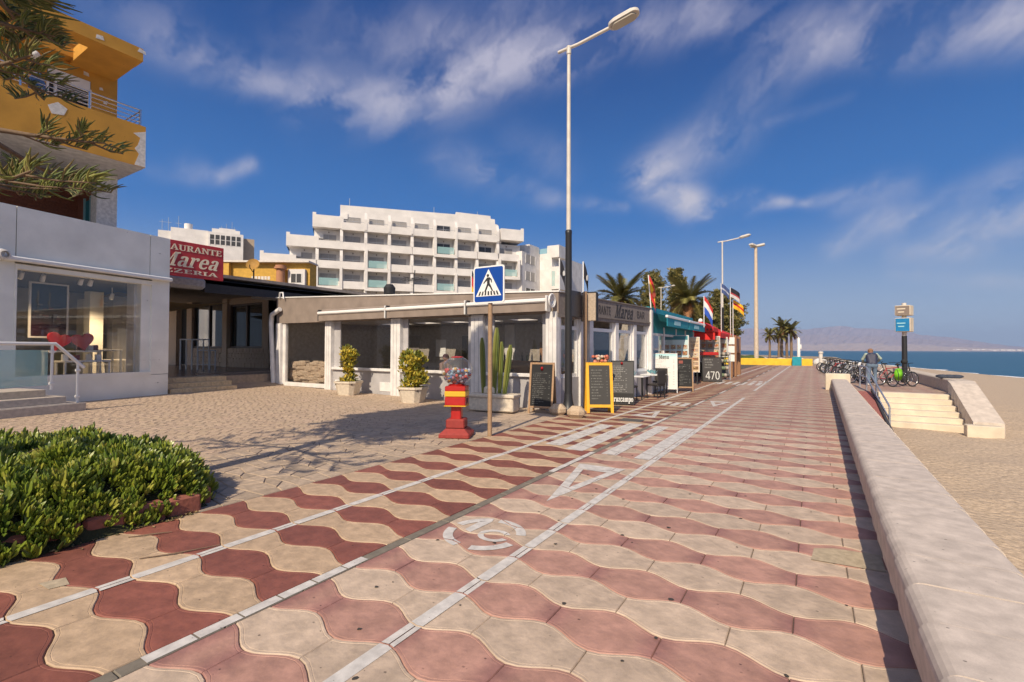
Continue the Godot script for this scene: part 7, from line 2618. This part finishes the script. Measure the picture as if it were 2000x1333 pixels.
func build_palms() -> void:
	var p1 := make_palm("big feather palm rising behind the corner restaurant's lettered fascia", 6.4, 2.8, 64, 60)
	p1.position = from_view(10.2, 45) + Vector3(0, -0.2, 0)
	var p2 := make_palm("big feather palm in front of the bushy trees, bare trunk in view", 7.0, 2.9, 62, 70)
	p2.position = from_view(18.6, 50.5) + Vector3(0, -0.3, 0)
	var p3 := make_palm("slender distant palm beyond the yellow wall, first of five from the left", 5.6, 1.9, 30, 80, "distant palms")
	var far := [[1503, 5.6], [1521, 5.6], [1528, 8.0], [1538, 7.0], [1546, 7.0]]
	for k in 5:
		var d: float = [104, 105, 108, 109, 107][k]
		var o := from_view((far[k][0] - 1000) / 940.0 * d, d) + Vector3(0, -0.9, 0)
		var sc: float = far[k][1] / 5.6
		if k == 0:
			p3.position = o
		else:
			var q := dup(p3, o, k * 1.3, "slender distant palm beyond the yellow wall, %s of five from the left" % ["", "second", "third and tallest", "fourth", "fifth"][k])
			q.scale = Vector3(1.0, sc, 1.0) if false else Vector3.ONE * lerpf(1.0, sc, 0.75)
	var olive := [Color(0.13, 0.12, 0.03), Color(0.19, 0.165, 0.04), Color(0.075, 0.08, 0.022), Color(0.24, 0.19, 0.05)]
	bushy_tree("narrow olive green bushy tree left of the second palm", from_view(18.0, 61), [Vector4(0, 6.8, 0, 1.75), Vector4(-0.15, 10.3, 0, 1.25), Vector4(0.3, 5.2, 0, 2.0), Vector4(0.2, 9.2, 0.3, 1.3), Vector4(-0.6, 8.0, 0, 1.35), Vector4(0.6, 4.0, 0, 1.6)], 2200, olive)
	bushy_tree("tallest bushy tree directly behind the second palm", from_view(21.3, 62), [Vector4(0, 8.3, 0, 1.2), Vector4(-0.2, 11.2, 0, 0.85), Vector4(0.5, 5.5, 0, 1.7), Vector4(0.2, 9.9, 0, 1.0), Vector4(1.6, 4.8, 0, 1.6), Vector4(-0.8, 4.4, 0, 1.3)], 2600, olive)
	bushy_tree("wide bushy tree behind the flags at the right", from_view(27.6, 64), [Vector4(0, 7.2, 0, 1.9), Vector4(-1.7, 6.4, 0, 1.7), Vector4(1.7, 6.0, 0, 1.6), Vector4(0.4, 4.8, 0.5, 1.7), Vector4(0.2, 8.6, 0, 1.0), Vector4(-1.4, 4.4, 0, 1.6), Vector4(1.4, 4.4, 0, 1.4)], 3200, olive)
# ---- people and bicycles
func body(bones: Array, cell: float, k: float) -> Geo:   # one continuous skin round tapered bones: [a, b, ra, rb, colour]
	var lo := Vector3.ONE * 99.0
	var hi := Vector3.ONE * -99.0
	for b in bones:
		var r := Vector3.ONE * (maxf(b[2], b[3]) + cell * 2.0)
		lo = lo.min(b[0] - r).min(b[1] - r)
		hi = hi.max(b[0] + r).max(b[1] + r)
	var n := Vector3i((hi - lo) / cell) + Vector3i.ONE * 2
	var fld := PackedFloat32Array()
	var who := PackedByteArray()
	var best := PackedFloat32Array()
	fld.resize(n.x * n.y * n.z)
	fld.fill(9.0)
	best.resize(fld.size())
	best.fill(9.0)
	who.resize(fld.size())
	for bi in bones.size():
		var b: Array = bones[bi]
		var rr := Vector3.ONE * (maxf(b[2], b[3]) + cell * 2.5 + k)
		var a: Vector3 = b[0]
		var ab: Vector3 = b[1] - a
		var l2 := maxf(ab.length_squared(), 0.000001)
		var i0 := Vector3i(((b[0] as Vector3).min(b[1]) - rr - lo) / cell).max(Vector3i.ZERO)
		var i1 := Vector3i(((b[0] as Vector3).max(b[1]) + rr - lo) / cell).min(n - Vector3i.ONE)
		for z in range(i0.z, i1.z + 1):
			for y in range(i0.y, i1.y + 1):
				for x in range(i0.x, i1.x + 1):
					var p := lo + Vector3(x, y, z) * cell
					var t := clampf((p - a).dot(ab) / l2, 0, 1)
					var d := p.distance_to(a + ab * t) - lerpf(b[2], b[3], t)
					var id := (z * n.y + y) * n.x + x
					if d < best[id]:
						best[id] = d
						who[id] = bi
					var h := maxf(k - absf(fld[id] - d), 0.0) / k
					fld[id] = minf(fld[id], d) - h * h * k * 0.25
	var g := Geo.new()
	g.colored = true
	var vid := {}
	var vp := PackedVector3Array()
	var vc := []
	var idx := func(x: int, y: int, z: int) -> int: return (z * n.y + y) * n.x + x
	for z in n.z - 1:
		for y in n.y - 1:
			for x in n.x - 1:
				var base := (z * n.y + y) * n.x + x
				var c := [fld[base], fld[base + 1], fld[base + n.x], fld[base + n.x + 1]]
				var b2 := base + n.x * n.y
				c.append_array([fld[b2], fld[b2 + 1], fld[b2 + n.x], fld[b2 + n.x + 1]])
				var neg := 0
				for q in 8:
					if c[q] < 0: neg += 1
				if neg == 0 or neg == 8: continue
				var sum := Vector3.ZERO
				var m := 0
				for e in [[0, 1], [2, 3], [4, 5], [6, 7], [0, 2], [1, 3], [4, 6], [5, 7], [0, 4], [1, 5], [2, 6], [3, 7]]:
					var f0: float = c[e[0]]
					var f1: float = c[e[1]]
					if (f0 < 0) == (f1 < 0): continue
					var t := f0 / (f0 - f1)
					var pa := Vector3(e[0] & 1, (e[0] >> 1) & 1, e[0] >> 2)
					var pb := Vector3(e[1] & 1, (e[1] >> 1) & 1, e[1] >> 2)
					sum += pa.lerp(pb, t)
					m += 1
				vid[base] = vp.size()
				vp.append(lo + (Vector3(x, y, z) + sum / m) * cell)
				vc.append(bones[who[base]][4])
	var nrm := PackedVector3Array()
	nrm.resize(vp.size())
	var quads := []
	for base in vid:
		var x: int = base % n.x
		var y: int = (base / n.x) % n.y
		var z: int = base / (n.x * n.y)
		if x == 0 or y == 0 or z == 0: continue
		for ax in 3:
			var st: int = [1, n.x, n.x * n.y][ax]
			var s1: int = [n.x, n.x * n.y, 1][ax]
			var s2: int = [n.x * n.y, 1, n.x][ax]
			var f0 := fld[base]
			var f1 := fld[base + st]
			if (f0 < 0) == (f1 < 0): continue
			if not (vid.has(base - s1) and vid.has(base - s2) and vid.has(base - s1 - s2)): continue
			var q := [vid[base - s1 - s2], vid[base - s2], vid[base], vid[base - s1]]
			if f0 > 0: q.reverse()
			quads.append(q)
			var nn: Vector3 = (vp[q[1]] - vp[q[0]]).cross(vp[q[2]] - vp[q[0]])
			for v in q: nrm[v] += nn
	for q in quads:
		g.c = vc[q[0]]
		g.squad(vp[q[0]], vp[q[1]], vp[q[2]], vp[q[3]], nrm[q[0]].normalized(), nrm[q[1]].normalized(), nrm[q[2]].normalized(), nrm[q[3]].normalized())
	return g

func head_bones(o: Vector3, f: Vector3, skin: Color, s := 1.0) -> Array:   # skull, jaw, nose, ears; f is where the face looks
	var r := f.cross(Vector3.UP).normalized()
	var up := r.cross(f).normalized()
	return [[o, o + f * 0.015 * s, 0.095 * s, 0.09 * s, skin], [o + f * 0.02 * s - up * 0.06 * s, o + f * 0.045 * s - up * 0.09 * s, 0.062 * s, 0.045 * s, skin], [o + f * 0.1 * s - up * 0.005, o + f * 0.115 * s - up * 0.035 * s, 0.012 * s, 0.016 * s, skin], [o + r * 0.09 * s - up * 0.02, o + r * 0.095 * s - up * 0.05, 0.018 * s, 0.014 * s, skin], [o - r * 0.09 * s - up * 0.02, o - r * 0.095 * s - up * 0.05, 0.018 * s, 0.014 * s, skin]]
func hand_bones(w: Vector3, d: Vector3, side: Vector3, skin: Color) -> Array:   # palm, four bent fingers and a thumb
	var o := []
	var nrm := d.cross(side).normalized()
	o.append([w + d * 0.02, w + d * 0.075, 0.028, 0.03, skin])
	for k in 4:
		var b := w + d * 0.085 + side * (0.03 - 0.02 * k)
		var l: float = [0.055, 0.065, 0.06, 0.048][k]
		var m := b + d * l * 0.55 - nrm * 0.012
		o.append([b, m, 0.0095, 0.009, skin])
		o.append([m, m + d * l * 0.35 - nrm * l * 0.5, 0.009, 0.008, skin])
	o.append([w + d * 0.03 + side * 0.03, w + d * 0.07 + side * 0.058, 0.012, 0.009, skin])
	return o

func build_people() -> void:
	var skin := Color(0.42, 0.22, 0.15)
	var vest := Color(0.030, 0.032, 0.065)
	var shirt := Color(0.36, 0.43, 0.36)
	var jeans := Color(0.13, 0.19, 0.27)
	var shoe := Color(0.6, 0.58, 0.55)
	# facing -Z, back to us, bowed over a bicycle; right is +X
	var b := [
		[Vector3(-0.10, 0.93, 0.02), Vector3(0.10, 0.93, 0.02), 0.13, 0.13, jeans],
		[Vector3(-0.11, 0.90, 0.02), Vector3(-0.13, 0.50, 0.0), 0.095, 0.07, jeans], [Vector3(-0.13, 0.50, 0.0), Vector3(-0.14, 0.1, 0.04), 0.068, 0.062, jeans],
		[Vector3(0.11, 0.90, 0.02), Vector3(0.12, 0.50, -0.06), 0.095, 0.07, jeans], [Vector3(0.12, 0.50, -0.06), Vector3(0.13, 0.1, 0.0), 0.068, 0.062, jeans],
		[Vector3(-0.14, 0.05, 0.06), Vector3(-0.15, 0.035, -0.12), 0.05, 0.04, shoe], [Vector3(0.13, 0.05, 0.02), Vector3(0.15, 0.035, -0.16), 0.05, 0.04, shoe],
		[Vector3(-0.07, 1.02, 0.02), Vector3(-0.11, 1.36, -0.12), 0.135, 0.12, vest], [Vector3(0.07, 1.02, 0.02), Vector3(0.11, 1.36, -0.12), 0.135, 0.12, vest], [Vector3(0, 1.1, 0.0), Vector3(0, 1.42, -0.14), 0.12, 0.10, vest],
		[Vector3(0, 1.44, -0.16), Vector3(0, 1.52, -0.24), 0.06, 0.055, skin],
		[Vector3(-0.2, 1.42, -0.14), Vector3(-0.31, 1.2, -0.22), 0.075, 0.06, shirt], [Vector3(-0.31, 1.2, -0.22), Vector3(-0.25, 1.04, -0.42), 0.056, 0.042, shirt],
		[Vector3(0.2, 1.42, -0.14), Vector3(0.36, 1.24, -0.2), 0.075, 0.06, shirt], [Vector3(0.36, 1.24, -0.2), Vector3(0.26, 1.06, -0.42), 0.056, 0.042, shirt]]
	b.append_array(head_bones(Vector3(0, 1.58, -0.30), Vector3(0, -0.45, -0.89).normalized(), skin))
	var p := thing("person", "person in dark vest and jeans seen from behind, bowed over the bicycles", "person", Vector3(2.32, 0, -27.6), 0.12)
	var bg := body(b, 0.017, 0.04)
	for s in [-1.0, 1.0]:
		var hg := body(hand_bones(Vector3(0.26 * s, 1.05, -0.43), Vector3(-0.2 * s, -0.35, -0.9).normalized(), Vector3(-s, 0, 0), skin), 0.006, 0.006)
		for arr in 1:
			bg.v.append_array(hg.v); bg.n.append_array(hg.n); bg.uv.append_array(hg.uv); bg.cl.append_array(hg.cl)
	obj("body", bg, M.paint_box, p)
	var g := Geo.new()
	g.x = Transform3D(Basis(Vector3.RIGHT, -0.45), Vector3(0, 1.60, -0.285))
	g.ball(Vector3(0, 0.0, 0.01), Vector3(0.106, 0.098, 0.11), 14, 9)
	obj("hair", g, mat("grey_brown_hair", Color(0.24, 0.13, 0.075), 0.9, "stain", 8.0), p)
	# diners seen through the vinyl windows: one seated figure in three shirts
	var seats := [[Vector3(-10.55, 0.06, -12.62), 1.5, Color(0.30, 0.20, 0.18), Color(0.62, 0.30, 0.28), "seated diner with pinkish hair behind the middle window"], [Vector3(-9.05, 0.06, -12.5), -1.5, Color(0.05, 0.06, 0.1), Color(0.02, 0.015, 0.012), "seated dark haired diner at the right of the middle window"], [Vector3(-11.9, 0.06, -12.7), -1.4, Color(0.35, 0.17, 0.12), Color(0.04, 0.025, 0.02), "seated diner in a rust top behind the left window"], [Vector3(-6.3, 0.06, -12.5), -1.5, Color(0.10, 0.11, 0.14), Color(0.2, 0.18, 0.16), "seated diner in dark clothes behind the right window"]]
	for q in seats:
		var top: Color = q[2]
		var dark := Color(0.03, 0.03, 0.04)
		var sb := [[Vector3(-0.09, 0.55, -0.05), Vector3(0.09, 0.55, -0.05), 0.13, 0.13, dark], [Vector3(-0.1, 0.54, 0), Vector3(-0.12, 0.52, 0.42), 0.09, 0.065, dark], [Vector3(0.1, 0.54, 0), Vector3(0.12, 0.52, 0.42), 0.09, 0.065, dark], [Vector3(-0.12, 0.52, 0.42), Vector3(-0.12, 0.08, 0.42), 0.062, 0.045, dark], [Vector3(0.12, 0.52, 0.42), Vector3(0.12, 0.08, 0.42), 0.062, 0.045, dark], [Vector3(-0.12, 0.04, 0.4), Vector3(-0.12, 0.035, 0.55), 0.045, 0.035, dark], [Vector3(0.12, 0.04, 0.4), Vector3(0.12, 0.035, 0.55), 0.045, 0.035, dark],
			[Vector3(-0.06, 0.62, -0.06), Vector3(-0.1, 1.0, -0.02), 0.125, 0.115, top], [Vector3(0.06, 0.62, -0.06), Vector3(0.1, 1.0, -0.02), 0.125, 0.115, top], [Vector3(0, 1.05, 0), Vector3(0, 1.16, 0.02), 0.06, 0.055, skin],
			[Vector3(-0.19, 1.03, 0), Vector3(-0.25, 0.82, 0.1), 0.065, 0.052, top], [Vector3(-0.25, 0.82, 0.1), Vector3(-0.16, 0.84, 0.34), 0.05, 0.038, skin], [Vector3(0.19, 1.03, 0), Vector3(0.25, 0.82, 0.1), 0.065, 0.052, top], [Vector3(0.25, 0.82, 0.1), Vector3(0.16, 0.84, 0.34), 0.05, 0.038, skin]]
		sb.append_array(head_bones(Vector3(0, 1.26, 0.05), Vector3(0, -0.1, 1).normalized(), skin))
		var d := thing("person", q[4], "person", q[0], q[1])
		var dg := body(sb, 0.022, 0.04)
		for s in [-1.0, 1.0]:
			var hg2 := body(hand_bones(Vector3(0.16 * s, 0.84, 0.34), Vector3(-0.3 * s, -0.1, 0.95).normalized(), Vector3(-s, 0, 0), skin), 0.008, 0.006)
			dg.v.append_array(hg2.v); dg.n.append_array(hg2.n); dg.uv.append_array(hg2.uv); dg.cl.append_array(hg2.cl)
		obj("body", dg, M.paint_box, d)
		g = Geo.new()
		g.ball(Vector3(0, 1.285, 0.025), Vector3(0.107, 0.105, 0.112), 14, 9)
		obj("hair", g, mat("hair%d" % taken["person"], q[3], 0.9), d)
	build_bicycles()

func make_bike(label: String, paint: Material) -> Node3D:   # along +X, wheels 0.34 m
	var b := thing("bicycle", label, "bicycle", Vector3.ZERO, 0.0, "bicycles parked on the terrace")
	var r := 0.34
	for x in [-0.53, 0.53]:
		var tg := Geo.new()
		var ring := []
		for i in 25: ring.append(Vector3(cos(TAU * i / 24) * (r - 0.025), sin(TAU * i / 24) * (r - 0.025), 0))
		tg.tube(ring, 0.025, 6, false)
		var w := obj("wheel", tg, M.rubber, b, at(Vector3(x, r, 0)))
		var rg := Geo.new()
		ring = []
		for i in 25: ring.append(Vector3(cos(TAU * i / 24) * (r - 0.055), sin(TAU * i / 24) * (r - 0.055), 0))
		rg.tube(ring, 0.012, 5, false)
		obj("rim", rg, M.steel, w)
		rg = Geo.new()
		for i in 14:
			var a := TAU * i / 14
			rg.tube([Vector3(0, 0, 0.02 if i % 2 else -0.02), Vector3(cos(a), sin(a), 0) * (r - 0.05)], 0.003, 3, false)
		rg.tube([Vector3(0, 0, -0.05), Vector3(0, 0, 0.05)], 0.022, 8)
		obj("spokes", rg, M.steel, w)
	var seat := Vector3(-0.2, 0.86, 0)
	var bb := Vector3(-0.08, 0.29, 0)
	var hd := Vector3(0.36, 0.84, 0)
	var g := Geo.new()
	g.tube([bb, seat], 0.018, 7); g.tube([bb, hd + Vector3(0.03, -0.1, 0)], 0.022, 7); g.tube([seat + Vector3(0.02, -0.08, 0), hd], 0.02, 7)
	for s in [-0.05, 0.05]:
		g.tube([bb + Vector3(0, 0, s * 0.5), Vector3(-0.53, r, s)], 0.011, 5); g.tube([seat + Vector3(0.03, -0.1, s * 0.3), Vector3(-0.53, r, s)], 0.010, 5)
	obj("frame", g, paint, b)
	g = Geo.new()
	g.tube([hd + Vector3(-0.03, 0.1, 0), hd + Vector3(0.04, -0.14, 0)], 0.024, 7)
	for s in [-0.05, 0.05]: g.tube([hd + Vector3(0.04, -0.14, s), Vector3(0.53, r, s)], 0.013, 6)
	obj("fork", g, M.black_metal, b)
	g = Geo.new()
	g.tube([hd + Vector3(-0.03, 0.1, 0), hd + Vector3(-0.02, 0.2, 0)], 0.015, 6)
	g.tube([hd + Vector3(-0.17, 0.22, -0.31), hd + Vector3(-0.04, 0.22, -0.12), hd + Vector3(-0.02, 0.2, 0), hd + Vector3(-0.04, 0.22, 0.12), hd + Vector3(-0.17, 0.22, 0.31)], 0.014, 6)
	obj("handlebar", g, M.black_metal, b)
	g = Geo.new()
	g.tube([seat, seat + Vector3(-0.03, 0.12, 0)], 0.013, 6)
	g.ball(seat + Vector3(-0.05, 0.14, 0), Vector3(0.14, 0.035, 0.07), 10, 6)
	obj("saddle", g, M.rubber, b)
	g = Geo.new()
	for i in 1:
		g.x = Transform3D(Basis(Vector3.RIGHT, PI / 2), bb + Vector3(0, 0, 0.05))
		g.lathe([Vector2(0.0, -0.006), Vector2(0.09, -0.006), Vector2(0.09, 0.006), Vector2(0.0, 0.006)], 16, Vector3.ZERO, false)
	g.x = Transform3D()
	g.tube([bb + Vector3(0, 0, 0.06), bb + Vector3(0.1, -0.13, 0.07)], 0.011, 5); g.tube([bb + Vector3(0, 0, -0.06), bb + Vector3(-0.1, 0.13, -0.07)], 0.011, 5)
	g.box(bb + Vector3(0.1, -0.13, 0.12), Vector3(0.09, 0.02, 0.09)); g.box(bb + Vector3(-0.1, 0.13, -0.12), Vector3(0.09, 0.02, 0.09))
	obj("crank", g, M.black_metal, b)
	return b
func build_bicycles() -> void:
	var paints := [M.black_metal, mat("bike_red", Color(0.35, 0.03, 0.03), 0.35), M.galvanised, mat("bike_silver", Color(0.5, 0.5, 0.5), 0.3), M.black_metal]
	var base := make_bike("black bicycle with a lime green pannier bag, nearest the stairs", M.black_metal)
	base.position = Vector3(3.38, 0, -27.3)
	base.rotation.y = 0.75
	var spots := [[3.05, -28.0, 0.55, "red framed bicycle beside the person, just behind the green pannier", 1], [2.0, -29.2, 0.75, "dark bicycle immediately left of the person's legs", 0], [1.85, -30.4, 0.5, "bicycle second to the left of the person", 2], [1.75, -31.8, 0.8, "silver bicycle third to the left of the person", 3], [1.6, -33.2, 0.6, "dark bicycle fourth to the left of the person", 0], [1.5, -34.8, 0.85, "grey bicycle in the middle of the row", 2], [1.35, -36.4, 0.6, "red framed bicycle in the left half of the row", 1], [1.25, -38.2, 0.8, "silver bicycle fourth from the far left end", 3], [1.15, -40.2, 0.6, "dark bicycle third from the far left end", 0], [1.0, -42.4, 0.9, "grey bicycle second from the far left end", 2], [0.9, -44.6, 0.7, "dark bicycle at the far left end of the row", 4], [2.6, -29.6, 0.4, "silver bicycle leaning right behind the person", 3], [2.35, -30.2, 0.9, "black bicycle behind the silver one next to the person", 0], [1.7, -31.1, 1.0, "black bicycle between the second and third left of the person", 4], [1.55, -34.0, 1.0, "black bicycle just right of the middle grey one", 0], [1.3, -37.3, 1.0, "black bicycle left of the middle of the row", 4], [1.2, -39.2, 0.95, "black bicycle behind the pale bags in the left half", 0], [1.05, -41.3, 0.7, "black bicycle between the left end and the bags", 4], [0.95, -43.5, 1.0, "black bicycle next to the far left end", 0]]
	for q in spots:
		var c := dup(base, Vector3(q[0], 0, q[1]), q[2], q[3])
		(c.get_node("frame") as MeshInstance3D).set_surface_override_material(0, paints[q[4]])
		c.rotation.x = rf(-0.06, 0.06)
	# bags and baskets that ride on them
	var g := Geo.new()
	g.colored = false
	g.ball(Vector3(0, 0.26, 0), Vector3(0.2, 0.28, 0.11), 12, 8)
	g.bev(Vector3(0, 0.44, 0), Vector3(0.28, 0.12, 0.18), 0.05)
	var bag := thing("pannier_bag", "bright lime green pannier bag hanging on the nearest bicycle", "bag", base.transform * Vector3(-0.4, 0.3, 0.16), 0.75)
	obj("bag_body", g, mat("lime", Color(0.17, 0.50, 0.015), 0.6), bag)
	for s in [-1.0, 1.0]:
		g = Geo.new()
		g.tube([Vector3(0.12 * s, 0.5, 0.03), Vector3(0.13 * s, 0.26, 0.12), Vector3(0.1 * s, 0.04, 0.06)], 0.012, 5)
		obj("strap", g, M.dark, bag)
	var labels := ["pale grey bag on the handlebar of the bicycle second left of the person", "white bag on the bicycle third left of the person", "pale bag on the grey bicycle in the middle of the row", "white bag on the silver bicycle near the far end", "pale pink bag on the bicycle near the far left end"]
	for k in 5:
		var s: Array = spots[[2, 3, 5, 7, 9][k]]
		var o := Transform3D(Basis(Vector3.UP, s[2]), Vector3(s[0], 0, s[1])) * Vector3(0.5, 0.72, 0)
		g = Geo.new()
		g.bev(Vector3(0, 0.12, 0), Vector3(0.28, 0.26, 0.34), 0.06)
		tag(obj("basket_bag", g, [M.grey_panel, M.white_paint, M.cloth_white, M.white_paint, mat("pale_pink", Color(0.6, 0.45, 0.45), 0.8)][k], null, at(o, s[2])), labels[k], "bag", "bags on the bicycles")
	g = Geo.new()
	g.ball(Vector3.ZERO, Vector3(0.13, 0.11, 0.15), 12, 8)
	tag(obj("cycle_helmet", g, M.rubber, null, at(base.transform * Vector3(0.1, 1.12, 0.0))), "black cycle helmet hanging at the bar of the nearest bicycle", "helmet")
